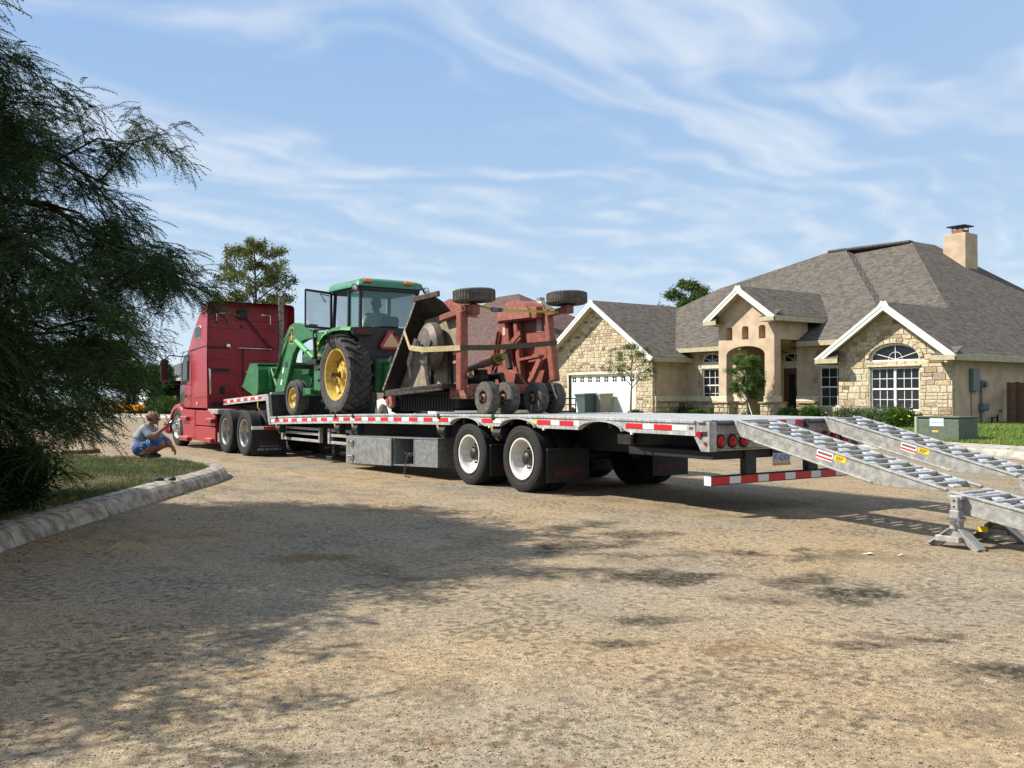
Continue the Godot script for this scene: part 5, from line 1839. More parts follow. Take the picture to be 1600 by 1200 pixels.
# ---------- loading ramps ----------
func ramp_piece(called: String, label: String, top: Vector3, length: float, drop: float, width: float, knee: bool, stickers: bool) -> Node3D:
	# local frame: x runs down the ramp, near rail at z 0, far rail at z -width
	var R := thing(called, label, "ramp", top, "aluminium loading ramps")
	var ang := atan2(drop, length)
	var s := length / cos(ang)
	R.rotation.z = -ang
	var b: B
	var h := 0.155
	for zz in [0.0, -width]:
		b = B.new()
		var pg := PackedVector2Array([Vector2(0, 0), Vector2(s, 0), Vector2(s, -0.015)])
		if knee: pg.append_array([Vector2(s - 0.62, -h), Vector2(0.13, -h)])
		else: pg.append_array([Vector2(s - 0.05, -h), Vector2(0.13, -h)])
		b.prism(pg, Vector3(0, 0, zz - 0.016), Vector3.RIGHT, Vector3.UP, 0.032, 0.003)
		b.box(Vector3(s / 2.0 + 0.03, 0.004, zz), Vector3(s - 0.06, 0.02, 0.055), 0.004)
		if knee: b.box(Vector3(s * 0.42, -h, zz), Vector3(s * 0.58, 0.018, 0.05), 0.004)
		rampart("side_rail", b, M.worn_alu, R)
	var n := int(s / 0.15)
	for k in n:
		var x := 0.10 + 0.15 * k
		if x > s - 0.06: break
		b = B.new()
		b.box(Vector3(x, -0.012, -width / 2.0), Vector3(0.072, 0.026, width - 0.03), 0.006)
		b.box(Vector3(x + 0.034, 0.008, -width / 2.0), Vector3(0.012, 0.022, width - 0.05), 0.003)
		rampart("rung", b, M.aluminium, R)
		b = B.new()
		for c in 3:
			if (k + c) % 2: continue
			b.box(Vector3(x + 0.073, -0.006, -width * (c + 0.5) / 3.0), Vector3(0.062, 0.02, width / 3.0 - 0.05), 0.004)
		rampart("tread_bar", b, M.rung_bright, R)
	if stickers:
		var q := s * 0.45
		b = B.new()
		b.bx(Vector3(q, -0.098, 0.016), Vector3(q + 0.19, -0.008, 0.0185))
		var st := rampart("sticker", b, M.tape_white, R)
		b = B.new()
		b.bx(Vector3(q, -0.085, 0.0185), Vector3(q + 0.19, -0.068, 0.0205))
		rampart("stripe", b, M.tape_red, st)
		for k in 7:
			b = B.new()
			b.bx(Vector3(q + 0.015 + 0.024 * k, -0.05, 0.0185), Vector3(q + 0.033 + 0.024 * k, -0.026, 0.0205))
			rampart("printed_block", b, M.letter_red, st)
		b = B.new()
		b.bx(Vector3(q + 0.21, -0.065, 0.016), Vector3(q + 0.34, -0.008, 0.0185))
		var sy := rampart("sticker", b, M.label_yellow, R)
		for k in 3:
			b = B.new()
			b.bx(Vector3(q + 0.225, -0.028 - 0.013 * k, 0.0185), Vector3(q + 0.32 - 0.015 * k, -0.022 - 0.013 * k, 0.0205))
			rampart("printed_line", b, M.hub_metal, sy)
	return R

func rampart(called: String, b: B, m: Material, parent: Node3D) -> MeshInstance3D:
	var o := MeshInstance3D.new()
	o.mesh = b.mesh(m)
	o.name = called
	parent.add_child(o, true)
	return o

func build_ramps() -> void:
	mat("rung_bright", L(0.72, 0.73, 0.74), 0.4, 0.5, TX.mild, 2.0)
	ramp_piece("loading_ramp", "near aluminium ramp from the trailer's tail down to the jack stand", Vector3(-7.10, 1.062, -7.95), 2.46, 0.575, 0.57, true, true)
	ramp_piece("loading_ramp", "far aluminium ramp leaning on the tail, toward the house side", Vector3(-7.10, 1.082, -9.52), 2.28, 0.56, 0.57, true, true)
	ramp_piece("loading_ramp", "lower aluminium ramp running from the jack stand out of frame", Vector3(-4.66, 0.482, -7.95), 2.6, 0.46, 0.57, false, false)
	ramp_piece("loading_ramp", "lower far aluminium ramp beyond the far ramp's foot", Vector3(-4.84, 0.512, -9.52), 2.6, 0.49, 0.57, false, false)
	# stands under the joints
	for zc in [-8.22, -9.80]:
		var near: bool = zc > -9
		var S := thing("jack_stand", "aluminium jack stand with two splayed feet under the ramp joint" if near else "aluminium jack stand under the far ramp's foot", "stand", Vector3(-4.52, 0, zc), "jack stands under the ramps")
		var b: B
		var o := Vector3(-4.52, 0, zc)
		for sg in [1.0, -1.0]:
			var z: float = zc + 0.34 * sg
			b = B.new()
			b.bx(Vector3(-4.565, 0.16, z - 0.045), Vector3(-4.475, 0.33, z + 0.045), 0.008)
			b.bx(Vector3(-4.555, 0.33, z - 0.04), Vector3(-4.485, 0.45, z + 0.04), 0.006)
			part("post", b, M.worn_alu, S)
			b = B.new()
			b.bx(Vector3(-4.58, 0.235, z - 0.06), Vector3(-4.46, 0.27, z + 0.06), 0.01)
			b.cyl(Vector3(-4.52, 0.225, z - 0.08), Vector3(-4.52, 0.225, z + 0.08), 0.022, 10)
			part("collar", b, M.chrome, S)
			b = B.new()
			for y in [0.36, 0.41]:
				b.cyl(Vector3(-4.52, y, z + 0.0405), Vector3(-4.52, y, z + 0.042), 0.010, 10)
			part("pin_hole", b, M.hub_metal, S)
			b = B.new()
			b.prism(PackedVector2Array([Vector2(-4.575, 0.175), Vector2(-4.465, 0.175), Vector2(-4.26, 0.0), Vector2(-4.37, 0.0), Vector2(-4.44, 0.05), Vector2(-4.60, 0.05), Vector2(-4.67, 0.0), Vector2(-4.78, 0.0)]), Vector3(0, 0, z - 0.05 + 0.045 * sg), Vector3.RIGHT, Vector3.UP, 0.1 if false else 0.03)
			b.bar(Vector3(-4.57, 0.17, z), Vector3(-4.76, 0.012, z + 0.03 * sg), 0.11, 0.014, 0.003)
			b.bar(Vector3(-4.47, 0.17, z), Vector3(-4.28, 0.012, z + 0.03 * sg), 0.11, 0.014, 0.003)
			part("foot", b, M.worn_alu, S)
			b = B.new()
			b.bx(Vector3(-4.67, 0.055, z + 0.06 * sg - 0.03), Vector3(-4.45, 0.105, z + 0.06 * sg + 0.03), 0.004)
			part("foot_bracket", b, M.worn_alu, S)
		b = B.new()
		b.bx(Vector3(-4.58, 0.42, zc - 0.36), Vector3(-4.46, 0.455, zc + 0.36), 0.006)
		b.bx(Vector3(-4.60, 0.34, zc - 0.30), Vector3(-4.585, 0.46, zc + 0.30), 0.004)
		part("cross_head", b, M.worn_alu, S)
		if near:
			b = B.new()
			b.bx(Vector3(-4.50, 0.12, zc + 0.02), Vector3(-4.42, 0.17, zc + 0.022))
			part("sticker", b, M.label_yellow, S)

# ---------- red sleeper truck ----------
func cab_ring(x: float, y0: float, y1: float, hw: float, r: float, n := 6, topr := -1.0) -> PackedVector3Array:
	# open section: starts at the bottom near side, over the roof, to the bottom far side; z toward the viewer first
	var p := PackedVector3Array()
	var zc := -8.34
	var rt := r if topr < 0 else topr
	p.append(Vector3(x, y0, zc + hw * 0.985))
	p.append(Vector3(x, lerpf(y0, y1 - rt, 0.45), zc + hw))
	p.append(Vector3(x, lerpf(y0, y1 - rt, 0.8), zc + hw * 0.995))
	for k in n + 1:
		var a := PI / 2.0 * k / n
		p.append(Vector3(x, y1 - rt + rt * sin(a), zc + hw * 0.99 - r + r * cos(a)))
	for k in n + 1:
		var a := PI / 2.0 - PI / 2.0 * k / n
		p.append(Vector3(x, y1 - rt + rt * sin(a), zc - hw * 0.99 + r - r * cos(a)))
	p.append(Vector3(x, lerpf(y0, y1 - rt, 0.8), zc - hw * 0.995))
	p.append(Vector3(x, lerpf(y0, y1 - rt, 0.45), zc - hw))
	p.append(Vector3(x, y0, zc - hw * 0.985))
	return p

func build_truck() -> void:
	var T := thing("semi_truck", "red sleeper-cab semi truck with tall roof fairing hitched to the trailer", "truck", Vector3(-23, 0, -8.34))
	var red: Material = M.truck_red
	var b := B.new()
	# sleeper and cab shell
	var rings := []
	for q in [[-23.42, 3.70, 1.14, 0.12, 0.10], [-23.75, 3.69, 1.14, 0.16, 0.14], [-24.15, 3.55, 1.14, 0.26, 0.24], [-24.64, 3.27, 1.13, 0.36, 0.34], [-25.05, 2.93, 1.11, 0.42, 0.36], [-25.35, 2.68, 1.09, 0.40, 0.3], [-25.62, 2.46, 1.07, 0.30, 0.2]]:
		rings.append(cab_ring(q[0], 1.04, q[1], q[2], q[3], 6, q[4]))
	b.grid(rings)
	part("cab_shell", b, red, T)
	# windscreen slope and cab nose
	b = B.new()
	rings = []
	for q in [[-25.62, 1.04, 2.46, 1.07, 0.30, 0.2], [-25.72, 1.04, 2.38, 1.06, 0.30, 0.2], [-26.15, 1.04, 1.75, 1.02, 0.2, 0.12]]:
		rings.append(cab_ring(q[0], q[1], q[2], q[3], q[4], 6, q[5]))
	b.grid(rings)
	part("windscreen", b, M.dark_glass, T)
	b = B.new()
	rings = []
	for q in [[-26.0, 0.75, 1.62, 1.0, 0.25], [-26.6, 0.70, 1.52, 0.80, 0.3], [-27.3, 0.65, 1.36, 0.72, 0.3], [-27.6, 0.6, 1.15, 0.66, 0.3], [-27.66, 0.55, 0.9, 0.5, 0.2]]:
		rings.append(cab_ring(q[0], q[1], q[2], q[3], q[4]))
	b.grid(rings)
	part("hood", b, red, T)
	# front fender over the steered wheel
	for sg in [1.0, -1.0]:
		var zc: float = -8.34 + 1.0 * sg
		b = B.new()
		var arc := []
		for prof in [[0.64, 0.0], [0.66, 0.10], [0.655, 0.145], [0.60, 0.16], [0.545, 0.155]]:
			var row := []
			for k in 15:
				var a := lerpf(deg_to_rad(8), deg_to_rad(188), k / 14.0)
				row.append(Vector3(-26.06 + prof[0] * 1.18 * cos(a), 0.46 + prof[0] * 1.02 * sin(a) * (1.0 if a < PI / 2 else 0.96), zc + prof[1] * sg - 0.02))
			arc.append(row)
		b.grid(arc, sg > 0)
		b.grid([arc[0], arc[0].map(func(v): return v + Vector3(0, 0.05, -0.45 * sg))], sg < 0)
		part("fender", b, red, T)
		b = B.new()
		var dark := []
		for k in 15:
			var a := lerpf(deg_to_rad(5), deg_to_rad(190), k / 14.0)
			dark.append(Vector3(-26.06 + 0.64 * cos(a), 0.46 + 0.56 * sin(a), zc + 0.13 * sg))
		b.grid([dark, dark.map(func(v): return v + Vector3(0, 0, -0.5 * sg))])
		part("wheel_well", b, M.black_frame, T)
	b = B.new()
	b.bx(Vector3(-27.75, 0.28, -9.4), Vector3(-27.35, 0.62, -7.28), 0.08)
	part("bumper", b, red, T)
	# door with its window, shut lines
	var dz := -7.197
	b = B.new()
	for q in [[[-25.62, 1.06], [-25.62, 2.3]], [[-24.72, 1.06], [-24.72, 2.44]], [[-25.62, 1.06], [-24.72, 1.06]], [[-25.62, 2.3], [-25.36, 2.52]]]:
		b.bar(Vector3(q[0][0], q[0][1], dz), Vector3(q[1][0], q[1][1], dz), 0.008, 0.014, 0.0, Vector3(0, 0, 1))
	b.bar(Vector3(-25.7, 2.475, dz - 0.004), Vector3(-23.45, 2.58, dz), 0.01, 0.022, 0.0, Vector3(0, 0, 1))
	b.bar(Vector3(-24.5, 1.30, dz), Vector3(-23.5, 1.32, dz), 0.006, 0.008, 0.0, Vector3(0, 0, 1))
	part("shut_line", b, M.black_rubber, T)
	b = B.new()
	b.prism(PackedVector2Array([Vector2(-25.60, 1.72), Vector2(-25.02, 1.78), Vector2(-25.02, 2.36), Vector2(-25.34, 2.36), Vector2(-25.60, 2.16)]), Vector3(0, 0, -7.225), Vector3.RIGHT, Vector3.UP, 0.012)
	part("door_window", b, M.dark_glass, T)
	b = B.new()
	b.prism(PackedVector2Array([Vector2(-25.64, 1.66), Vector2(-24.97, 1.72), Vector2(-24.97, 2.42), Vector2(-25.38, 2.42), Vector2(-25.64, 2.2)]), Vector3(0, 0, -7.235), Vector3.RIGHT, Vector3.UP, 0.012)
	part("window_seal", b, M.black_rubber, T)
	b = B.new()
	b.prism(PackedVector2Array([Vector2(-24.42, 2.78), Vector2(-23.92, 2.80), Vector2(-23.90, 3.06), Vector2(-24.00, 3.12), Vector2(-24.34, 3.10), Vector2(-24.42, 3.02)]), Vector3(0, 0, -7.205), Vector3.RIGHT, Vector3.UP, 0.012, 0.004)
	var sw := part("sleeper_window", b, M.chrome, T)
	b = B.new()
	b.prism(PackedVector2Array([Vector2(-24.40, 2.80), Vector2(-23.94, 2.82), Vector2(-23.92, 3.05), Vector2(-24.01, 3.10), Vector2(-24.33, 3.08), Vector2(-24.40, 3.01)]), Vector3(0, 0, -7.20), Vector3.RIGHT, Vector3.UP, 0.010)
	part("pane", b, M.dark_glass, sw)
	b = B.new()
	b.bx(Vector3(-25.25, 1.30, -7.2), Vector3(-25.08, 1.37, -7.175), 0.008)
	part("door_handle", b, M.black_rubber, T)
	b = B.new()
	for k in 5:
		b.bx(Vector3(-25.62, 1.36 + 0.06 * k, -7.215), Vector3(-25.38, 1.375 + 0.06 * k, -7.192))
	part("vent", b, M.truck_red_dull, T)
	b = B.new()
	b.bx(Vector3(-24.22, 1.12, -7.2), Vector3(-24.16, 1.19, -7.19), 0.003)
	part("marker_light", b, M.lens_clear, T)
	# mirrors
	for sg in [1.0, -1.0]:
		b = B.new()
		b.box(Vector3(-26.0, 2.02, -8.34 + 1.48 * sg), Vector3(0.14, 0.62, 0.20), 0.05)
		var mr := part("mirror", b, M.black_rubber, T)
		b = B.new()
		b.tube([Vector3(-25.55, 2.38, -8.34 + 1.05 * sg), Vector3(-25.8, 2.42, -8.34 + 1.40 * sg), Vector3(-25.98, 2.32, -8.34 + 1.48 * sg)], 0.018, 6)
		b.tube([Vector3(-25.62, 1.66, -8.34 + 1.05 * sg), Vector3(-25.8, 1.64, -8.34 + 1.36 * sg), Vector3(-25.98, 1.74, -8.34 + 1.48 * sg)], 0.018, 6)
		part("mirror_arm", b, M.black_rubber, mr)
		b = B.new()
		b.box(Vector3(-25.935, 2.02, -8.34 + 1.48 * sg), Vector3(0.02, 0.54, 0.16), 0.004)
		part("glass", b, M.dark_glass, mr)
		b = B.new()
		b.box(Vector3(-25.93, 1.74, -8.34 + 1.48 * sg), Vector3(0.02, 0.05, 0.12), 0.004)
		part("reflector", b, M.lens_red, mr)
	# chassis side fairings with steps
	b = B.new()
	b.prism(PackedVector2Array([Vector2(-25.40, 0.24), Vector2(-24.385, 0.22), Vector2(-24.385, 0.98), Vector2(-25.55, 1.0), Vector2(-25.52, 0.75)]), Vector3(0, 0, -7.26), Vector3.RIGHT, Vector3.UP, 0.06, 0.012)
	part("side_fairing", b, red, T)
	b = B.new()
	b.prism(PackedVector2Array([Vector2(-24.365, 0.22), Vector2(-22.74, 0.20), Vector2(-22.74, 0.58), Vector2(-24.365, 0.58)]), Vector3(0, 0, -7.26), Vector3.RIGHT, Vector3.UP, 0.06, 0.012)
	b.prism(PackedVector2Array([Vector2(-24.365, 0.60), Vector2(-22.80, 0.60), Vector2(-22.80, 0.84), Vector2(-23.3, 0.98), Vector2(-24.365, 0.98)]), Vector3(0, 0, -7.27), Vector3.RIGHT, Vector3.UP, 0.06, 0.012)
	part("side_fairing", b, red, T)
	for q in [[-25.4, -24.85, 0.80], [-25.5, -24.75, 0.28], [-23.25, -22.78, 0.78], [-23.3, -22.8, 0.30]]:
		b = B.new()
		b.bx(Vector3(q[0], q[2] - 0.10, -7.24), Vector3(q[1], q[2], -7.10), 0.015)
		var stp := part("step", b, red, T)
		b = B.new()
		b.bx(Vector3(q[0] + 0.02, q[2], -7.22), Vector3(q[1] - 0.02, q[2] + 0.012, -7.11), 0.003)
		part("tread", b, M.worn_alu, stp)
	b = B.new()
	b.bx(Vector3(-25.4, 0.22, -9.5), Vector3(-22.75, 0.98, -9.42), 0.02)
	part("far_fairing", b, red, T)
	# rear wall of the sleeper
	var bx := -23.70
	b = B.new()
	b.bx(Vector3(bx - 0.03, 1.02, -9.44), Vector3(bx, 3.66, -7.24), 0.01)
	for y in [3.25, 3.05, 2.58, 2.25, 1.9, 1.4]:
		b.bx(Vector3(bx, y, -9.40), Vector3(bx + 0.012, y + 0.018, -7.28), 0.004)
	part("back_panel", b, M.truck_red_dull, T)
	b = B.new()
	b.grid([[Vector3(bx, 1.05, -7.235), Vector3(bx, 3.58, -7.235)], [Vector3(-23.42, 1.05, -7.225), Vector3(-23.42, 3.58, -7.225)]])
	b.grid([[Vector3(bx, 1.05, -9.445), Vector3(bx, 3.58, -9.445)], [Vector3(-23.42, 1.05, -9.455), Vector3(-23.42, 3.58, -9.455)]])
	b.grid([[Vector3(bx, 3.655, -9.35), Vector3(bx, 3.655, -7.33)], [Vector3(-23.42, 3.665, -9.35), Vector3(-23.42, 3.665, -7.33)]])
	part("extender_lining", b, red, T)
	b = B.new()
	for q in [[-7.52, -7.78], [-8.92, -8.68]]:
		b.bx(Vector3(bx, 3.42, minf(q[0], q[1])), Vector3(bx + 0.015, 3.44, maxf(q[0], q[1])))
		b.bx(Vector3(bx, 3.20, q[0] - 0.01), Vector3(bx + 0.015, 3.42, q[0] + 0.01))
	b.tube([Vector3(bx + 0.04, 2.56, -8.05), Vector3(bx + 0.04, 2.55, -8.95)], 0.014, 6)
	b.tube([Vector3(bx + 0.04, 1.95, -8.25), Vector3(bx + 0.04, 1.96, -8.75)], 0.014, 6)
	part("grab_rail", b, M.chrome, T)
	b = B.new()
	b.tube([Vector3(-23.44, 1.38, -7.28), Vector3(-23.34, 1.42, -7.27), Vector3(-23.34, 1.98, -7.25), Vector3(-23.44, 2.02, -7.26)], 0.02, 8)
	part("grab_handle", b, M.chrome, T)
	b = B.new()
	b.box(Vector3(bx + 0.06, 3.42, -8.16), Vector3(0.12, 0.22, 0.24), 0.02)
	part("work_lamp", b, M.black_rubber, T)
	b = B.new()
	b.lathe([Vector2(0.0, 0.10), Vector2(0.05, 0.09), Vector2(0.06, 0.05), Vector2(0.045, 0.0)], Vector3(bx, 2.60, -7.80), Vector3(1, 0, 0), 16)
	part("round_lamp", b, M.chrome, T)
	b = B.new()
	b.lathe([Vector2(0.0, 0.02), Vector2(0.04, 0.015), Vector2(0.045, 0.0)], Vector3(bx, 3.10, -8.16), Vector3(1, 0, 0), 14)
	b.bx(Vector3(bx, 1.95, -7.85), Vector3(bx + 0.012, 2.03, -7.42))
	b.bx(Vector3(bx, 1.10, -7.85), Vector3(bx + 0.012, 1.18, -7.42))
	b.bx(Vector3(bx, 1.40, -7.74), Vector3(bx + 0.03, 1.58, -7.62), 0.01)
	b.tube([Vector3(bx + 0.03, 2.54, -8.2), Vector3(bx + 0.03, 1.3, -8.2)], 0.012, 5)
	b.bx(Vector3(bx, 2.54, -7.85), Vector3(bx + 0.02, 2.58, -7.28))
	part("panel_fitting", b, M.black_rubber, T)
	b = B.new()
	b.tube([Vector3(bx + 0.05, 3.35, -8.25), Vector3(bx + 0.06, 3.1, -8.45), Vector3(bx + 0.06, 2.75, -8.75), Vector3(bx + 0.06, 2.55, -9.0)], 0.018, 6)
	part("cable", b, M.black_rubber, T)
	b = B.new()
	var coil := []
	for k in 70:
		var f := k / 69.0
		var c0 := Vector3(-23.35, 1.50, -7.95).lerp(Vector3(-22.55, 1.22, -8.3), f) - Vector3(0, 0.12 * sin(f * PI), 0)
		coil.append(c0 + Vector3(0.0, cos(k * 0.9), sin(k * 0.9)) * 0.055)
	b.tube(coil, 0.014, 5)
	part("air_hose", b, M.lens_red, T)
	# exhaust stack
	b = B.new()
	b.tube([Vector3(-23.2, 0.9, -9.02), Vector3(-23.2, 2.4, -9.02)], 0.085, 16)
	part("exhaust_shield", b, M.galvanised, T)
	b = B.new()
	b.tube([Vector3(-23.2, 2.38, -9.02), Vector3(-23.2, 3.86, -9.02)], 0.072, 16, -1.0, false)
	part("exhaust_pipe", b, mat("burnt_pipe", L(0.26, 0.20, 0.15), 0.4, 0.7, TX.rust, 1.2), T)
	# frame
	b = B.new()
	for zz in [-7.95, -8.75]:
		b.bx(Vector3(-26.8, 0.62, zz - 0.05), Vector3(-19.9, 0.86, zz + 0.05), 0.01)
	b.bx(Vector3(-22.3, 0.86, -8.9), Vector3(-20.4, 0.98, -7.8), 0.03)
	b.cyl(Vector3(-21.4, 0.98, -8.34), Vector3(-21.4, 1.06, -8.34), 0.48, 24)
	part("frame", b, M.black_frame, T)
	b = B.new()
	b.bx(Vector3(-23.4, 0.90, -9.2), Vector3(-22.62, 1.02, -7.22), 0.012)
	part("deck_plate", b, M.worn_alu, T)
	# wheels
	for wx in [-22.02, -20.74]:
		for side in [[-7.34, 1.0], [-9.34, -1.0]]:
			truck_wheel(T, Vector3(wx, 0.505, side[0]), Vector3(0, 0, side[1]), 0.505, 0.28, M.alu_wheel, true)
			b = B.new()
			b.lathe(tyre_profile(0.505, 0.28, 0.30, 4), Vector3(wx, 0.505, side[0] - 0.34 * side[1]), Vector3(0, 0, side[1]), 32)
			part("inner_tyre", b, M.tyre, T)
		b = B.new()
		b.cyl(Vector3(wx, 0.505, -9.3), Vector3(wx, 0.505, -7.4), 0.08, 12)
		b.lathe([Vector2(0.1, -0.2), Vector2(0.2, -0.1), Vector2(0.2, 0.1), Vector2(0.1, 0.2)], Vector3(wx, 0.505, -8.34), Vector3(0, 0, 1), 16)
		part("axle", b, M.black_frame, T)
	for side in [[-7.34, 1.0], [-9.34, -1.0]]:
		truck_wheel(T, Vector3(-26.02, 0.505, side[0]), Vector3(0, 0, side[1]), 0.505, 0.28, M.alu_wheel, false)
	# mud flaps with print
	for fz in [[-7.95, -7.16], [-9.5, -8.72]]:
		b = B.new()
		b.bx(Vector3(-20.11, 0.05, fz[0]), Vector3(-20.095, 0.60, fz[1]), 0.004)
		var fl := part("mud_flap", b, M.black_rubber, T)
		b = B.new()
		b.bx(Vector3(-20.12, 0.60, fz[0]), Vector3(-20.08, 0.67, fz[1]), 0.004)
		part("flap_bracket", b, M.tape_white, fl)
		b = B.new()
		b.bx(Vector3(-20.08, 0.603, fz[0] + 0.04), Vector3(-20.076, 0.667, fz[1] - 0.26))
		part("red_stripe", b, M.tape_red, fl)
		var zc: float = (fz[0] + fz[1]) / 2.0
		text("lettering", "ARROW", "Droid Sans", 0.06, Vector3(-20.092, 0.30, zc), FACE_X, M.letter_red, fl, 1.6)
		text("lettering", "T R U C K  S A L E S", "Droid Sans", 0.034, Vector3(-20.092, 0.235, zc), FACE_X, M.letter_grey, fl, 1.2)
		text("lettering", "800-414-8924", "Droid Sans", 0.055, Vector3(-20.092, 0.165, zc), FACE_X, M.letter_grey, fl, 1.2)

# ---------- green tractor ----------
func ag_tyre(W: Node3D, c: Vector3, ax: Vector3, R: float, w: float, bead: float, lugs: int) -> void:
	var b := B.new()
	var p := [Vector2(bead, -w * 0.36), Vector2(bead + 0.05, -w * 0.44), Vector2(lerpf(bead, R, 0.55), -w * 0.50), Vector2(R * 0.93, -w * 0.47), Vector2(R * 0.955, -w * 0.30), Vector2(R * 0.962, 0), Vector2(R * 0.955, w * 0.30), Vector2(R * 0.93, w * 0.47), Vector2(lerpf(bead, R, 0.55), w * 0.50), Vector2(bead + 0.05, w * 0.44), Vector2(bead, w * 0.36), Vector2(bead - 0.02, 0.0)]
	b.lathe(p, c, ax, 48)
	var s := ax.cross(Vector3.UP).normalized()
	for sd in [-1.0, 1.0]:
		for k in lugs:
			var a0 := TAU * (k + (0.5 if sd > 0 else 0.0)) / lugs
			var pts := []
			for q in [[0.525, 0.0, 0.93], [0.40, 0.05, 0.975], [0.18, 0.15, 0.985], [-0.03, 0.26, 0.985]]:
				var a: float = a0 + q[1]
				var d := s * cos(a) + Vector3.UP * sin(a)
				pts.append([c + d * R * q[2] + ax * w * q[0] * sd, d])
			for i in 3:
				b.bar(pts[i][0], pts[i + 1][0], 0.055, 0.055, 0.008, pts[i][1])
	part("tyre", b, M.ag_tyre, W)

func build_tractor() -> void:
	var green := mat("tractor_green", L(0.024, 0.205, 0.046), 0.42, 0.0, TX.grime, 0.8)
	green.clearcoat_enabled = true
	green.clearcoat = 0.35
	green.clearcoat_roughness = 0.2
	mat("green_dull", L(0.022, 0.13, 0.04), 0.6, 0.0, TX.grime, 1.2)
	mat("roof_green", L(0.06, 0.27, 0.15), 0.5, 0.0, TX.grime, 1.0)
	mat("tractor_yellow", L(0.76, 0.52, 0.10), 0.42, 0.0, TX.grime, 1.5)
	mat("ag_tyre", L(0.085, 0.078, 0.070), 0.9, 0.0, TX.mottle, 1.3, TX.fine_n, 0.4)
	glassmat("tinted_glass", L(0.015, 0.13, 0.115), 0.42)
	glassmat("clear_glass", L(0.06, 0.22, 0.21), 0.25)
	mat("cab_black", L(0.012, 0.013, 0.015), 0.5)
	mat("smv_orange", L(0.62, 0.40, 0.22), 0.7)
	var T := thing("farm_tractor", "green tractor with yellow wheels, glass cab and front loader chained on the deck", "tractor", Vector3(-18, 0.95, -8.7))
	var b: B
	var zc := -8.69
	# wheels
	for sd in [1.0, -1.0]:
		var z: float = zc + 0.70 * sd
		var c := Vector3(-17.17, 1.752, z)
		var W := sub("rear_wheel", T)
		ag_tyre(W, c, Vector3(0, 0, sd), 0.79, 0.46, 0.49, 20)
		b = B.new()
		b.lathe([Vector2(0.47, -0.17), Vector2(0.485, 0.17), Vector2(0.515, 0.185), Vector2(0.515, 0.20), Vector2(0.485, 0.195), Vector2(0.455, 0.12), Vector2(0.43, 0.03), Vector2(0.40, 0.0), Vector2(0.40, -0.04), Vector2(0.30, -0.05), Vector2(0.27, 0.03), Vector2(0.16, 0.05), Vector2(0.13, 0.10), Vector2(0.07, 0.11)], c, Vector3(0, 0, sd), 40)
		for k in 8:
			var a := TAU * k / 8.0 + 0.2
			var d := Vector3(cos(a), sin(a), 0)
			b.box(c + d * 0.42 + Vector3(0, 0, 0.03 * sd), Vector3(0.09, 0.09, 0.05), 0.01, Basis(Vector3(0, 0, 1), a))
			b.cyl(c + d * 0.21 + Vector3(0, 0, 0.03 * sd), c + d * 0.21 + Vector3(0, 0, 0.075 * sd), 0.02, 6)
		part("rim", b, M.tractor_yellow, W)
		b = B.new()
		b.cyl(c + Vector3(0, 0, 0.0), c + Vector3(0, 0, 0.30 * sd), 0.045, 14)
		part("axle_shaft", b, mat("rusty_brown", L(0.13, 0.065, 0.04), 0.7, 0.2, TX.rust, 2.0), W)
		# front wheel
		z = zc + 0.80 * sd
		c = Vector3(-19.33, 1.29, z)
		W = sub("front_wheel", T)
		b = B.new()
		b.lathe([Vector2(0.205, -0.10), Vector2(0.25, -0.135), Vector2(0.31, -0.14), Vector2(0.355, -0.125), Vector2(0.372, -0.11), Vector2(0.365, -0.075), Vector2(0.378, -0.06), Vector2(0.392, -0.03), Vector2(0.396, 0.0), Vector2(0.392, 0.03), Vector2(0.378, 0.06), Vector2(0.365, 0.075), Vector2(0.372, 0.11), Vector2(0.355, 0.125), Vector2(0.31, 0.14), Vector2(0.25, 0.135), Vector2(0.205, 0.10)], c, Vector3(0, 0, sd), 40)
		part("tyre", b, M.ag_tyre, W)
		b = B.new()
		b.lathe([Vector2(0.195, -0.08), Vector2(0.20, 0.09), Vector2(0.218, 0.10), Vector2(0.218, 0.11), Vector2(0.20, 0.108), Vector2(0.185, 0.05), Vector2(0.16, 0.02), Vector2(0.09, 0.03), Vector2(0.07, 0.07), Vector2(0.045, 0.11), Vector2(0.0, 0.12)], c, Vector3(0, 0, sd), 32)
		part("rim", b, M.tractor_yellow, W)
		b = B.new()
		for k in 6:
			var a := TAU * k / 6.0
			b.cyl(c + Vector3(cos(a), sin(a), 0) * 0.10 + Vector3(0, 0, 0.03 * sd), c + Vector3(cos(a), sin(a), 0) * 0.10 + Vector3(0, 0, 0.05 * sd), 0.013, 6)
		part("hub", b, M.tractor_yellow, W)
	# chassis, engine, axle
	b = B.new()
	b.bx(Vector3(-19.95, 1.42, zc - 0.26), Vector3(-17.4, 1.85, zc + 0.26), 0.04)
	b.bx(Vector3(-17.9, 1.40, zc - 0.36), Vector3(-16.45, 2.05, zc + 0.36), 0.06)
	b.cyl(Vector3(-17.17, 1.75, zc - 0.6), Vector3(-17.17, 1.75, zc + 0.6), 0.13, 16)
	part("transmission", b, M.green_dull, T)
	b = B.new()
	b.bx(Vector3(-19.45, 1.26, zc - 0.75), Vector3(-19.22, 1.40, zc + 0.75), 0.03)
	b.tube([Vector3(-18.7, 1.5, zc + 0.32), Vector3(-19.3, 1.38, zc + 0.6)], 0.02, 6)
	b.tube([Vector3(-18.9, 1.42, zc + 0.45), Vector3(-18.0, 1.44, zc + 0.45)], 0.025, 6)
	b.tube([Vector3(-18.9, 1.55, zc + 0.40), Vector3(-18.0, 1.56, zc + 0.42)], 0.02, 6)
	part("front_axle", b, M.cab_black, T)
	b = B.new()
	var rows := []
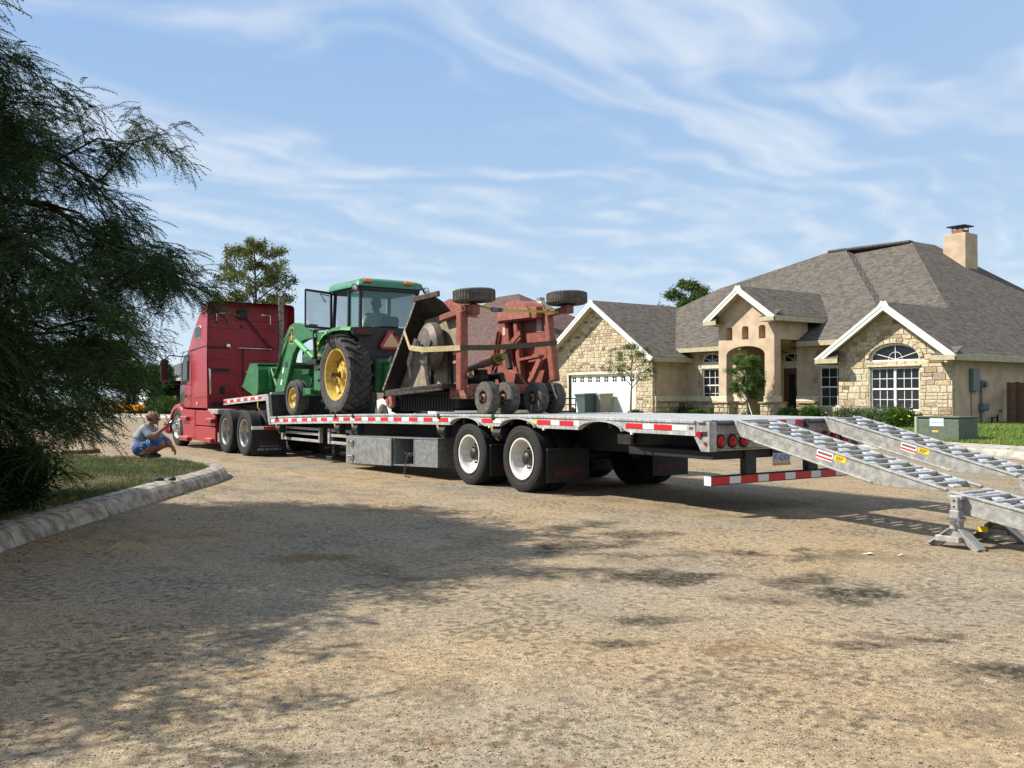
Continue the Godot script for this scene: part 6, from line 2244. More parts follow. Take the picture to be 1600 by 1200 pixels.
	for x in [-20.2, -20.1, -19.2, -17.95]:
		rows.append([Vector3(x, 1.82, zc + 0.33), Vector3(x, 2.2, zc + 0.34), Vector3(x, 2.34, zc + 0.28), Vector3(x, 2.39, zc + 0.1), Vector3(x, 2.39, zc - 0.1), Vector3(x, 2.34, zc - 0.28), Vector3(x, 2.2, zc - 0.34), Vector3(x, 1.82, zc - 0.33)])
	b.grid(rows)
	b.bx(Vector3(-20.22, 1.80, zc - 0.33), Vector3(-20.18, 2.36, zc + 0.33), 0.01)
	part("hood", b, M.green_dull, T)
	b = B.new()
	b.bx(Vector3(-18.82, 1.36, -7.95), Vector3(-18.42, 1.49, -7.8), 0.012)
	b.bx(Vector3(-18.82, 1.34, -9.1), Vector3(-18.68, 1.50, -7.8), 0.012)
	part("loader_subframe", b, green, T)
	# fenders
	for sd in [1.0, -1.0]:
		b = B.new()
		var g0 := []
		var g1 := []
		var g2 := []
		for q in [[-18.16, 2.25], [-18.10, 2.43], [-18.0, 2.55], [-17.8, 2.64], [-17.42, 2.69], [-16.97, 2.69], [-16.60, 2.66]]:
			g0.append(Vector3(q[0], q[1] - 0.07, zc + 0.86 * sd))
			g1.append(Vector3(q[0], q[1], zc + 0.83 * sd))
			g2.append(Vector3(q[0], q[1] + 0.01, zc + 0.30 * sd))
		b.grid([g0, g1, g2], sd > 0)
		part("fender", b, mat("fender_green", L(0.13, 0.33, 0.10), 0.45, 0.0, TX.mild, 1.0), T)
		b = B.new()
		b.bx(Vector3(-16.62, 2.50, zc + 0.86 * sd - 0.05), Vector3(-16.54, 2.66, zc + 0.40 * sd), 0.015)
		b.bx(Vector3(-16.70, 2.0, zc + 0.60 * sd), Vector3(-16.62, 2.66, zc + 0.34 * sd))
		var fl := part("lamp_box", b, M.cab_black, T)
		b = B.new()
		b.bx(Vector3(-16.54, 2.53, zc + 0.77 * sd), Vector3(-16.532, 2.63, zc + 0.50 * sd), 0.003)
		part("lens", b, mat("dull_red", L(0.08, 0.012, 0.012), 0.3), fl)
	# cab: pillars, roof, glass
	var x0 := -17.87
	var x1 := -16.62
	var zn := -8.05
	var zf := -9.33
	b = B.new()
	b.bx(Vector3(x0, 2.0, zf), Vector3(x1, 2.12, zn), 0.02)
	b.bx(Vector3(x1 - 0.06, 2.1, zf), Vector3(x1, 2.68, zn), 0.015)
	b.bx(Vector3(x0, 2.1, zf), Vector3(x0 + 0.05, 2.5, zn), 0.01)
	b.bx(Vector3(x0, 2.1, zf), Vector3(x1, 2.6, zf + 0.04))
	b.bx(Vector3(x0 + 0.5, 2.1, zn - 0.04), Vector3(x1, 2.6, zn))
	part("cab_base", b, M.cab_black, T)
	for q in [[x1, zn, x1, zn - 0.02], [x1, zf, x1, zf + 0.02], [x0, zn, x0 + 0.06, zn - 0.03], [x0, zf, x0 + 0.06, zf + 0.03], [-17.12, zn, -17.12, zn - 0.015]]:
		b = B.new()
		b.bar(Vector3(q[0], 2.1, q[1]), Vector3(q[2], 3.48, q[3]), 0.06, 0.07, 0.012, Vector3.RIGHT)
		part("cab_pillar", b, M.cab_black, T)
	b = B.new()
	b.bx(Vector3(x0 - 0.02, 3.38, zf - 0.02), Vector3(x1 + 0.05, 3.47, zn + 0.02), 0.015)
	part("roof_frame", b, M.cab_black, T)
	b = B.new()
	rows = []
	for q in [[0.0, 3.455], [0.0, 3.48], [0.03, 3.57], [0.09, 3.605], [0.22, 3.64], [0.45, 3.66]]:
		var r := []
		var i: float = q[0]
		var xa := x0 - 0.06 + i
		var xb := x1 + 0.10 - i
		var za := zf - 0.07 + i
		var zb := zn + 0.07 - i
		for k in 41:
			var f := k / 40.0 * 4.0
			var e := int(f) % 4
			var u := f - int(f)
			r.append([Vector3(xa, q[1], lerpf(za, zb, u)), Vector3(lerpf(xa, xb, u), q[1], zb), Vector3(xb, q[1], lerpf(zb, za, u)), Vector3(lerpf(xb, xa, u), q[1], za)][e])
		rows.append(r)
	b.grid(rows, true)
	b.bx(Vector3(x0 + 0.3, 3.62, zf + 0.3), Vector3(x1 - 0.3, 3.658, zn - 0.3))
	part("cab_roof", b, M.roof_green, T)
	for z in [-8.18, -9.06]:
		b = B.new()
		b.bx(Vector3(x1 + 0.075, 3.535, z - 0.09), Vector3(x1 + 0.125, 3.60, z + 0.09), 0.015)
		part("beacon", b, M.lens_amber, T)
	for q in [[-16.62, 3.42, -7.93], [-16.5, 3.44, -9.44]]:
		b = B.new()
		b.lathe([Vector2(0.0, -0.07), Vector2(0.04, -0.06), Vector2(0.065, -0.01), Vector2(0.068, 0.03), Vector2(0.058, 0.035)], Vector3(q[0], q[1], q[2]), Vector3(1, -0.1, 0), 18)
		b.tube([Vector3(q[0] - 0.05, q[1], q[2]), Vector3(q[0] - 0.08, 3.5, q[2] * 0.99 - 0.087)], 0.012, 6)
		var wl := part("work_light", b, M.cab_black, T)
		b = B.new()
		b.lathe([Vector2(0.058, 0.03), Vector2(0.03, 0.042), Vector2(0.0, 0.045)], Vector3(q[0], q[1], q[2]), Vector3(1, -0.1, 0), 18)
		part("lens", b, M.chrome, wl)
	b = B.new()
	b.bx(Vector3(x1 + 0.002, 2.70, zf + 0.07), Vector3(x1 + 0.008, 3.38, zn - 0.07))
	part("rear_glass", b, M.tinted_glass, T)
	b = B.new()
	b.bx(Vector3(-17.07, 2.64, zn - 0.02), Vector3(x1 - 0.07, 3.38, zn - 0.014))
	part("side_glass", b, M.clear_glass, T)
	b = B.new()
	b.bx(Vector3(x0 + 0.08, 2.62, zf + 0.014), Vector3(x1 - 0.07, 3.38, zf + 0.02))
	part("side_glass", b, M.clear_glass, T)
	b = B.new()
	b.bx(Vector3(x0, 2.5, zf + 0.08), Vector3(x0 + 0.006, 3.38, zn - 0.08))
	part("windscreen", b, M.clear_glass, T)
	# open door swung out at the front pillar
	var dr := sub("cab_door", T)
	var h0 := Vector3(-17.84, 0, -8.0)
	var h1 := Vector3(-17.50, 0, -7.30)
	b = B.new()
	for q in [[2.70, 2.70, 0.0, 1.0], [3.42, 3.42, 0.0, 1.0]]:
		b.bar(h0 + Vector3(0, q[0], 0), h1 + Vector3(0, q[1], 0), 0.035, 0.045, 0.006)
	b.bar(h0 + Vector3(0, 2.70, 0), h0 + Vector3(0, 3.42, 0), 0.045, 0.045, 0.006)
	b.bar(h1 + Vector3(0, 2.70, 0), h1 + Vector3(0, 3.42, 0), 0.03, 0.03, 0.006)
	part("frame", b, M.cab_black, dr)
	b = B.new()
	var dd := (h1 - h0).normalized()
	b.bar((h0 + h1) / 2.0 + Vector3(0, 2.72, 0), (h0 + h1) / 2.0 + Vector3(0, 3.40, 0), 0.005, h0.distance_to(h1) - 0.04, 0.0, dd)
	part("pane", b, M.clear_glass, dr)
	b = B.new()
	b.tube([h0.lerp(h1, 0.1) + Vector3(0.02, 3.36, 0), h0.lerp(h1, 0.45) + Vector3(0.03, 3.38, 0), h0.lerp(h1, 0.25) + Vector3(0.03, 3.22, 0)], 0.012, 5)
	b.bar(h0.lerp(h1, 0.55) + Vector3(0.02, 2.74, 0), h0.lerp(h1, 0.85) + Vector3(0.02, 2.74, 0), 0.02, 0.03, 0.004)
	part("wiper", b, M.cab_black, dr)
	b = B.new()
	b.bar(Vector3(-18.37, 2.70, -7.85), Vector3(-18.30, 2.08, -7.85), 0.05, 0.05, 0.008)
	b.bx(Vector3(-18.55, 1.98, -8.0), Vector3(-18.05, 2.08, -7.76), 0.01)
	b.bar(Vector3(-18.05, 2.70, -7.98), Vector3(-18.5, 2.70, -7.84), 0.04, 0.04, 0.006)
	part("step_frame", b, M.cab_black, T)
	# loader: two masts, two booms, cylinders
	for sd in [1.0, -1.0]:
		var z: float = zc + 0.80 * sd
		b = B.new()
		b.prism(PackedVector2Array([Vector2(-18.42, 2.66), Vector2(-17.96, 2.64), Vector2(-18.05, 2.1), Vector2(-18.1, 1.45), Vector2(-18.42, 1.45), Vector2(-18.42, 2.1)]), Vector3(0, 0, z - 0.09), Vector3.RIGHT, Vector3.UP, 0.10, 0.012)
		part("loader_mast", b, green, T)
		b = B.new()
		b.prism(PackedVector2Array([Vector2(-20.02, 2.56), Vector2(-19.67, 2.87), Vector2(-19.38, 2.92), Vector2(-18.89, 2.86), Vector2(-18.39, 2.72), Vector2(-18.26, 2.54), Vector2(-18.82, 2.52), Vector2(-19.17, 2.45), Vector2(-19.45, 2.25), Vector2(-19.97, 1.43), Vector2(-20.52, 1.43), Vector2(-20.23, 2.14)]), Vector3(0, 0, z - 0.06), Vector3.RIGHT, Vector3.UP, 0.11, 0.012)
		var arm := part("loader_arm", b, green, T)
		b = B.new()
		b.cyl(Vector3(-19.83, 2.02, z + 0.052), Vector3(-19.83, 2.02, z + 0.055), 0.07, 16)
		part("hole", b, M.cab_black, arm)
		if sd > 0:
			b = B.new()
			for q in [[-20.02, 1.72], [-19.92, 1.98]]:
				b.box(Vector3(q[0] - 0.1, q[1] - 0.08, z + 0.053), Vector3(0.07, 0.13, 0.003), 0.0, Basis(Vector3(0, 0, 1), -0.5))
			part("sticker", b, M.tape_white, arm)
			b = B.new()
			b.prism(PackedVector2Array([Vector2(-19.62, 2.46), Vector2(-19.44, 2.46), Vector2(-19.41, 2.5), Vector2(-19.41, 2.78), Vector2(-19.44, 2.82), Vector2(-19.62, 2.82), Vector2(-19.65, 2.78), Vector2(-19.65, 2.5)]), Vector3(0, 0, z + 0.051), Vector3.RIGHT, Vector3.UP, 0.003)
			var em := part("emblem", b, M.tractor_yellow, arm)
			b = B.new()
			b.prism(PackedVector2Array([Vector2(-19.61, 2.48), Vector2(-19.45, 2.48), Vector2(-19.43, 2.51), Vector2(-19.43, 2.77), Vector2(-19.45, 2.80), Vector2(-19.61, 2.80), Vector2(-19.63, 2.77), Vector2(-19.63, 2.51)]), Vector3(0, 0, z + 0.054), Vector3.RIGHT, Vector3.UP, 0.002)
			part("emblem_field", b, M.cab_black, em)
			b = B.new()
			b.prism(PackedVector2Array([Vector2(-19.61, 2.60), Vector2(-19.55, 2.66), Vector2(-19.56, 2.78), Vector2(-19.53, 2.72), Vector2(-19.51, 2.66), Vector2(-19.46, 2.62), Vector2(-19.50, 2.58), Vector2(-19.45, 2.50), Vector2(-19.52, 2.56), Vector2(-19.60, 2.54), Vector2(-19.55, 2.59)]), Vector3(0, 0, z + 0.056), Vector3.RIGHT, Vector3.UP, 0.002)
			part("leaping_mark", b, M.tractor_yellow, em)
			b = B.new()
			for k in 3:
				b.box(Vector3(-18.20 + 0.02 * k, 2.42 - 0.12 * k, z + 0.012), Vector3(0.14, 0.05, 0.004))
			part("decal", b, M.tractor_yellow, T)
		b = B.new()
		b.cyl(Vector3(-19.15, 2.50, z + 0.10), Vector3(-18.55, 2.25, z + 0.10), 0.055, 14)
		b.cyl(Vector3(-18.55, 2.25, z + 0.10), Vector3(-18.25, 2.12, z + 0.10), 0.035, 12)
		part("lift_cylinder", b, mat("cylinder_green", L(0.10, 0.36, 0.12), 0.35), T)
		b = B.new()
		b.cyl(Vector3(-19.75, 2.55, z + 0.03), Vector3(-20.45, 1.75, z + 0.09), 0.035, 10)
		b.tube([Vector3(-19.6, 2.7, z + 0.06), Vector3(-19.9, 2.5, z + 0.1), Vector3(-20.25, 1.9, z + 0.1)], 0.012, 6)
		part("tilt_cylinder", b, M.green_dull, T)
	b = B.new()
	b.cyl(Vector3(-19.75, 2.0, zc - 0.8), Vector3(-19.75, 2.0, zc + 0.75), 0.07, 12)
	part("cross_tube", b, M.green_dull, T)
	# bucket
	var bk := sub("bucket", T)
	b = B.new()
	var prof := [Vector2(-21.75, 2.09), Vector2(-21.36, 2.07), Vector2(-21.24, 1.95), Vector2(-21.22, 1.55), Vector2(-21.30, 1.41), Vector2(-21.5, 1.37), Vector2(-22.28, 1.57)]
	rows = []
	for z in [-7.72, -9.30]:
		var r := []
		for q in prof: r.append(Vector3(q.x, q.y, z))
		rows.append(r)
	for i in prof.size() - 1:
		b.grid([[rows[0][i], rows[0][i + 1]], [rows[1][i], rows[1][i + 1]]])
		b.grid([[rows[0][i] + Vector3(0.0, 0.0, 0), rows[0][i + 1]], [rows[1][i], rows[1][i + 1]]].map(func(r): return r.map(func(v): return v + Vector3(-0.012, 0.012, 0))), true)
	b.bx(Vector3(-21.40, 2.055, -9.30), Vector3(-21.30, 2.095, -7.72), 0.01)
	part("shell", b, green, bk)
	for z in [-7.72, -9.30]:
		b = B.new()
		b.prism(PackedVector2Array([Vector2(-21.75, 2.10), Vector2(-21.34, 2.09), Vector2(-21.20, 1.96), Vector2(-21.19, 1.52), Vector2(-21.28, 1.38), Vector2(-21.5, 1.35), Vector2(-22.30, 1.56), Vector2(-22.12, 1.70)]), Vector3(0, 0, z), Vector3.RIGHT, Vector3.UP, 0.025)
		part("side_plate", b, green, bk)
	b = B.new()
	b.bx(Vector3(-21.21, 1.5, -8.0), Vector3(-21.10, 2.0, -7.93), 0.01)
	part("bracket", b, green, bk)
	b = B.new()
	b.bx(Vector3(-21.21, 1.5, -8.2), Vector3(-21.10, 2.0, -8.13), 0.01)
	part("bracket", b, green, bk)
	b = B.new()
	b.bx(Vector3(-21.21, 1.5, -9.25), Vector3(-21.10, 2.05, -9.2), 0.01)
	part("bracket", b, green, bk)
	b = B.new()
	b.bx(Vector3(-21.2, 1.95, -8.2), Vector3(-20.7, 2.0, -7.93), 0.01)
	part("bracket", b, green, bk)
	b = B.new()
	b.bar(Vector3(-20.9, 1.95, -7.9), Vector3(-20.5, 1.5, -7.9), 0.05, 0.07, 0.01)
	part("bracket", b, green, bk)
	b = B.new()
	# slow-vehicle triangle
	b = B.new()
	b.prism(PackedVector2Array([Vector2(-0.21, 0.0), Vector2(0.21, 0.0), Vector2(0.25, 0.06), Vector2(0.06, 0.36), Vector2(-0.06, 0.36), Vector2(-0.25, 0.06)]), Vector3(-16.545, 2.25, -8.69), Vector3(0, 0, -1), Vector3.UP, 0.006)
	var sg := part("warning_triangle", b, mat("triangle_red", L(0.42, 0.02, 0.03), 0.5), T)
	b = B.new()
	b.prism(PackedVector2Array([Vector2(-0.165, 0.045), Vector2(0.165, 0.045), Vector2(0.175, 0.065), Vector2(0.02, 0.30), Vector2(-0.02, 0.30), Vector2(-0.175, 0.065)]), Vector3(-16.538, 2.25, -8.69), Vector3(0, 0, -1), Vector3.UP, 0.005)
	part("centre", b, M.smv_orange, sg)
	b = B.new()
	b.bx(Vector3(-16.56, 2.50, -8.80), Vector3(-16.52, 2.59, -8.74), 0.01)
	part("clip", b, M.cab_black, sg)
	# three-point hitch
	b = B.new()
	b.bx(Vector3(-16.5, 1.55, zc - 0.25), Vector3(-16.3, 2.0, zc + 0.25), 0.03)
	for sd in [1.0, -1.0]:
		b.bar(Vector3(-16.5, 1.5, zc + 0.25 * sd), Vector3(-15.75, 1.25, zc + 0.35 * sd), 0.05, 0.09, 0.01)
		b.bar(Vector3(-16.35, 1.95, zc + 0.2 * sd), Vector3(-15.95, 2.05, zc + 0.3 * sd), 0.05, 0.07, 0.01)
		b.bar(Vector3(-15.98, 2.05, zc + 0.3 * sd), Vector3(-15.98, 1.35, zc + 0.33 * sd), 0.03, 0.03, 0.005)
	part("hitch", b, M.green_dull, T)
	# seat
	b = B.new()
	b.bx(Vector3(-17.35, 2.25, -8.95), Vector3(-16.9, 2.42, -8.50), 0.05)
	b.box(Vector3(-16.93, 2.68, -8.86), Vector3(0.12, 0.5, 0.38), 0.05, Basis(Vector3(0, 0, 1), -0.12))
	part("seat", b, M.cab_black, T)
	b = B.new()
	b.torus(Vector3(-17.62, 2.62, -8.69), Vector3(0.6, 0.8, 0), 0.19, 0.016, 20, 6)
	b.tube([Vector3(-17.62, 2.62, -8.69), Vector3(-17.8, 2.2, -8.69)], 0.03, 8)
	part("steering_wheel", b, M.cab_black, T)

# ---------- folded batwing mower ----------
func mower_wheel(T: Node3D, c: Vector3, ax: Vector3, R: float, w: float) -> void:
	var W := sub("wheel", T)
	var b := B.new()
	ax = ax.normalized()
	b.lathe([Vector2(R * 0.46, -w * 0.5), Vector2(R * 0.5, -w * 0.52), Vector2(R * 0.92, -w * 0.5), Vector2(R, -w * 0.40), Vector2(R, w * 0.40), Vector2(R * 0.92, w * 0.5), Vector2(R * 0.5, w * 0.52), Vector2(R * 0.46, w * 0.5), Vector2(R * 0.46, -w * 0.5)], c, ax, 40)
	# laminated rubber: fine cross ribs on the tread
	var s := ax.cross(Vector3.UP if absf(ax.y) < 0.9 else Vector3.RIGHT).normalized()
	var q := s.cross(ax)
	for k in 44:
		var a := TAU * k / 44.0
		var d := s * cos(a) + q * sin(a)
		b.box(c + d * R, Vector3(0.012, w * 0.82, 0.018), 0.0, Basis(d, ax, d.cross(ax)))
	part("tyre", b, M.mower_tyre, W)
	b = B.new()
	b.lathe([Vector2(R * 0.47, -w * 0.2), Vector2(R * 0.47, w * 0.16), Vector2(R * 0.43, w * 0.18), Vector2(R * 0.40, w * 0.02), Vector2(R * 0.26, w * 0.0), Vector2(R * 0.25, w * 0.45), Vector2(R * 0.18, w * 0.55), Vector2(0.0, w * 0.56)], c, ax, 24)
	part("hub", b, M.mower_hub, W)

func build_mower() -> void:
	var red := mat("mower_red", L(0.36, 0.10, 0.062), 0.6, 0.0, TX.grime, 1.0)
	mat("mower_light", L(0.44, 0.145, 0.105), 0.6, 0.0, TX.grime, 1.0)
	mat("mower_tyre", L(0.15, 0.135, 0.112), 0.92, 0.0, TX.mottle, 1.6)
	mat("mower_hub", L(0.30, 0.12, 0.085), 0.7, 0.0, TX.rust, 2.0)
	mat("under_steel", L(0.40, 0.325, 0.22), 0.7, 0.1, TX.grime, 0.7)
	mat("dark_steel", L(0.035, 0.030, 0.026), 0.6, 0.3, TX.rust, 1.2)
	mat("pan_steel", L(0.21, 0.165, 0.135), 0.6, 0.2, TX.grime, 1.5)
	mat("pto_cream", L(0.55, 0.47, 0.33), 0.5, 0.0, TX.grime, 2.0)
	mat("strap_cream", L(0.62, 0.50, 0.26), 0.85, 0.0, TX.grime, 2.5)
	mat("strap_olive", L(0.11, 0.10, 0.05), 0.85, 0.0, TX.grime, 2.5)
	mat("strap_lime", L(0.42, 0.45, 0.06), 0.8)
	var T := thing("rotary_mower", "rust-red folding rotary mower with both wings upright at the trailer's middle", "mower", Vector3(-13.6, 1.05, -8.8))
	var b: B
	var X := Vector3.RIGHT
	var Y := Vector3.UP
	# near wing, underside toward the street
	var nw := sub("near_wing", T)
	b = B.new()
	var outl := PackedVector2Array([Vector2(-15.05, 1.42), Vector2(-12.86, 1.50), Vector2(-12.88, 2.48), Vector2(-13.1, 2.62), Vector2(-13.4, 2.68), Vector2(-14.05, 2.62)])
	b.prism(outl, Vector3(0, 0, -8.06), X, Y, 0.04)
	part("deck_plate", b, M.under_steel, nw)
	# deep side band along the sloping outer edge, and along the bottom and top
	b = B.new()
	b.grid([[Vector3(-15.0, 1.44, -7.74), Vector3(-13.78, 2.96, -7.74)], [Vector3(-15.0, 1.43, -8.05), Vector3(-14.02, 2.66, -8.05)]], true)
	b.grid([[Vector3(-15.02, 1.43, -7.72), Vector3(-13.80, 2.96, -7.72)], [Vector3(-14.97, 1.40, -8.09), Vector3(-13.76, 2.96, -8.09)]])
	part("side_band", b, M.dark_steel, nw)
	b = B.new()
	b.bar(Vector3(-15.02, 1.43, -7.725), Vector3(-13.80, 2.97, -7.725), 0.012, 0.05, 0.003)
	part("band_edge", b, mat("worn_edge", L(0.30, 0.27, 0.22), 0.5, 0.4, TX.rust, 2.0), nw)
	b = B.new()
	b.grid([[Vector3(-13.78, 2.97, -7.74), Vector3(-13.4, 2.99, -7.78), Vector3(-13.15, 2.86, -7.84), Vector3(-12.9, 2.62, -7.9)], [Vector3(-14.02, 2.62, -8.05), Vector3(-13.45, 2.66, -8.05), Vector3(-13.1, 2.6, -8.05), Vector3(-12.9, 2.5, -8.05)]])
	part("rim_band", b, M.dark_steel, nw)
	b = B.new()
	b.bar(Vector3(-14.8, 1.40, -7.86), Vector3(-12.9, 1.50, -7.86), 0.36, 0.06, 0.01)
	part("rim_band", b, M.dark_steel, nw)
	b = B.new()
	b.bar(Vector3(-13.86, 2.94, -7.70), Vector3(-13.2, 2.99, -7.80), 0.05, 0.09, 0.01)
	b.bar(Vector3(-14.85, 1.37, -7.70), Vector3(-12.95, 1.47, -7.72), 0.05, 0.10, 0.008)
	part("skid_edge", b, mat("brown_steel", L(0.085, 0.06, 0.045), 0.6, 0.3, TX.rust, 1.5), nw)
	# stiffeners, pan and blades
	b = B.new()
	b.bx(Vector3(-13.86, 1.48, -8.015), Vector3(-13.75, 2.05, -7.97), 0.004)
	b.bx(Vector3(-13.22, 1.5, -8.015), Vector3(-13.12, 2.1, -7.97), 0.004)
	b.bx(Vector3(-13.2, 1.98, -8.015), Vector3(-12.87, 2.08, -7.975), 0.004)
	part("stiffener", b, M.dark_steel, nw)
	b = B.new()
	b.lathe([Vector2(0.0, 0.16), Vector2(0.30, 0.13), Vector2(0.385, 0.06), Vector2(0.40, -0.02), Vector2(0.40, -0.06)], Vector3(-13.56, 2.15, -7.86), Vector3(-0.12, 0.0, 1), 40)
	var pan := part("blade_pan", b, M.pan_steel, nw)
	b = B.new()
	b.cyl(Vector3(-13.585, 2.14, -7.70), Vector3(-13.59, 2.14, -7.685), 0.05, 16)
	part("hub_hole", b, M.dark_steel, pan)
	for q in [[-13.80, 2.12, -14.02, 1.62], [-13.36, 2.08, -13.44, 1.5]]:
		b = B.new()
		b.bar(Vector3(q[0] + 0.03, q[1] + 0.16, -7.70), Vector3(q[0], q[1], -7.66), 0.025, 0.13, 0.006, X)
		b.bar(Vector3(q[0], q[1] + 0.02, -7.66), Vector3(q[2], q[1] - 0.25, -7.69), 0.02, 0.12, 0.005, X)
		b.bar(Vector3(q[2], q[1] - 0.23, -7.69), Vector3(q[2] + 0.02, q[3], -7.73), 0.016, 0.11, 0.005, X)
		part("blade", b, mat("blade_steel", L(0.10, 0.10, 0.11), 0.45, 0.6, TX.rust, 2.0), nw)
	# red top of the near wing behind, seen over the rim
	b = B.new()
	rowsq(b, -13.75, -12.9, 2.6, -8.2)
	part("gearbox_cover", b, M.mower_light, nw)
	b = B.new()
	b.bar(Vector3(-12.79, 1.42, -8.0), Vector3(-12.79, 2.66, -8.0), 0.14, 0.09, 0.01, X)
	b.bar(Vector3(-12.60, 1.42, -7.86), Vector3(-12.60, 2.66, -7.86), 0.13, 0.15, 0.012, X)
	part("wing_tube", b, red, nw)
	b = B.new()
	b.bar(Vector3(-13.35, 2.60, -7.95), Vector3(-12.50, 2.70, -7.95), 0.12, 0.10, 0.012)
	b.bx(Vector3(-12.58, 2.60, -8.05), Vector3(-12.36, 2.76, -7.90), 0.012)
	part("wheel_arm", b, red, nw)
	b = B.new()
	b.cyl(Vector3(-12.46, 2.70, -8.0), Vector3(-12.46, 2.86, -8.0), 0.04, 12)
	part("spindle", b, M.dark_steel, nw)
	mower_wheel(nw, Vector3(-12.46, 2.90, -8.0), Vector3(-0.03, 1, 0.03), 0.33, 0.19)
	# far wing, red top side toward us
	var fw := sub("far_wing", T)
	b = B.new()
	b.prism(PackedVector2Array([Vector2(-14.86, 1.50), Vector2(-14.05, 2.73), Vector2(-13.71, 2.93), Vector2(-13.13, 2.97), Vector2(-12.84, 2.88), Vector2(-12.70, 2.70), Vector2(-12.60, 1.55)]), Vector3(0, 0, -9.66), X, Y, 0.05, 0.008)
	part("deck_plate", b, red, fw)
	b = B.new()
	rowsq(b, -13.9, -12.9, 2.66, -9.52)
	part("gearbox_cover", b, M.mower_light, fw)
	b = B.new()
	b.bar(Vector3(-13.95, 2.72, -9.5), Vector3(-12.75, 2.74, -9.5), 0.14, 0.20, 0.012)
	b.bar(Vector3(-13.78, 2.65, -9.55), Vector3(-13.68, 1.95, -9.55), 0.08, 0.10, 0.01, X)
	b.bar(Vector3(-13.45, 2.62, -9.52), Vector3(-13.30, 1.55, -9.52), 0.10, 0.11, 0.01, X)
	b.bar(Vector3(-13.3, 1.95, -9.5), Vector3(-12.7, 2.0, -9.5), 0.12, 0.05, 0.008)
	b.bar(Vector3(-14.6, 2.0, -9.56), Vector3(-14.1, 2.02, -9.56), 0.10, 0.05, 0.008)
	b.bar(Vector3(-14.35, 1.52, -9.56), Vector3(-14.1, 2.5, -9.56), 0.06, 0.05, 0.008, X)
	b.bar(Vector3(-12.72, 1.95, -9.5), Vector3(-12.95, 1.55, -9.45), 0.08, 0.12, 0.008, X)
	part("frame_bar", b, red, fw)
	b = B.new()
	b.bar(Vector3(-13.62, 2.14, -9.42), Vector3(-13.2, 2.42, -9.42), 0.05, 0.10, 0.008)
	b.prism(PackedVector2Array([Vector2(-13.6, 2.1), Vector2(-13.2, 2.3), Vector2(-13.2, 2.42)]), Vector3(0, 0, -9.44), X, Y, 0.03)
	part("gusset", b, red, fw)
	b = B.new()
	b.cyl(Vector3(-13.58, 2.16, -9.38), Vector3(-13.42, 1.80, -9.36), 0.055, 14)
	b.cyl(Vector3(-13.42, 1.80, -9.36), Vector3(-13.36, 1.66, -9.35), 0.03, 10)
	part("wing_cylinder", b, M.cab_black, fw)
	b = B.new()
	b.bar(Vector3(-12.85, 2.78, -9.65), Vector3(-12.66, 1.6, -9.65), 0.10, 0.08, 0.01, X)
	b.bar(Vector3(-12.70, 2.78, -9.62), Vector3(-12.46, 1.58, -9.60), 0.13, 0.13, 0.012, X)
	part("wing_tube", b, red, fw)
	b = B.new()
	b.bar(Vector3(-12.75, 2.70, -9.62), Vector3(-12.12, 2.76, -9.62), 0.12, 0.09, 0.012)
	b.bx(Vector3(-12.24, 2.68, -9.70), Vector3(-12.08, 2.82, -9.54), 0.012)
	part("wheel_arm", b, red, fw)
	b = B.new()
	b.cyl(Vector3(-12.17, 2.76, -9.62), Vector3(-12.17, 2.90, -9.62), 0.04, 12)
	part("spindle", b, M.dark_steel, fw)
	mower_wheel(fw, Vector3(-12.17, 2.93, -9.62), Vector3(-0.05, 1, 0.0), 0.33, 0.19)
	b = B.new()
	b.bx(Vector3(-12.98, 2.42, -9.605), Vector3(-12.84, 2.66, -9.60))
	b.bx(Vector3(-14.0, 2.42, -9.605), Vector3(-13.93, 2.56, -9.60))
	part("decal", b, mat("faded_decal", L(0.6, 0.42, 0.38), 0.6), fw)
	# centre section
	b = B.new()
	b.prism(PackedVector2Array([Vector2(-14.95, 1.30), Vector2(-14.75, 1.10), Vector2(-13.1, 1.09), Vector2(-12.9, 1.16), Vector2(-12.9, 1.42), Vector2(-14.95, 1.42)]), Vector3(0, 0, -9.7), X, Y, 1.72, 0.03)
	part("centre_deck", b, mat("black_skirt", L(0.012, 0.012, 0.012), 0.8, 0.0, TX.grime, 2.0), T)
	b = B.new()
	for k in 20:
		var x := -14.8 + 0.09 * k
		b.bx(Vector3(x, 1.07, -7.99), Vector3(x + 0.05, 1.34, -7.96), 0.006)
	part("chain_guard", b, M.black_skirt, T, true)
	b = B.new()
	b.bx(Vector3(-13.95, 1.40, -8.5), Vector3(-12.65, 1.52, -8.12), 0.015)
	b.bx(Vector3(-12.85, 1.36, -9.5), Vector3(-12.6, 1.52, -8.0), 0.015)
	b.bx(Vector3(-13.1, 1.30, -8.35), Vector3(-12.3, 1.46, -8.2), 0.012)
	b.bx(Vector3(-13.1, 1.30, -9.3), Vector3(-12.3, 1.46, -9.15), 0.012)
	b.prism(PackedVector2Array([Vector2(-14.15, 1.42), Vector2(-13.85, 1.42), Vector2(-13.3, 1.96), Vector2(-13.45, 2.0)]), Vector3(0, 0, -8.2), X, Y, 0.06, 0.01)
	b.prism(PackedVector2Array([Vector2(-14.0, 1.5), Vector2(-12.8, 1.5), Vector2(-13.05, 1.72), Vector2(-13.3, 1.78)]), Vector3(0, 0, -9.3), X, Y, 0.06, 0.01)
	part("centre_frame", b, red, T)
	b = B.new()
	b.bx(Vector3(-13.1, 1.28, -8.08), Vector3(-12.55, 1.47, -7.94), 0.012)
	b.cyl(Vector3(-12.75, 1.66, -7.93), Vector3(-12.45, 1.66, -7.93), 0.05, 10)
	b.cyl(Vector3(-12.70, 1.86, -7.96), Vector3(-12.98, 1.86, -7.96), 0.04, 10)
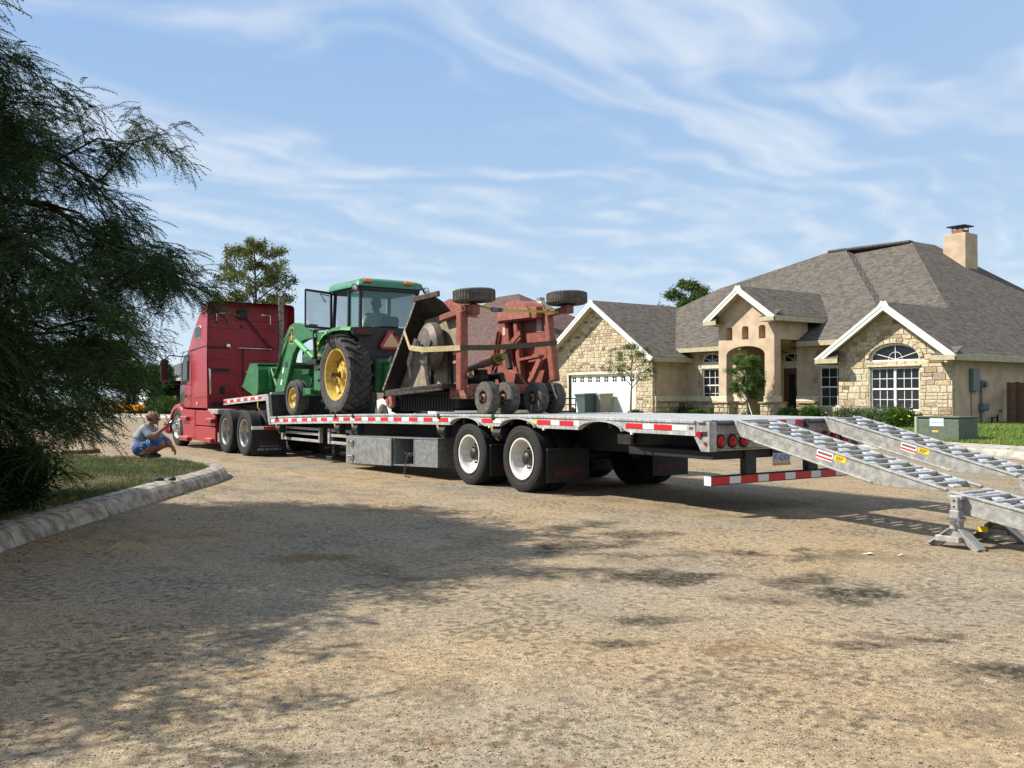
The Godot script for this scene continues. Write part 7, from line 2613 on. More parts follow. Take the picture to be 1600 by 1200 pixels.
	part("hinge", b, M.mower_hub, T)
	b = B.new()
	b.bx(Vector3(-13.75, 1.42, -9.0), Vector3(-13.3, 1.68, -8.6), 0.05)
	b.cyl(Vector3(-13.5, 1.6, -8.8), Vector3(-13.5, 1.78, -8.8), 0.12, 14)
	part("gearbox", b, M.dark_steel, T)
	b = B.new()
	b.cyl(Vector3(-14.1, 1.70, -8.62), Vector3(-13.0, 1.93, -8.75), 0.05, 14)
	b.cyl(Vector3(-13.35, 1.855, -8.71), Vector3(-13.0, 1.93, -8.75), 0.065, 14)
	var ps := part("drive_shaft", b, M.pto_cream, T)
	b = B.new()
	b.cyl(Vector3(-13.0, 1.93, -8.75), Vector3(-12.90, 1.95, -8.76), 0.085, 14, 0.1)
	b.cyl(Vector3(-12.90, 1.95, -8.76), Vector3(-12.78, 1.98, -8.78), 0.06, 12)
	part("yoke", b, mat("grimy_yellow", L(0.30, 0.24, 0.05), 0.6, 0.0, TX.rust, 3.0), ps)
	b = B.new()
	b.cyl(Vector3(-13.84, 1.63, -8.9), Vector3(-13.0, 1.67, -8.9), 0.055, 14)
	b.cyl(Vector3(-13.05, 1.67, -8.9), Vector3(-12.98, 1.55, -8.9), 0.06, 12)
	for k in 6:
		b.tube([Vector3(-14.0 + 0.03 * k, 1.5, -8.5), Vector3(-13.9 + 0.05 * k, 1.72 + 0.03 * k, -8.55), Vector3(-13.75, 1.62 - 0.02 * k, -8.7)], 0.014, 5)
	part("lift_cylinder", b, M.cab_black, T)
	b = B.new()
	b.cyl(Vector3(-13.5, 1.65, -9.0), Vector3(-12.87, 2.21, -9.0), 0.014, 8)
	part("lift_rod", b, M.mower_light, T)
	b = B.new()
	b.prism(PackedVector2Array([Vector2(-14.92, 1.40), Vector2(-14.74, 1.40), Vector2(-14.78, 1.17), Vector2(-14.84, 1.12), Vector2(-14.98, 1.14)]), Vector3(0, 0, -7.84), X, Y, 0.06, 0.01)
	b.cyl(Vector3(-14.95, 1.24, -7.86), Vector3(-14.95, 1.24, -7.76), 0.05, 14)
	part("parking_foot", b, M.mower_light, T)
	# transport wheels in pairs
	for q in [[-12.05, -7.98], [-12.07, -8.36], [-12.2, -9.02], [-12.25, -9.40]]:
		mower_wheel(T, Vector3(q[0], 1.297, q[1]), Vector3(0, 0, 1), 0.245, 0.17)
	b = B.new()
	b.cyl(Vector3(-12.06, 1.297, -8.5), Vector3(-12.06, 1.297, -7.85), 0.035, 10)
	b.cyl(Vector3(-12.22, 1.297, -9.55), Vector3(-12.22, 1.297, -8.9), 0.035, 10)
	b.bar(Vector3(-12.06, 1.3, -8.18), Vector3(-12.7, 1.42, -8.18), 0.08, 0.10, 0.01)
	b.bar(Vector3(-12.22, 1.3, -9.21), Vector3(-12.8, 1.42, -9.21), 0.08, 0.10, 0.01)
	part("axle_arm", b, M.dark_steel, T)
	# --- straps ---
	b = B.new()
	strip(b, [Vector3(-14.20, 2.44, -7.70), Vector3(-13.82, 2.13, -7.60), Vector3(-13.36, 2.08, -7.60), Vector3(-12.66, 2.08, -7.77), Vector3(-12.52, 2.08, -7.78)], 0.085)
	tag(part("tie_strap", b, M.strap_cream, self), "cream webbing strap drawn across the mower wing's round blade pan", "strap", "straps holding the mower wings")
	b = B.new()
	strip(b, [Vector3(-12.52, 2.08, -7.78), Vector3(-12.50, 2.10, -8.4), Vector3(-12.50, 2.18, -9.3), Vector3(-12.51, 2.22, -9.68)], 0.085)
	tag(part("tie_strap", b, M.strap_olive, self), "dark olive webbing strap between the mower's two upright wings", "strap", "straps holding the mower wings")
	b = B.new()
	strip(b, [Vector3(-12.55, 2.80, -7.92), Vector3(-12.35, 2.69, -8.3), Vector3(-12.33, 2.70, -9.0), Vector3(-12.33, 2.72, -9.72)], 0.035)
	strip(b, [Vector3(-12.55, 2.55, -7.88), Vector3(-12.55, 2.80, -7.88)], 0.035)
	tag(part("tie_strap", b, M.strap_lime, self), "thin yellow-green ratchet strap joining the two raised mower wheels' arms", "strap", "straps holding the mower wings")
	b = B.new()
	b.box(Vector3(-12.35, 2.69, -8.35), Vector3(0.04, 0.07, 0.2), 0.012)
	b.cyl(Vector3(-12.33, 2.72, -8.42), Vector3(-12.33, 2.66, -8.42), 0.035, 10)
	tag(part("ratchet_buckle", b, mat("blue_grey", L(0.10, 0.13, 0.20), 0.4, 0.6), self), "steel ratchet buckle on the thin yellow-green strap", "buckle")

func rowsq(b: B, x0: float, x1: float, y0: float, z: float) -> void:
	var rows := []
	for i in 9:
		var a := PI * i / 8.0
		rows.append([Vector3(lerpf(x0, x1, 0.5) - (x1 - x0) * 0.5 * cos(a), y0 + 0.33 * sin(a), z + 0.12), Vector3(lerpf(x0, x1, 0.5) - (x1 - x0) * 0.5 * cos(a), y0 + 0.33 * sin(a), z - 0.16)])
	b.grid(rows)
	for i in 8:
		b.oquad(rows[i][0], rows[i + 1][0], Vector3(rows[i + 1][0].x, y0, z + 0.12), Vector3(rows[i][0].x, y0, z + 0.12), Vector3(0, 0, z - 1))

func strip(b: B, pts: Array, w: float) -> void:
	for i in pts.size() - 1:
		b.bar(pts[i], pts[i + 1], 0.006, w, 0.0)

# ---------- figures: tapered capsules joined by a smooth minimum, meshed with surface nets ----------
# caps: [a, b, ra, rb, colour]; k is the sharpness of the join
func body_mesh(b: B, caps: Array, cell: float, k := 55.0) -> void:
	var lo := Vector3(1e9, 1e9, 1e9)
	var hi := -lo
	for c in caps:
		var r: float = maxf(c[2], c[3]) + 0.05
		lo = lo.min(c[0] - Vector3.ONE * r).min(c[1] - Vector3.ONE * r)
		hi = hi.max(c[0] + Vector3.ONE * r).max(c[1] + Vector3.ONE * r)
	var n := Vector3i(((hi - lo) / cell).ceil()) + Vector3i(2, 2, 2)
	var acc := PackedFloat32Array()
	acc.resize(n.x * n.y * n.z)
	var reach := 3.0 / k + 2.5 * cell
	for c in caps:
		var A: Vector3 = c[0]
		var D: Vector3 = c[1] - A
		var ll := maxf(D.length_squared(), 1e-9)
		var r: float = maxf(c[2], c[3]) + reach
		var p0 := Vector3i(((A.min(c[1]) - Vector3.ONE * r - lo) / cell).floor()).clamp(Vector3i.ZERO, n - Vector3i.ONE)
		var p1 := Vector3i(((A.max(c[1]) + Vector3.ONE * r - lo) / cell).ceil()).clamp(Vector3i.ZERO, n - Vector3i.ONE)
		for z in range(p0.z, p1.z + 1):
			for y in range(p0.y, p1.y + 1):
				var row := (z * n.y + y) * n.x
				for x in range(p0.x, p1.x + 1):
					var p := lo + Vector3(x, y, z) * cell - A
					var t := clampf(p.dot(D) / ll, 0.0, 1.0)
					var d: float = (p - D * t).length() - lerpf(c[2], c[3], t)
					if d < reach: acc[row + x] += exp(-k * d)
	# field: positive inside
	for i in acc.size():
		acc[i] = log(acc[i]) / k if acc[i] > 1e-12 else -0.2
	var idx := {}
	var vs := PackedVector3Array()
	var st := [1, n.x, n.x * n.y]
	for z in range(0, n.z - 1):
		for y in range(0, n.y - 1):
			for x in range(0, n.x - 1):
				var o := (z * n.y + y) * n.x + x
				var m := 0
				var f := []
				for q in 8:
					var v := acc[o + (q & 1) + ((q >> 1) & 1) * n.x + ((q >> 2) & 1) * st[2]]
					f.append(v)
					if v > 0.0: m |= 1 << q
				if m == 0 or m == 255: continue
				var s := Vector3.ZERO
				var cnt := 0
				for e in [[0, 1], [2, 3], [4, 5], [6, 7], [0, 2], [1, 3], [4, 6], [5, 7], [0, 4], [1, 5], [2, 6], [3, 7]]:
					var fa: float = f[e[0]]
					var fb: float = f[e[1]]
					if (fa > 0.0) == (fb > 0.0): continue
					var t := fa / (fa - fb)
					s += Vector3(e[0] & 1, (e[0] >> 1) & 1, (e[0] >> 2) & 1).lerp(Vector3(e[1] & 1, (e[1] >> 1) & 1, (e[1] >> 2) & 1), t)
					cnt += 1
				idx[o] = vs.size()
				vs.append(lo + (Vector3(x, y, z) + s / cnt) * cell)
	var cols := PackedColorArray()
	var ns := PackedVector3Array()
	ns.resize(vs.size())
	for p in vs:
		var best := 1e9
		var bc := Color.WHITE
		for c in caps:
			var D: Vector3 = c[1] - c[0]
			var t := clampf((p - c[0]).dot(D) / maxf(D.length_squared(), 1e-9), 0.0, 1.0)
			var d: float = (p - c[0] - D * t).length() - lerpf(c[2], c[3], t)
			if d < best:
				best = d; bc = c[4]
		cols.append(bc)
	var quads := []
	for z in range(1, n.z - 1):
		for y in range(1, n.y - 1):
			for x in range(1, n.x - 1):
				var o := (z * n.y + y) * n.x + x
				var inside := acc[o] > 0.0
				for ax in 3:
					if inside == (acc[o + st[ax]] > 0.0): continue
					var u: int = st[(ax + 1) % 3]
					var w: int = st[(ax + 2) % 3]
					if not (idx.has(o) and idx.has(o - u) and idx.has(o - w) and idx.has(o - u - w)): continue
					var q := [idx[o - u - w], idx[o - w], idx[o], idx[o - u]]
					if not inside: q.reverse()
					quads.append(q)
					var nn := (vs[q[2]] - vs[q[0]]).cross(vs[q[3]] - vs[q[1]])
					for i in q: ns[i] += nn
	b.use_col = true
	for q in quads:
		for tr in [[0, 1, 2], [0, 2, 3]]:
			var i: int = q[tr[0]]
			var j: int = q[tr[1]]
			var l: int = q[tr[2]]
			b.v.append(vs[i]); b.v.append(vs[l]); b.v.append(vs[j])
			b.n.append(ns[i].normalized()); b.n.append(ns[l].normalized()); b.n.append(ns[j].normalized())
			b.col.append(cols[i]); b.col.append(cols[l]); b.col.append(cols[j])

# five fingers from a palm at w, pointing along d with the palm's normal m; curl in radians
func hand_caps(w: Vector3, d: Vector3, m: Vector3, side: float, curl: float, col: Color) -> Array:
	d = d.normalized()
	var s := d.cross(m).normalized() * side
	m = s.cross(d).normalized() * side
	var out := [[w, w + d * 0.075 + s * 0.02, 0.026, 0.020, col], [w, w + d * 0.08 - s * 0.018, 0.026, 0.019, col], [w, w + d * 0.08, 0.026, 0.021, col]]
	var lens := [0.070, 0.078, 0.073, 0.058]
	for i in 4:
		var base := w + d * (0.085 - 0.004 * absf(i - 1.2)) + s * (0.030 - 0.020 * i)
		var p := base
		var a := curl * 0.5
		for j in 3:
			var q: Vector3 = p + (d * cos(a) - m * sin(a)) * lens[i] * [0.46, 0.30, 0.24][j]
			out.append([p, q, 0.0092 - 0.0008 * j, 0.0086 - 0.0008 * j, col])
			p = q
			a += curl
	var tb := w + d * 0.025 + s * 0.03
	var t1 := tb + (d * 0.5 + s * 0.7 - m * 0.3).normalized() * 0.042
	out.append([tb, t1, 0.012, 0.0105, col])
	out.append([t1, t1 + (d * 0.85 + s * 0.15 - m * 0.5 * curl).normalized() * 0.034, 0.0105, 0.009, col])
	return out

func head_caps(c: Vector3, f: Vector3, u: Vector3, skin: Color) -> Array:
	# c: centre of the skull; f: facing, u: up
	var s := f.cross(u).normalized()
	var dk := skin * 0.8
	return [
		[c + u * 0.030 - f * 0.028, c + u * 0.030 + f * 0.022, 0.088, 0.082, skin],
		[c - u * 0.02 + f * 0.02, c - u * 0.075 + f * 0.055, 0.072, 0.046, skin],
		[c - u * 0.105 + f * 0.068, c - u * 0.095 + f * 0.070, 0.024, 0.024, skin],
		[c + u * 0.005 + f * 0.094, c - u * 0.033 + f * 0.112, 0.011, 0.017, skin],
		[c + u * 0.022 + f * 0.086 + s * 0.036, c + u * 0.022 + f * 0.088 - s * 0.036, 0.013, 0.013, dk],
		[c - u * 0.062 + f * 0.092 + s * 0.018, c - u * 0.062 + f * 0.092 - s * 0.018, 0.010, 0.010, Color(0.28, 0.10, 0.08)],
		[c - u * 0.005 + f * 0.086 + s * 0.030, c - u * 0.005 + f * 0.087 + s * 0.034, 0.010, 0.010, Color(0.05, 0.035, 0.03)],
		[c - u * 0.005 + f * 0.086 - s * 0.030, c - u * 0.005 + f * 0.087 - s * 0.034, 0.010, 0.010, Color(0.05, 0.035, 0.03)],
		[c + u * 0.012 + s * 0.086 - f * 0.005, c - u * 0.030 + s * 0.082 + f * 0.0, 0.016, 0.011, skin],
		[c + u * 0.012 - s * 0.086 - f * 0.005, c - u * 0.030 - s * 0.082 + f * 0.0, 0.016, 0.011, skin]]

func build_people() -> void:
	var pm := mat("figure", Color.WHITE, 0.75)
	pm.vertex_color_use_as_albedo = true
	pm.uv1_triplanar = true
	pm.uv1_world_triplanar = true
	pm.uv1_scale = Vector3.ONE * 2.5
	pm.normal_enabled = true
	pm.normal_texture = TX.fb_n
	pm.normal_scale = 0.7
	var skin := Color(0.27, 0.125, 0.075)
	var shirt := Color(0.23, 0.245, 0.275)
	var shorts := Color(0.035, 0.075, 0.22)
	# man squatting at the kerb's edge beside the truck's front wheel
	var o := Vector3(-18.42, 0.165, -4.66)
	var F := Vector3(0.574, 0, -0.819)
	var S := Vector3(0.819, 0, 0.574)
	var U := Vector3.UP
	var at := func(f: float, y: float, s: float): return o + F * f + U * y + S * s
	var P := thing("person", "balding man in grey t-shirt and blue patterned shorts squatting by the truck, arm raised", "person", o)
	var caps := []
	# torso leaning forward over the thighs
	caps.append([at.call(-0.24, 0.23, 0), at.call(-0.21, 0.36, 0), 0.155, 0.150, shirt])
	caps.append([at.call(-0.21, 0.36, 0.03), at.call(-0.13, 0.50, 0.06), 0.145, 0.125, shirt])
	caps.append([at.call(-0.21, 0.36, -0.03), at.call(-0.12, 0.50, -0.06), 0.145, 0.125, shirt])
	caps.append([at.call(-0.10, 0.565, 0.12), at.call(-0.10, 0.565, -0.12), 0.075, 0.075, shirt])
	caps.append([at.call(-0.22, 0.17, 0.07), at.call(-0.22, 0.17, -0.07), 0.13, 0.13, shorts])
	# near arm reaching forward and up
	caps.append([at.call(-0.09, 0.55, 0.18), at.call(0.02, 0.44, 0.22), 0.068, 0.066, shirt])
	caps.append([at.call(0.02, 0.44, 0.22), at.call(0.08, 0.40, 0.23), 0.050, 0.046, skin])
	caps.append([at.call(0.08, 0.40, 0.23), at.call(0.28, 0.575, 0.16), 0.046, 0.030, skin])
	# far arm over the knee
	caps.append([at.call(-0.08, 0.55, -0.18), at.call(0.06, 0.40, -0.24), 0.066, 0.062, shirt])
	caps.append([at.call(0.06, 0.40, -0.24), at.call(0.14, 0.34, -0.24), 0.048, 0.044, skin])
	caps.append([at.call(0.14, 0.34, -0.24), at.call(0.31, 0.20, -0.16), 0.044, 0.030, skin])
	# legs: thighs in shorts, shins, shoes
	for sd in [0.14, -0.14]:
		caps.append([at.call(-0.20, 0.20, sd * 0.75), at.call(0.17, 0.31 if sd > 0 else 0.30, sd * 1.2), 0.108, 0.082, shorts])
		caps.append([at.call(0.17, 0.30, sd * 1.2), at.call(0.215, 0.28, sd * 1.2), 0.066, 0.064, skin])
		caps.append([at.call(0.21, 0.27, sd * 1.2), at.call(0.03, 0.19, sd * 1.2), 0.060, 0.058, skin])
		caps.append([at.call(0.03, 0.19, sd * 1.2), at.call(-0.13, 0.09, sd * 1.2), 0.056, 0.040, skin])
		caps.append([at.call(-0.16, 0.075, sd * 1.2), at.call(-0.02, 0.045, sd * 1.25), 0.042, 0.040, Color(0.03, 0.025, 0.022)])
		caps.append([at.call(-0.02, 0.04, sd * 1.25), at.call(0.06, 0.035, sd * 1.3), 0.040, 0.032, Color(0.03, 0.025, 0.022)])
	# neck
	caps.append([at.call(-0.08, 0.58, 0), at.call(-0.015, 0.69, 0), 0.062, 0.056, skin])
	var b := B.new()
	body_mesh(b, caps, 0.015)
	var hc: Vector3 = at.call(0.005, 0.765, 0)
	body_mesh(b, head_caps(hc, (F - U * 0.08).normalized(), (U + F * 0.08).normalized(), skin), 0.0065, 110.0)
	body_mesh(b, hand_caps(at.call(0.285, 0.58, 0.16), F * 0.8 + U * 0.6, -S, 1.0, 0.7, skin), 0.0045, 200.0)
	body_mesh(b, hand_caps(at.call(0.315, 0.195, -0.16), F * 0.5 - U * 0.8, F, 1.0, 0.45, skin), 0.0045, 200.0)
	part("body", b, pm, P)
	# hair: a fringe round the back and sides
	b = B.new()
	var hair := Color(0.030, 0.018, 0.012)
	body_mesh(b, [[hc + U * 0.01 - F * 0.055, hc - U * 0.02 - F * 0.055, 0.075, 0.062, hair], [hc + U * 0.022 + S * 0.062 - F * 0.01, hc - U * 0.02 + S * 0.062 - F * 0.03, 0.036, 0.034, hair], [hc + U * 0.022 - S * 0.062 - F * 0.01, hc - U * 0.02 - S * 0.062 - F * 0.03, 0.036, 0.034, hair], [hc + U * 0.085 - F * 0.06, hc + U * 0.10 - F * 0.02, 0.036, 0.028, Color(0.10, 0.055, 0.035)]], 0.008, 120.0)
	part("hair", b, pm, P)
	# pale blotches of the shorts' print, set just into the cloth
	b = B.new()
	b.use_col = true
	var rr := RandomNumberGenerator.new()
	rr.seed = 4
	for i in 90:
		var sd := 0.168 if i % 3 else -0.168
		var t := rr.randf()
		var a := rr.randf_range(-1.4, 1.9)
		var c: Vector3 = at.call(lerpf(-0.20, 0.14, t), lerpf(0.20, 0.305, t), lerpf(sd * 0.62, sd, t))
		var rd := lerpf(0.109, 0.086, t)
		var d: Vector3 = (S * (1.0 if sd > 0 else -1.0) * cos(a) + (U * 0.95 - F * 0.28) * sin(a)).normalized()
		b.c = [Color(0.38, 0.48, 0.58), Color(0.02, 0.04, 0.16), Color(0.22, 0.36, 0.52)][i % 3]
		b.lathe([Vector2(rr.randf_range(0.012, 0.024), -0.006), Vector2(0.01, 0.0045), Vector2(0.0, 0.005)], c + d * (rd + 0.011), d, 7)
	part("shorts_print", b, pm, P, true)
	b = B.new()
	b.cyl(at.call(0.36, 0.66, 0.13), at.call(0.40, 0.70, 0.12), 0.012, 8)
	b.cyl(at.call(0.335, 0.62, 0.14), at.call(0.36, 0.66, 0.13), 0.018, 8)
	tag(part("hand_tool", b, M.chrome, self), "small pale tool held in the squatting man's raised hand", "tool")
	# driver in the tractor's cab, seen from behind
	var dv := Color(0.42, 0.50, 0.44)
	var o2 := Vector3(-17.12, 2.44, -8.69)
	var D := thing("person", "tractor driver in pale shirt and dark cap seen through the cab's rear glass", "person", o2)
	var q := func(x: float, y: float, z: float): return o2 + Vector3(-x, y, z)
	caps = []
	caps.append([q.call(0.0, 0.05, 0.07), q.call(0.0, 0.05, -0.07), 0.14, 0.14, Color(0.04, 0.05, 0.08)])
	caps.append([q.call(0.0, 0.1, 0.04), q.call(0.03, 0.36, 0.06), 0.16, 0.15, dv])
	caps.append([q.call(0.0, 0.1, -0.04), q.call(0.03, 0.36, -0.06), 0.16, 0.15, dv])
	caps.append([q.call(0.04, 0.46, 0.15), q.call(0.04, 0.46, -0.15), 0.10, 0.10, dv])
	for sd in [1.0, -1.0]:
		caps.append([q.call(0.04, 0.47, 0.20 * sd), q.call(0.10, 0.24, 0.27 * sd), 0.085, 0.07, dv])
		caps.append([q.call(0.10, 0.24, 0.27 * sd), q.call(0.34, 0.22, 0.18 * sd), 0.052, 0.036, skin])
		caps.append([q.call(0.02, 0.03, 0.10 * sd), q.call(0.42, 0.05, 0.14 * sd), 0.095, 0.075, Color(0.04, 0.05, 0.08)])
		caps.append([q.call(0.42, 0.05, 0.14 * sd), q.call(0.48, -0.25, 0.14 * sd), 0.07, 0.055, Color(0.04, 0.05, 0.08)])
		caps.append([q.call(0.48, -0.27, 0.14 * sd), q.call(0.58, -0.30, 0.14 * sd), 0.045, 0.04, Color(0.02, 0.02, 0.02)])
	caps.append([q.call(0.05, 0.52, 0), q.call(0.07, 0.64, 0), 0.065, 0.06, skin])
	b = B.new()
	body_mesh(b, caps, 0.02)
	var hd: Vector3 = q.call(0.08, 0.73, 0)
	body_mesh(b, head_caps(hd, Vector3(-1, 0, 0.1).normalized(), Vector3.UP, skin), 0.010, 110.0)
	for sd in [1.0, -1.0]:
		body_mesh(b, hand_caps(q.call(0.35, 0.22, 0.175 * sd), Vector3(-0.9, 0.1, -0.3 * sd), Vector3.DOWN, -sd, 0.9, skin), 0.007, 200.0)
	part("body", b, pm, D)
	b = B.new()
	var cap := Color(0.02, 0.025, 0.03)
	body_mesh(b, [[hd + Vector3(0.02, 0.06, 0), hd + Vector3(-0.02, 0.06, 0), 0.092, 0.09, cap], [hd + Vector3(0.03, 0.0, 0.03), hd + Vector3(0.03, 0.0, -0.03), 0.072, 0.072, cap], [hd + Vector3(-0.07, 0.055, 0.03), hd + Vector3(-0.17, 0.045, 0.03), 0.02, 0.012, cap], [hd + Vector3(-0.07, 0.055, -0.03), hd + Vector3(-0.17, 0.045, -0.03), 0.02, 0.012, cap]], 0.010, 120.0)
	part("cap", b, pm, D)

# ---------- trees, shrubs, far houses, small things ----------
func frond_mesh(m: Material, n := 12, ln := 0.30, ll := 0.055, lw := 0.010, sd := 1) -> ArrayMesh:
	var b := B.new()
	var r := RandomNumberGenerator.new()
	r.seed = sd
	# stem runs along +z and droops toward -y
	var p := Vector3.ZERO
	var pts := [p]
	for i in n:
		var f := float(i) / n
		p += Vector3(r.randf_range(-0.06, 0.06), -0.25 - 0.9 * f, 1.0 - 0.35 * f).normalized() * ln / n
		pts.append(p)
	for i in range(1, pts.size()):
		var d: Vector3 = (pts[i] - pts[i - 1]).normalized()
		for s in [-1.0, 1.0]:
			var o := (Vector3(s, -0.15 + r.randf_range(-0.4, 0.3), 0.0) + d * 0.45).normalized()
			var w := o.cross(Vector3(r.randf_range(-0.6, 0.6), 1, r.randf_range(-0.6, 0.6))).normalized() * lw
			var l := ll * r.randf_range(0.75, 1.1) * (1.0 - 0.3 * absf(2.0 * i / n - 1.0))
			b.quad(pts[i], pts[i] + o * l * 0.5 + w * 0.5, pts[i] + o * l, pts[i] + o * l * 0.5 - w * 0.5)
	b.tube([pts[0], pts[n / 2], pts[n]], 0.0022, 3, 0.001, false)
	return b.mesh(m)

func leaf_cluster(m: Material, n := 11, rad := 0.16, ll := 0.10, lw := 0.045, sd := 2) -> ArrayMesh:
	var b := B.new()
	var r := RandomNumberGenerator.new()
	r.seed = sd
	for i in n:
		var d := Vector3(r.randf_range(-1, 1), r.randf_range(-0.6, 1), r.randf_range(-1, 1)).normalized()
		var o := d * rad * r.randf_range(0.1, 1.0)
		var ax := (d + Vector3(r.randf_range(-0.7, 0.7), r.randf_range(-0.9, 0.3), r.randf_range(-0.7, 0.7))).normalized()
		var w := ax.cross(Vector3(r.randf_range(-1, 1), 1.0, r.randf_range(-1, 1))).normalized() * lw * r.randf_range(0.7, 1.2)
		var l := ax * ll * r.randf_range(0.7, 1.2)
		var up := l.cross(w).normalized() * lw * 0.25
		b.quad(o, o + l * 0.45 + w * 0.5 + up, o + l, o + l * 0.5 - up)
		b.quad(o, o + l * 0.5 - up, o + l, o + l * 0.45 - w * 0.5 + up)
	return b.mesh(m)

# a tree grown from trunk to twigs. prof(t): crown radius at relative crown height t
func grow_tree(called: String, label: String, category: String, base: Vector3, height: float, crown0: float, radius: float, leaf: Mesh, o := {}) -> Node3D:
	var r := RandomNumberGenerator.new()
	r.seed = o.get("seed", 1)
	var T := thing(called, label, category, base, o.get("group", ""))
	var tb := B.new()
	var lean: Vector3 = o.get("lean", Vector3.ZERO)
	var tr: float = o.get("trunk_r", height * 0.018)
	var path := []
	for i in 7:
		var f := i / 6.0
		path.append(base + Vector3(0, height * 0.84 * f, 0) + lean * f * f + Vector3(r.randf_range(-1, 1), 0, r.randf_range(-1, 1)) * radius * 0.06 * f)
	tb.tube(path, tr, 9, tr * 0.15)
	var trunk_at := func(y: float):
		var f := clampf(y / (height * 0.84), 0.0, 0.999) * 6.0
		return path[int(f)].lerp(path[int(f) + 1], f - int(f))
	var xs := []
	var cs := []
	var np: int = o.get("limbs", 16)
	var ns: int = o.get("branches", 7)
	var nt: int = o.get("twigs", 4)
	var nl: int = o.get("leaves", 5)
	var droop: float = o.get("droop", 0.0)
	var rise: float = o.get("rise", 0.5)
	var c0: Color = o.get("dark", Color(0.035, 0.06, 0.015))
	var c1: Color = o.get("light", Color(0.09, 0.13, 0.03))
	var sc: float = o.get("scale", 1.0)
	var flat: float = o.get("shape", 0.6)
	for i in np:
		var t := (i + r.randf()) / np
		var y0 := lerpf(crown0, height * 0.9, t * 0.92)
		var az := i * 2.4 + r.randf_range(-0.5, 0.5)
		var pr := pow(maxf(0.0, 1.0 - pow(absf(t - 0.38) / 0.66, 2.0)), flat)
		var R := radius * maxf(0.18, pr) * r.randf_range(0.72, 1.12)
		var dir := Vector3(cos(az), 0, sin(az))
		var s0: Vector3 = trunk_at.call(y0 * 0.92)
		var end := s0 + dir * R + Vector3(0, R * rise * (1.0 - 0.4 * t) - droop * R * 0.25, 0)
		var pp := [s0, s0.lerp(end, 0.35) + Vector3(0, R * 0.10, 0), s0.lerp(end, 0.7) + Vector3(r.randf_range(-1, 1), r.randf_range(0, 1), r.randf_range(-1, 1)) * R * 0.08, end - Vector3(0, droop * R * 0.12, 0)]
		var br := tr * lerpf(0.42, 0.16, t)
		tb.tube(pp, br, 6, br * 0.25, false)
		for j in ns:
			var f := lerpf(o.get("bare", 0.25), 1.0, (j + r.randf()) / ns)
			var q: Vector3 = pp[mini(int(f * 3), 2)].lerp(pp[mini(int(f * 3) + 1, 3)], f * 3 - minf(int(f * 3), 2))
			var sd := Vector3(-dir.z, 0, dir.x) * (1.0 if j % 2 else -1.0)
			var bd := (dir * r.randf_range(0.2, 0.9) + sd * r.randf_range(0.3, 1.0) + Vector3(0, r.randf_range(-0.3, 0.7) - droop * 0.4, 0)).normalized()
			var bl := R * r.randf_range(0.22, 0.42) * (1.0 - 0.35 * f) + 0.12 * radius
			var bp := [q, q + bd * bl * 0.5 + Vector3(0, bl * 0.06, 0), q + bd * bl - Vector3(0, droop * bl * 0.25, 0)]
			tb.tube(bp, br * 0.30, 4, br * 0.10, false)
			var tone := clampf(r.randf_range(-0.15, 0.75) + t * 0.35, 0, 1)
			for k in nt:
				var g := lerpf(0.2, 1.0, (k + r.randf()) / nt)
				var w: Vector3 = bp[0].lerp(bp[1], g * 2) if g < 0.5 else bp[1].lerp(bp[2], g * 2 - 1)
				var td := (bd * 0.6 + Vector3(r.randf_range(-1, 1), r.randf_range(-0.6, 0.8) - droop * 0.5, r.randf_range(-1, 1))).normalized()
				var tl := bl * r.randf_range(0.2, 0.45) + 0.1 * sc
				if o.get("show_twigs", false): tb.tube([w, w + td * tl], 0.006 * sc, 3, 0.002, false)
				for l in nl:
					var at: Vector3 = w + td * tl * (l + r.randf()) / nl + Vector3(r.randf_range(-1, 1), r.randf_range(-1, 1), r.randf_range(-1, 1)) * 0.07 * sc
					var yaw := atan2(td.x, td.z) + r.randf_range(-1.3, 1.3)
					var bs := Basis(Vector3.UP, yaw) * Basis(Vector3.RIGHT, r.randf_range(-0.7, 0.5)) * Basis(Vector3.BACK, r.randf_range(-0.6, 0.6))
					var s := sc * r.randf_range(0.7, 1.25)
					xs.append(Transform3D(bs.scaled(Vector3(s, s, s)), at - base))
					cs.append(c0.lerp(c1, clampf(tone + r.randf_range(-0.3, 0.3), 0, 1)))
	part("trunk", tb, o.get("bark", M.bark), T)
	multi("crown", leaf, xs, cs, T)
	return T

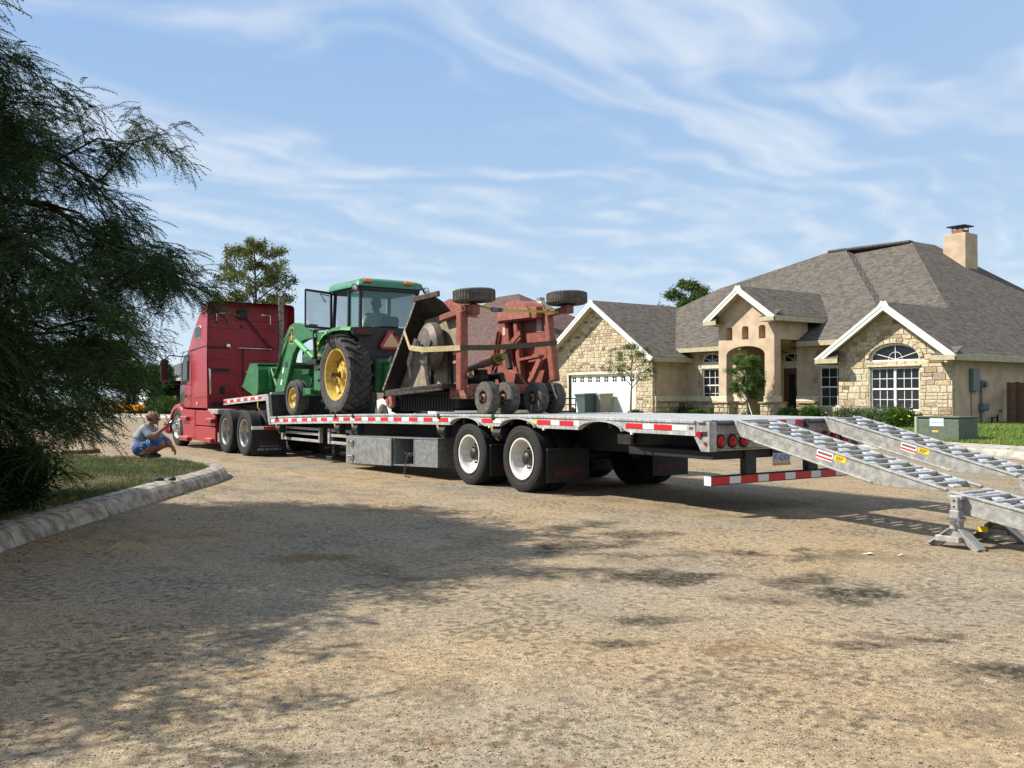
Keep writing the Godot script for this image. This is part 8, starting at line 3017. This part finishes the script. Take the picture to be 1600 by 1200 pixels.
func shrub(called: String, label: String, category: String, at: Vector3, rad: Vector3, n: int, leaf: Mesh, c0: Color, c1: Color, sc: float, sd: int, group := "", stems := 7) -> Node3D:
	var r := RandomNumberGenerator.new()
	r.seed = sd
	var T := thing(called, label, category, at, group)
	var b := B.new()
	for i in stems:
		var a := TAU * i / stems + r.randf()
		b.tube([at, at + Vector3(cos(a) * rad.x * 0.4, rad.y * 0.8, sin(a) * rad.z * 0.4), at + Vector3(cos(a) * rad.x * 0.75, rad.y * 1.6, sin(a) * rad.z * 0.75)], 0.012 * sc, 4, 0.004 * sc, false)
	part("stem", b, M.bark, T)
	var xs := []
	var cs := []
	var nf := noise(sd, 1.6 / maxf(rad.x, 0.2), FastNoiseLite.TYPE_SIMPLEX_SMOOTH, 2)
	for i in n:
		var d := Vector3(r.randf_range(-1, 1), r.randf_range(-0.85, 1), r.randf_range(-1, 1))
		if d.length() > 1.0: d = d.normalized() * r.randf_range(0.7, 1.0)
		d *= 1.0 + 0.35 * nf.get_noise_3d(d.x * rad.x * 3, d.y * rad.y * 3, d.z * rad.z * 3)
		xs.append(Transform3D(Basis.from_euler(Vector3(r.randf_range(-0.8, 0.8), r.randf() * TAU, r.randf_range(-0.8, 0.8))).scaled(Vector3.ONE * sc * r.randf_range(0.7, 1.3)), Vector3(d.x * rad.x, rad.y * (1.0 + d.y), d.z * rad.z)))
		cs.append(c0.lerp(c1, clampf(0.5 + nf.get_noise_3d(d.x * 4, d.y * 4, d.z * 4) + r.randf_range(-0.35, 0.35), 0, 1)))
	multi("foliage", leaf, xs, cs, T)
	return T

func flowers(called: String, label: String, at: Vector3, rad: Vector3, n: int, c: Color, sz: float, sd: int, parent = null) -> void:
	var r := RandomNumberGenerator.new()
	r.seed = sd
	var b := B.new()
	for k in 5:
		var a := TAU * k / 5
		var d := Vector3(cos(a), 0.35, sin(a))
		var w := d.cross(Vector3.UP).normalized() * 0.35
		b.quad(Vector3.ZERO, d * 0.6 + w, d, d * 0.6 - w)
	var m := mat("petal_" + called + str(sd), L(c.r, c.g, c.b), 0.7)
	m.cull_mode = BaseMaterial3D.CULL_DISABLED
	var xs := []
	for i in n:
		var p := Vector3(r.randf_range(-1, 1) * rad.x, r.randf_range(0.35, 1.0) * rad.y, r.randf_range(-1, 1) * rad.z)
		xs.append(Transform3D(Basis.from_euler(Vector3(r.randf_range(-0.7, 0.7), r.randf() * TAU, 0)).scaled(Vector3.ONE * sz * r.randf_range(0.7, 1.3)), p))
	if parent == null:
		parent = thing(called, label, "flowers", at)
	multi("bloom", b.mesh(m), xs, null, parent)

# plain house: hip roof over a box, with windows; front faces +z
func far_house(label: String, x0: float, x1: float, zf: float, depth: float, wall_h: float, ridge_h: float, wall: Material, roofm: Material, base_y: float, ridge_in := 0.0) -> Node3D:
	var H := thing("house", label, "house", Vector3((x0 + x1) / 2.0, base_y, zf))
	var b := B.new()
	b.bx(Vector3(x0, base_y, zf - depth), Vector3(x1, base_y + wall_h, zf))
	part("wall", b, wall, H)
	var rb := B.new()
	rb.use_uv = true
	var e := 0.5
	var ye := base_y + wall_h - 0.1
	var yr := base_y + ridge_h
	var zr := zf - depth / 2.0
	var rin := depth / 2.0 if ridge_in == 0.0 else ridge_in
	var A := Vector3(x0 - e, ye, zf + e)
	var C := Vector3(x1 + e, ye, zf + e)
	var D := Vector3(x1 + e, ye, zf - depth - e)
	var E := Vector3(x0 - e, ye, zf - depth - e)
	var P := Vector3(x0 + rin, yr, zr)
	var Q := Vector3(x1 - rin, yr, zr)
	roof_poly(rb, [A, C, Q, P], Vector3.RIGHT)
	roof_poly(rb, [C, D, Q], Vector3(0, 0, -1))
	roof_poly(rb, [D, E, P, Q], Vector3.RIGHT)
	roof_poly(rb, [E, A, P], Vector3(0, 0, -1))
	var rf := part("roof", rb, roofm, H)
	b = B.new()
	fascia(b, A + Vector3(0, -0.03, 0.03), C + Vector3(0, -0.03, 0.03), 0.2)
	fascia(b, C + Vector3(0.03, -0.03, 0), D + Vector3(0.03, -0.03, 0), 0.2)
	part("fascia", b, M.eave_trim, rf)
	return H

func simple_window(H: Node3D, x0: float, x1: float, y0: float, y1: float, z: float) -> void:
	var b := B.new()
	b.bx(Vector3(x0 - 0.07, y0 - 0.07, z), Vector3(x1 + 0.07, y1 + 0.07, z + 0.03), 0.005)
	var w := part("window", b, M.white_trim, H)
	for i in 2:
		b = B.new()
		b.bx(Vector3(lerpf(x0, x1, i * 0.5) + 0.03, y0, z + 0.03), Vector3(lerpf(x0, x1, i * 0.5 + 0.5) - 0.03, y1, z + 0.036))
		part("pane", b, M.window_glass, w)

func build_green() -> void:
	mat("bark", L(0.055, 0.040, 0.030), 0.95, 0.0, TX.grime, 1.5, TX.fine_n, 1.0)
	mat("pale_bark", L(0.28, 0.24, 0.19), 0.9, 0.0, TX.grime, 2.0)
	var lm := mat("leaf", Color.WHITE, 0.75)
	lm.vertex_color_use_as_albedo = true
	lm.metallic_specular = 0.25
	lm.cull_mode = BaseMaterial3D.CULL_DISABLED
	lm.backlight_enabled = true
	lm.backlight = Color(0.45, 0.5, 0.25)
	var fr := frond_mesh(lm, 15, 0.27, 0.036, 0.0095, 3)
	var oak := leaf_cluster(lm, 11, 0.17, 0.11, 0.05, 4)
	var fine := leaf_cluster(lm, 14, 0.10, 0.055, 0.022, 5)
	# mesquites on the corner lot
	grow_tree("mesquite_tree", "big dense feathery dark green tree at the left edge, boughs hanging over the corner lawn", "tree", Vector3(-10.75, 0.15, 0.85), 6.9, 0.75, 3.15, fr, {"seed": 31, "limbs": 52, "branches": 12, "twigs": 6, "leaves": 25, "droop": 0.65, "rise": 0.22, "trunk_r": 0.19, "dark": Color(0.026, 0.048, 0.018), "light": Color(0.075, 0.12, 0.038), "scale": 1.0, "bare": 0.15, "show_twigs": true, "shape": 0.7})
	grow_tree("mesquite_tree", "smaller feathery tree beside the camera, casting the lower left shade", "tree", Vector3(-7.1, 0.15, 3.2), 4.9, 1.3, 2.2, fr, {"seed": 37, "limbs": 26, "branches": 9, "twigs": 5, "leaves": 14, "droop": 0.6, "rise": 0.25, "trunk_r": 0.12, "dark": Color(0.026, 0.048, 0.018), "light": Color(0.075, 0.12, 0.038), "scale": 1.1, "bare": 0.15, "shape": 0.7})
	# shrub and flowers by the kerb
	shrub("shrub", "dark leafy shrub on the grass behind the near kerb", "shrub", Vector3(-10.6, 0.16, -1.1), Vector3(0.6, 0.30, 0.55), 1500, fine, Color(0.014, 0.026, 0.010), Color(0.035, 0.06, 0.018), 1.0, 7)
	shrub("shrub", "small dark shrub sprawling at the kerb in the lower left", "shrub", Vector3(-9.75, 0.16, -0.75), Vector3(0.4, 0.18, 0.35), 700, fine, Color(0.014, 0.026, 0.010), Color(0.035, 0.06, 0.018), 0.9, 8)
	flowers("orange_flowers", "few orange flowers dotted at the grass edge by the kerb", Vector3(-10.1, 0.16, -1.75), Vector3(0.6, 0.14, 0.22), 14, Color(0.7, 0.18, 0.02), 0.022, 3)
	# street trees before the stone house
	grow_tree("young_tree", "slim young tree with open crown before the white garage door", "tree", Vector3(-28.7, 0.27, -26.0), 3.85, 1.35, 1.05, oak, {"seed": 5, "limbs": 13, "branches": 5, "twigs": 3, "leaves": 2, "rise": 0.75, "trunk_r": 0.055, "bark": M.pale_bark, "dark": Color(0.04, 0.075, 0.02), "light": Color(0.11, 0.18, 0.05), "scale": 0.55, "group": "young trees before the stone house"})
	grow_tree("young_tree", "dense narrow young tree staked before the arched entry", "tree", Vector3(-24.7, 0.3, -28.4), 3.15, 0.75, 0.58, oak, {"seed": 6, "limbs": 18, "branches": 5, "twigs": 4, "leaves": 3, "rise": 0.9, "trunk_r": 0.05, "bark": M.pale_bark, "dark": Color(0.045, 0.085, 0.02), "light": Color(0.13, 0.21, 0.05), "scale": 0.6, "group": "young trees before the stone house", "shape": 0.35})
	for q in [[0.45, 0.1], [-0.35, 0.3]]:
		var sb := B.new()
		sb.tube([Vector3(-24.7 + q[0], 0.3, -28.4 + q[1]), Vector3(-24.68, 1.15, -28.4)], 0.022, 6)
		tag(part("stake", sb, mat("stake_white", L(0.6, 0.56, 0.48), 0.7), self), "pale slanting prop at the %s of the dense young tree by the entry" % ["right foot", "left foot"][0 if q[0] > 0 else 1], "stake")
	# far trees
	grow_tree("tall_tree", "tall yellow-green tree rising behind the red truck's cab", "tree", Vector3(-54.6, 0.2, -19.6), 12.6, 4.2, 2.05, oak, {"seed": 9, "limbs": 22, "branches": 6, "twigs": 4, "leaves": 3, "rise": 0.8, "trunk_r": 0.16, "dark": Color(0.09, 0.115, 0.035), "light": Color(0.23, 0.24, 0.075), "scale": 1.35, "shape": 0.5})
	grow_tree("tall_tree", "round green treetop showing above the stone house's roof", "tree", Vector3(-48.7, 0.3, -50.0), 11.6, 4.0, 1.8, oak, {"seed": 10, "limbs": 18, "branches": 7, "twigs": 4, "leaves": 4, "rise": 0.5, "trunk_r": 0.16, "dark": Color(0.05, 0.09, 0.025), "light": Color(0.13, 0.19, 0.05), "scale": 1.5})
	grow_tree("tall_tree", "small dark treetop just left of the garage gable", "tree", Vector3(-52.0, 0.3, -38.5), 6.0, 2.0, 1.5, oak, {"seed": 13, "limbs": 12, "branches": 6, "twigs": 4, "leaves": 4, "rise": 0.5, "trunk_r": 0.12, "dark": Color(0.03, 0.05, 0.015), "light": Color(0.07, 0.11, 0.03), "scale": 1.4})
	# neighbours down the street
	var grey := shingle_mat("grey_shingle", L(0.15, 0.145, 0.15), 15)
	var brown := shingle_mat("brown_shingle", L(0.155, 0.105, 0.095), 16)
	mat("brick_tan", L(0.30, 0.21, 0.14), 0.95, 0.0, TX.mottle, 0.6)
	var H := far_house("grey hip-roofed house with white garage door, down the street at far left", -86.0, -66.0, -19.5, 12.0, 2.7, 5.1, M.brick_tan, grey, 0.1, 8.0)
	var b := B.new()
	b.bx(Vector3(-81.1, 0.1, -19.5), Vector3(-77.5, 2.3, -19.42), 0.02)
	part("garage_door", b, M.white_trim, H)
	simple_window(H, -74.5, -73.0, 0.9, 2.2, -19.5)
	simple_window(H, -84.6, -83.2, 0.9, 2.2, -19.5)
	b = B.new()
	b.cyl(Vector3(-75.5, 5.1, -25.5), Vector3(-75.5, 7.7, -25.5), 0.02, 6)
	b.bx(Vector3(-75.8, 5.12, -25.7), Vector3(-75.2, 5.45, -25.3), 0.05)
	part("antenna", b, M.dark_metal, H)
	var H2 := far_house("brown-roofed house with chimney behind the mower, beyond the garage", -69.0, -43.6, -32.6, 13.0, 2.7, 8.4, M.brick_tan, brown, 0.3, 11.4)
	simple_window(H2, -50.0, -48.2, 1.1, 2.5, -32.6)
	simple_window(H2, -56.0, -54.2, 1.1, 2.5, -32.6)
	b = B.new()
	b.bx(Vector3(-49.66, 4.0, -37.2), Vector3(-48.7, 7.5, -36.4), 0.02)
	var ch := part("chimney", b, M.cream_trim, H2)
	b = B.new()
	b.bx(Vector3(-49.5, 7.5, -37.0), Vector3(-49.1, 7.8, -36.6), 0.02)
	part("flue_cap", b, M.galvanised, ch)
	far_house("low house with dull brown roof seen between the loader arm and the cab door", -86.0, -70.0, -34.0, 12.0, 2.6, 6.2, M.brick_tan, brown, 0.2)
	# trees, hedge and flower bed of the far-left garden
	grow_tree("garden_tree", "round dark garden tree before the grey-roofed house, left one", "tree", Vector3(-76.0, 0.15, -17.8), 4.3, 1.3, 1.6, oak, {"seed": 21, "limbs": 14, "branches": 7, "twigs": 4, "leaves": 4, "trunk_r": 0.14, "dark": Color(0.03, 0.055, 0.015), "light": Color(0.09, 0.14, 0.03), "scale": 1.5, "group": "trees of the far-left garden"})
	grow_tree("garden_tree", "bushy upright garden tree next to the far hedge", "tree", Vector3(-70.0, 0.15, -18.3), 4.1, 0.9, 0.9, oak, {"seed": 22, "limbs": 16, "branches": 7, "twigs": 4, "leaves": 4, "trunk_r": 0.11, "dark": Color(0.035, 0.07, 0.02), "light": Color(0.08, 0.15, 0.03), "scale": 1.4, "group": "trees of the far-left garden"})
	grow_tree("garden_tree", "large shady tree behind the round garden tree at far left", "tree", Vector3(-88.0, 0.15, -17.5), 7.2, 2.0, 3.2, oak, {"seed": 23, "limbs": 18, "branches": 8, "twigs": 4, "leaves": 5, "trunk_r": 0.2, "dark": Color(0.03, 0.05, 0.015), "light": Color(0.08, 0.12, 0.03), "scale": 1.9, "group": "trees of the far-left garden"})
	shrub("hedge", "clipped box hedge left of the red truck's mirror, down the street", "hedge", Vector3(-66.5, 0.1, -17.4), Vector3(2.6, 0.6, 0.8), 2600, oak, Color(0.05, 0.09, 0.02), Color(0.10, 0.16, 0.035), 0.9, 33)
	var fb := shrub("flower_bed", "long bed of yellow-orange flowers before the far garden trees", "flowers", Vector3(-71.8, 0.1, -16.6), Vector3(4.4, 0.26, 0.7), 900, fine, Color(0.08, 0.12, 0.02), Color(0.16, 0.17, 0.03), 1.6, 34)
	flowers("bloom", "", Vector3.ZERO, Vector3(4.4, 0.62, 0.75), 1700, Color(0.80, 0.40, 0.02), 0.11, 5, fb)
	# stone mailbox pillar
	b = B.new()
	b.bx(Vector3(-69.7, 0.0, -14.6), Vector3(-69.1, 1.05, -14.0), 0.02)
	var P := thing("mailbox_pillar", "squat stone mailbox pillar by the far kerb at left", "mailbox", Vector3(-69.4, 0, -14.3))
	part("pillar", b, M.brick_tan, P)
	b = B.new()
	b.bx(Vector3(-69.76, 1.05, -14.66), Vector3(-69.04, 1.15, -13.94), 0.02)
	part("cap", b, M.cream_trim, P)
	# planting before the stone house
	var i := 0
	for q in [[-28.2, -30.6, 0.5, 0.28, "low green plant at the front wall under the left arched window", 0], [-30.3, -30.9, 0.55, 0.3, "dark bushy plant at the garage's side wall", 1], [-27.9, -29.0, 0.4, 0.22, "small bright plant left of the entry pillar", 0], [-23.6, -29.6, 0.55, 0.3, "leafy plant right of the entry pedestal", 0], [-22.4, -29.3, 0.5, 0.35, "tall-stemmed plant under the narrow right-hand window", 0], [-20.2, -28.6, 0.8, 0.34, "grey-green bush below the large twin window, left half", 2], [-18.7, -28.2, 0.85, 0.36, "grey-green bush below the large twin window, right half", 2], [-17.3, -26.9, 0.55, 0.36, "dense green bush beside the green utility cabinet", 0], [-25.2, -29.1, 0.3, 0.16, "tiny plant at the foot of the entry pedestal", 0], [-31.6, -28.9, 0.4, 0.18, "small plant right of the garage door", 1]]:
		var c0: Color = [Color(0.05, 0.10, 0.02), Color(0.03, 0.05, 0.02), Color(0.09, 0.12, 0.06)][q[5]]
		shrub("shrub", q[4], "shrub", Vector3(q[0], 0.33, q[1]), Vector3(q[2] * 0.85, q[3] * 0.8, q[2] * 0.7), 330, fine, c0, c0 * 2.0, 1.25, 50 + i, "shrubs along the stone house")
		i += 1
	flowers("lavender", "pale violet flower spikes over the bushes below the twin window", Vector3(-19.5, 0.35, -28.5), Vector3(1.7, 0.75, 0.5), 120, Color(0.42, 0.32, 0.42), 0.03, 8)
	flowers("yellow_flowers", "yellow blossoms on the bush by the green utility cabinet", Vector3(-17.1, 0.4, -26.6), Vector3(0.3, 0.55, 0.3), 14, Color(0.8, 0.55, 0.03), 0.05, 9)
	# transformer cabinet
	var C := thing("utility_cabinet", "dull green steel utility cabinet on the lawn behind the ramps", "utility box", Vector3(-13.85, 0.17, -23.5))
	mat("cabinet_green", L(0.095, 0.125, 0.085), 0.6, 0.0, TX.mild, 0.8)
	b = B.new()
	b.prism(PackedVector2Array([Vector2(-23.95, 0.12), Vector2(-23.05, 0.12), Vector2(-23.05, 0.72), Vector2(-23.10, 0.78), Vector2(-23.95, 0.80)]), Vector3(-13.15, 0, 0), Vector3(0, 0, 1), Vector3.UP, 1.12)
	part("body", b, M.cabinet_green, C)
	b = B.new()
	b.bx(Vector3(-14.30, 0.775, -23.98), Vector3(-13.12, 0.815, -23.02), 0.012)
	part("lid", b, M.cabinet_green, C)
	b = B.new()
	b.bx(Vector3(-14.36, 0.12, -23.98), Vector3(-14.27, 0.80, -23.02), 0.02)
	part("end_panel", b, mat("pale_green", L(0.30, 0.34, 0.24), 0.6), C)
	b = B.new()
	b.bx(Vector3(-13.93, 0.56, -23.046), Vector3(-13.55, 0.76, -23.040))
	var lb := part("label", b, M.tape_white, C)
	b = B.new()
	b.bx(Vector3(-13.93, 0.65, -23.040), Vector3(-13.55, 0.665, -23.037))
	part("stripe", b, mat("label_blue", L(0.08, 0.35, 0.6), 0.5), lb)
	for k in 4:
		b = B.new()
		b.bx(Vector3(-13.88, 0.585 + 0.045 * k + (0.01 if k > 1 else 0.0), -23.040), Vector3(-13.70 + 0.04 * (k % 2), 0.60 + 0.045 * k + (0.01 if k > 1 else 0.0), -23.037))
		part("printed_line", b, M.letter_grey, lb)
	b = B.new()
	b.bx(Vector3(-13.86, 0.40, -23.046), Vector3(-13.70, 0.45, -23.040))
	part("tag", b, mat("tag_orange", L(0.75, 0.38, 0.05), 0.6), C)
	# round green lid in the bed
	b = B.new()
	b.lathe([Vector2(0.30, 0.0), Vector2(0.30, 0.16), Vector2(0.26, 0.21), Vector2(0.0, 0.24)], Vector3(-17.7, 0.3, -27.0), Vector3.UP, 24)
	tag(part("round_cover", b, mat("cover_green", L(0.12, 0.28, 0.16), 0.5), self), "low round green cover between bushes left of the utility cabinet", "cover")
	# fence: every picket its own board
	var Fn := thing("fence", "brown cedar picket fence joining the stone house's side wall", "fence", Vector3(-14, 0.3, -32.8))
	var wm := [mat("cedar", L(0.30, 0.165, 0.085), 0.85, 0.0, TX.wood, 1.1), mat("cedar_light", L(0.36, 0.21, 0.115), 0.85, 0.0, TX.wood, 1.1), mat("cedar_dark", L(0.235, 0.12, 0.06), 0.85, 0.0, TX.wood, 1.1)]
	var x := -16.98
	var k := 0
	while x < -9.0:
		b = B.new()
		b.bx(Vector3(x, 0.15, -32.83), Vector3(x + 0.142, 1.82 + 0.012 * sin(k * 3.7), -32.81), 0.003)
		part("picket", b, wm[(k * 7) % 3], Fn)
		x += 0.15
		k += 1
	b = B.new()
	for y in [0.5, 1.5]: b.bx(Vector3(-17.0, y, -32.89), Vector3(-9.0, y + 0.09, -32.835))
	part("rail", b, wm[0], Fn)
	# wheeled bins and the black cart by the garage
	for q in [[-34.35, -28.3, L(0.065, 0.10, 0.10), "grey-green wheeled bin with lid before the garage door"], [-34.05, -29.0, L(0.32, 0.28, 0.22), "beige wheeled bin half hidden behind the green one"]]:
		var W := thing("wheeled_bin", q[3], "bin", Vector3(q[0], 0.36, q[1]), "bins before the garage")
		var bm := mat("bin_" + str(q[0]), q[2], 0.55)
		b = B.new()
		var rows := []
		for f in [[0.0, 0.24, 0.26], [0.75, 0.31, 0.34], [0.95, 0.34, 0.38], [0.97, 0.36, 0.40], [1.02, 0.36, 0.40]]:
			var r := []
			for c in [[-1, 1], [1, 1], [1, -1], [-1, -1], [-1, 1]]: r.append(Vector3(q[0] + c[0] * f[1], 0.40 + f[0], q[1] + c[1] * f[2]))
			rows.append(r)
		for a in 4:
			for d in 4: b.oquad(rows[a][d], rows[a][d + 1], rows[a + 1][d + 1], rows[a + 1][d], Vector3(q[0], 0.9, q[1]))
		part("body", b, bm, W)
		b = B.new()
		b.box(Vector3(q[0], 1.45, q[1]), Vector3(0.78, 0.07, 0.86), 0.03, Basis(Vector3(1, 0, 0), 0.05))
		b.cyl(Vector3(q[0] - 0.25, 1.42, q[1] - 0.45), Vector3(q[0] + 0.25, 1.42, q[1] - 0.45), 0.025, 8)
		part("lid", b, bm, W)
		for sx in [-0.3, 0.3]:
			b = B.new()
			b.cyl(Vector3(q[0] + sx - 0.03, 0.46, q[1] - 0.3), Vector3(q[0] + sx + 0.03, 0.46, q[1] - 0.3), 0.11, 16)
			part("wheel", b, M.black_rubber, W)
	var U := thing("garden_cart", "low black tube-frame cart left of the green bin", "cart", Vector3(-35.8, 0.36, -27.6))
	b = B.new()
	for y in [0.95, 1.25]:
		b.tube([Vector3(-36.7, y, -27.2), Vector3(-35.0, y, -27.2), Vector3(-35.0, y, -28.2), Vector3(-36.7, y, -28.2), Vector3(-36.7, y, -27.2)], 0.03, 6)
	for q in [[-36.7, -27.2], [-35.8, -27.2], [-35.0, -27.2], [-36.7, -28.2], [-35.0, -28.2]]:
		b.tube([Vector3(q[0], 0.62, q[1]), Vector3(q[0], 1.25, q[1])], 0.03, 6)
	b.bx(Vector3(-36.7, 0.60, -28.2), Vector3(-35.0, 0.66, -27.2))
	part("frame", b, M.dark_metal, U)
	for q in [[-36.4, -27.15], [-35.3, -27.15], [-36.4, -28.25], [-35.3, -28.25]]:
		b = B.new()
		b.lathe([Vector2(0.08, -0.05), Vector2(0.2, -0.06), Vector2(0.24, 0), Vector2(0.2, 0.06), Vector2(0.08, 0.05)], Vector3(q[0], 0.60, q[1]), Vector3(0, 0, 1), 20)
		part("wheel", b, M.tyre, U)
	build_pickup()
	# small things on the ground
	b = B.new()
	b.lathe([Vector2(0.0, 0.0), Vector2(0.085, 0.005), Vector2(0.075, 0.03), Vector2(0.04, 0.045), Vector2(0.0, 0.05)], Vector3(-13.25, 0.18, -3.42), Vector3.UP, 12)
	b.lathe([Vector2(0.0, 0.0), Vector2(0.05, 0.005), Vector2(0.05, 0.03), Vector2(0.025, 0.055), Vector2(0.0, 0.06)], Vector3(-13.10, 0.18, -3.57), Vector3.UP, 12)
	tag(part("bundle", b, M.black_rubber, self), "small black bundle lying on the grass near the kerb's bend", "bundle")
	for q in [[-4.75, -6.94, 0.035, "white paper scrap on the street near the jack stand, larger"], [-4.56, -7.1, 0.02, "tiny white paper scrap on the street closest to the jack stand"]]:
		b = B.new()
		var s: float = q[2]
		b.grid([[Vector3(q[0] - s, 0.006, q[1] - s), Vector3(q[0], 0.02, q[1] - s * 0.8), Vector3(q[0] + s, 0.008, q[1] - s)], [Vector3(q[0] - s, 0.012, q[1] + s), Vector3(q[0], 0.006, q[1] + s), Vector3(q[0] + s * 1.2, 0.02, q[1] + s * 0.7)]], true)
		tag(part("paper_scrap", b, M.tape_white, self), q[3], "litter")
	var E := thing("timber_edging", "low weathered timber edging along the far side of the corner lawn", "edging", Vector3(-20.7, 0.15, -2.9))
	for q in [[-20.1, -2.2, -20.75, -3.4], [-20.78, -3.45, -21.3, -4.3]]:
		b = B.new()
		b.bar(Vector3(q[0], 0.175, q[1]), Vector3(q[2], 0.175, q[3]), 0.09, 0.09, 0.012)
		part("beam", b, wm[2], E)

func build_pickup() -> void:
	# white pickup parked along the far kerb, nose to the left
	var T := thing("pickup_truck", "white pickup parked on the street behind the loaded trailer", "pickup", Vector3(-35.1, 0, -19.9))
	var white := mat("pickup_white", L(0.74, 0.75, 0.76), 0.3)
	white.clearcoat_enabled = true
	white.clearcoat = 0.6
	var b := B.new()
	var zn := -18.95
	var zf := -20.85
	var x0 := -37.9
	var side := PackedVector2Array([Vector2(0.0, 0.55), Vector2(0.05, 1.12), Vector2(1.5, 1.33), Vector2(5.6, 1.38), Vector2(5.65, 0.55)])
	for wx in [4.45, 1.05]:
		for k in 13:
			var a := PI * k / 12.0
			side.append(Vector2(wx + 0.50 * cos(a), 0.50 + 0.48 * sin(a)))
	b.prism(side, Vector3(x0, 0, zf), Vector3.RIGHT, Vector3.UP, zn - zf, 0.05)
	part("body", b, white, T)
	b = B.new()
	b.prism(PackedVector2Array([Vector2(1.55, 1.33), Vector2(2.1, 1.88), Vector2(2.4, 1.93), Vector2(3.6, 1.92), Vector2(3.85, 1.36)]), Vector3(x0, 0, zf + 0.12), Vector3.RIGHT, Vector3.UP, zn - zf - 0.24, 0.05)
	part("cab", b, white, T)
	for q in [[1.85, 2.7], [2.78, 3.6]]:
		b = B.new()
		b.prism(PackedVector2Array([Vector2(q[0], 1.40), Vector2(q[1], 1.40), Vector2(q[1] - 0.04, 1.83), Vector2(maxf(q[0], 2.16), 1.83)]), Vector3(x0, 0, zn - 0.13), Vector3.RIGHT, Vector3.UP, 0.02)
		part("side_window", b, M.window_glass, T)
	b = B.new()
	for dx in [1.7, 2.74, 3.75]:
		b.bx(Vector3(x0 + dx, 0.6, zn - 0.01), Vector3(x0 + dx + 0.012, 1.34, zn + 0.003))
	part("shut_line", b, M.dark_metal, T)
	for wx in [1.05, 4.45]:
		for z in [zn - 0.16, zf + 0.16]:
			b = B.new()
			b.lathe(tyre_profile(0.40, 0.26, 0.24, 3), Vector3(x0 + wx, 0.40, z), Vector3(0, 0, 1.0 if z > -19.9 else -1.0), 32)
			var w := part("wheel", b, M.tyre, T)
			b = B.new()
			b.lathe([Vector2(0.24, 0.10), Vector2(0.20, 0.06), Vector2(0.10, 0.09), Vector2(0.0, 0.10)], Vector3(x0 + wx, 0.40, z), Vector3(0, 0, 1.0 if z > -19.9 else -1.0), 24)
			part("rim", b, M.alu_wheel, w)
	b = B.new()
	b.bx(Vector3(x0 + 0.02, 0.85, zn - 0.25), Vector3(x0 + 0.22, 1.05, zn + 0.008), 0.02)
	part("headlight", b, M.lens_clear, T)
	b = B.new()
	b.bx(Vector3(x0 - 0.06, 0.5, zf + 0.05), Vector3(x0 + 0.06, 0.72, zn - 0.05), 0.03)
	part("bumper", b, M.chrome, T)

func _ready() -> void:
	rng.seed = 1
	setup_view()
	make_textures()
	build_ground()
	build_house()
	vehicle_mats()
	build_trailer()
	build_ramps()
	build_truck()
	build_tractor()
	build_mower()
	build_people()
	build_green()
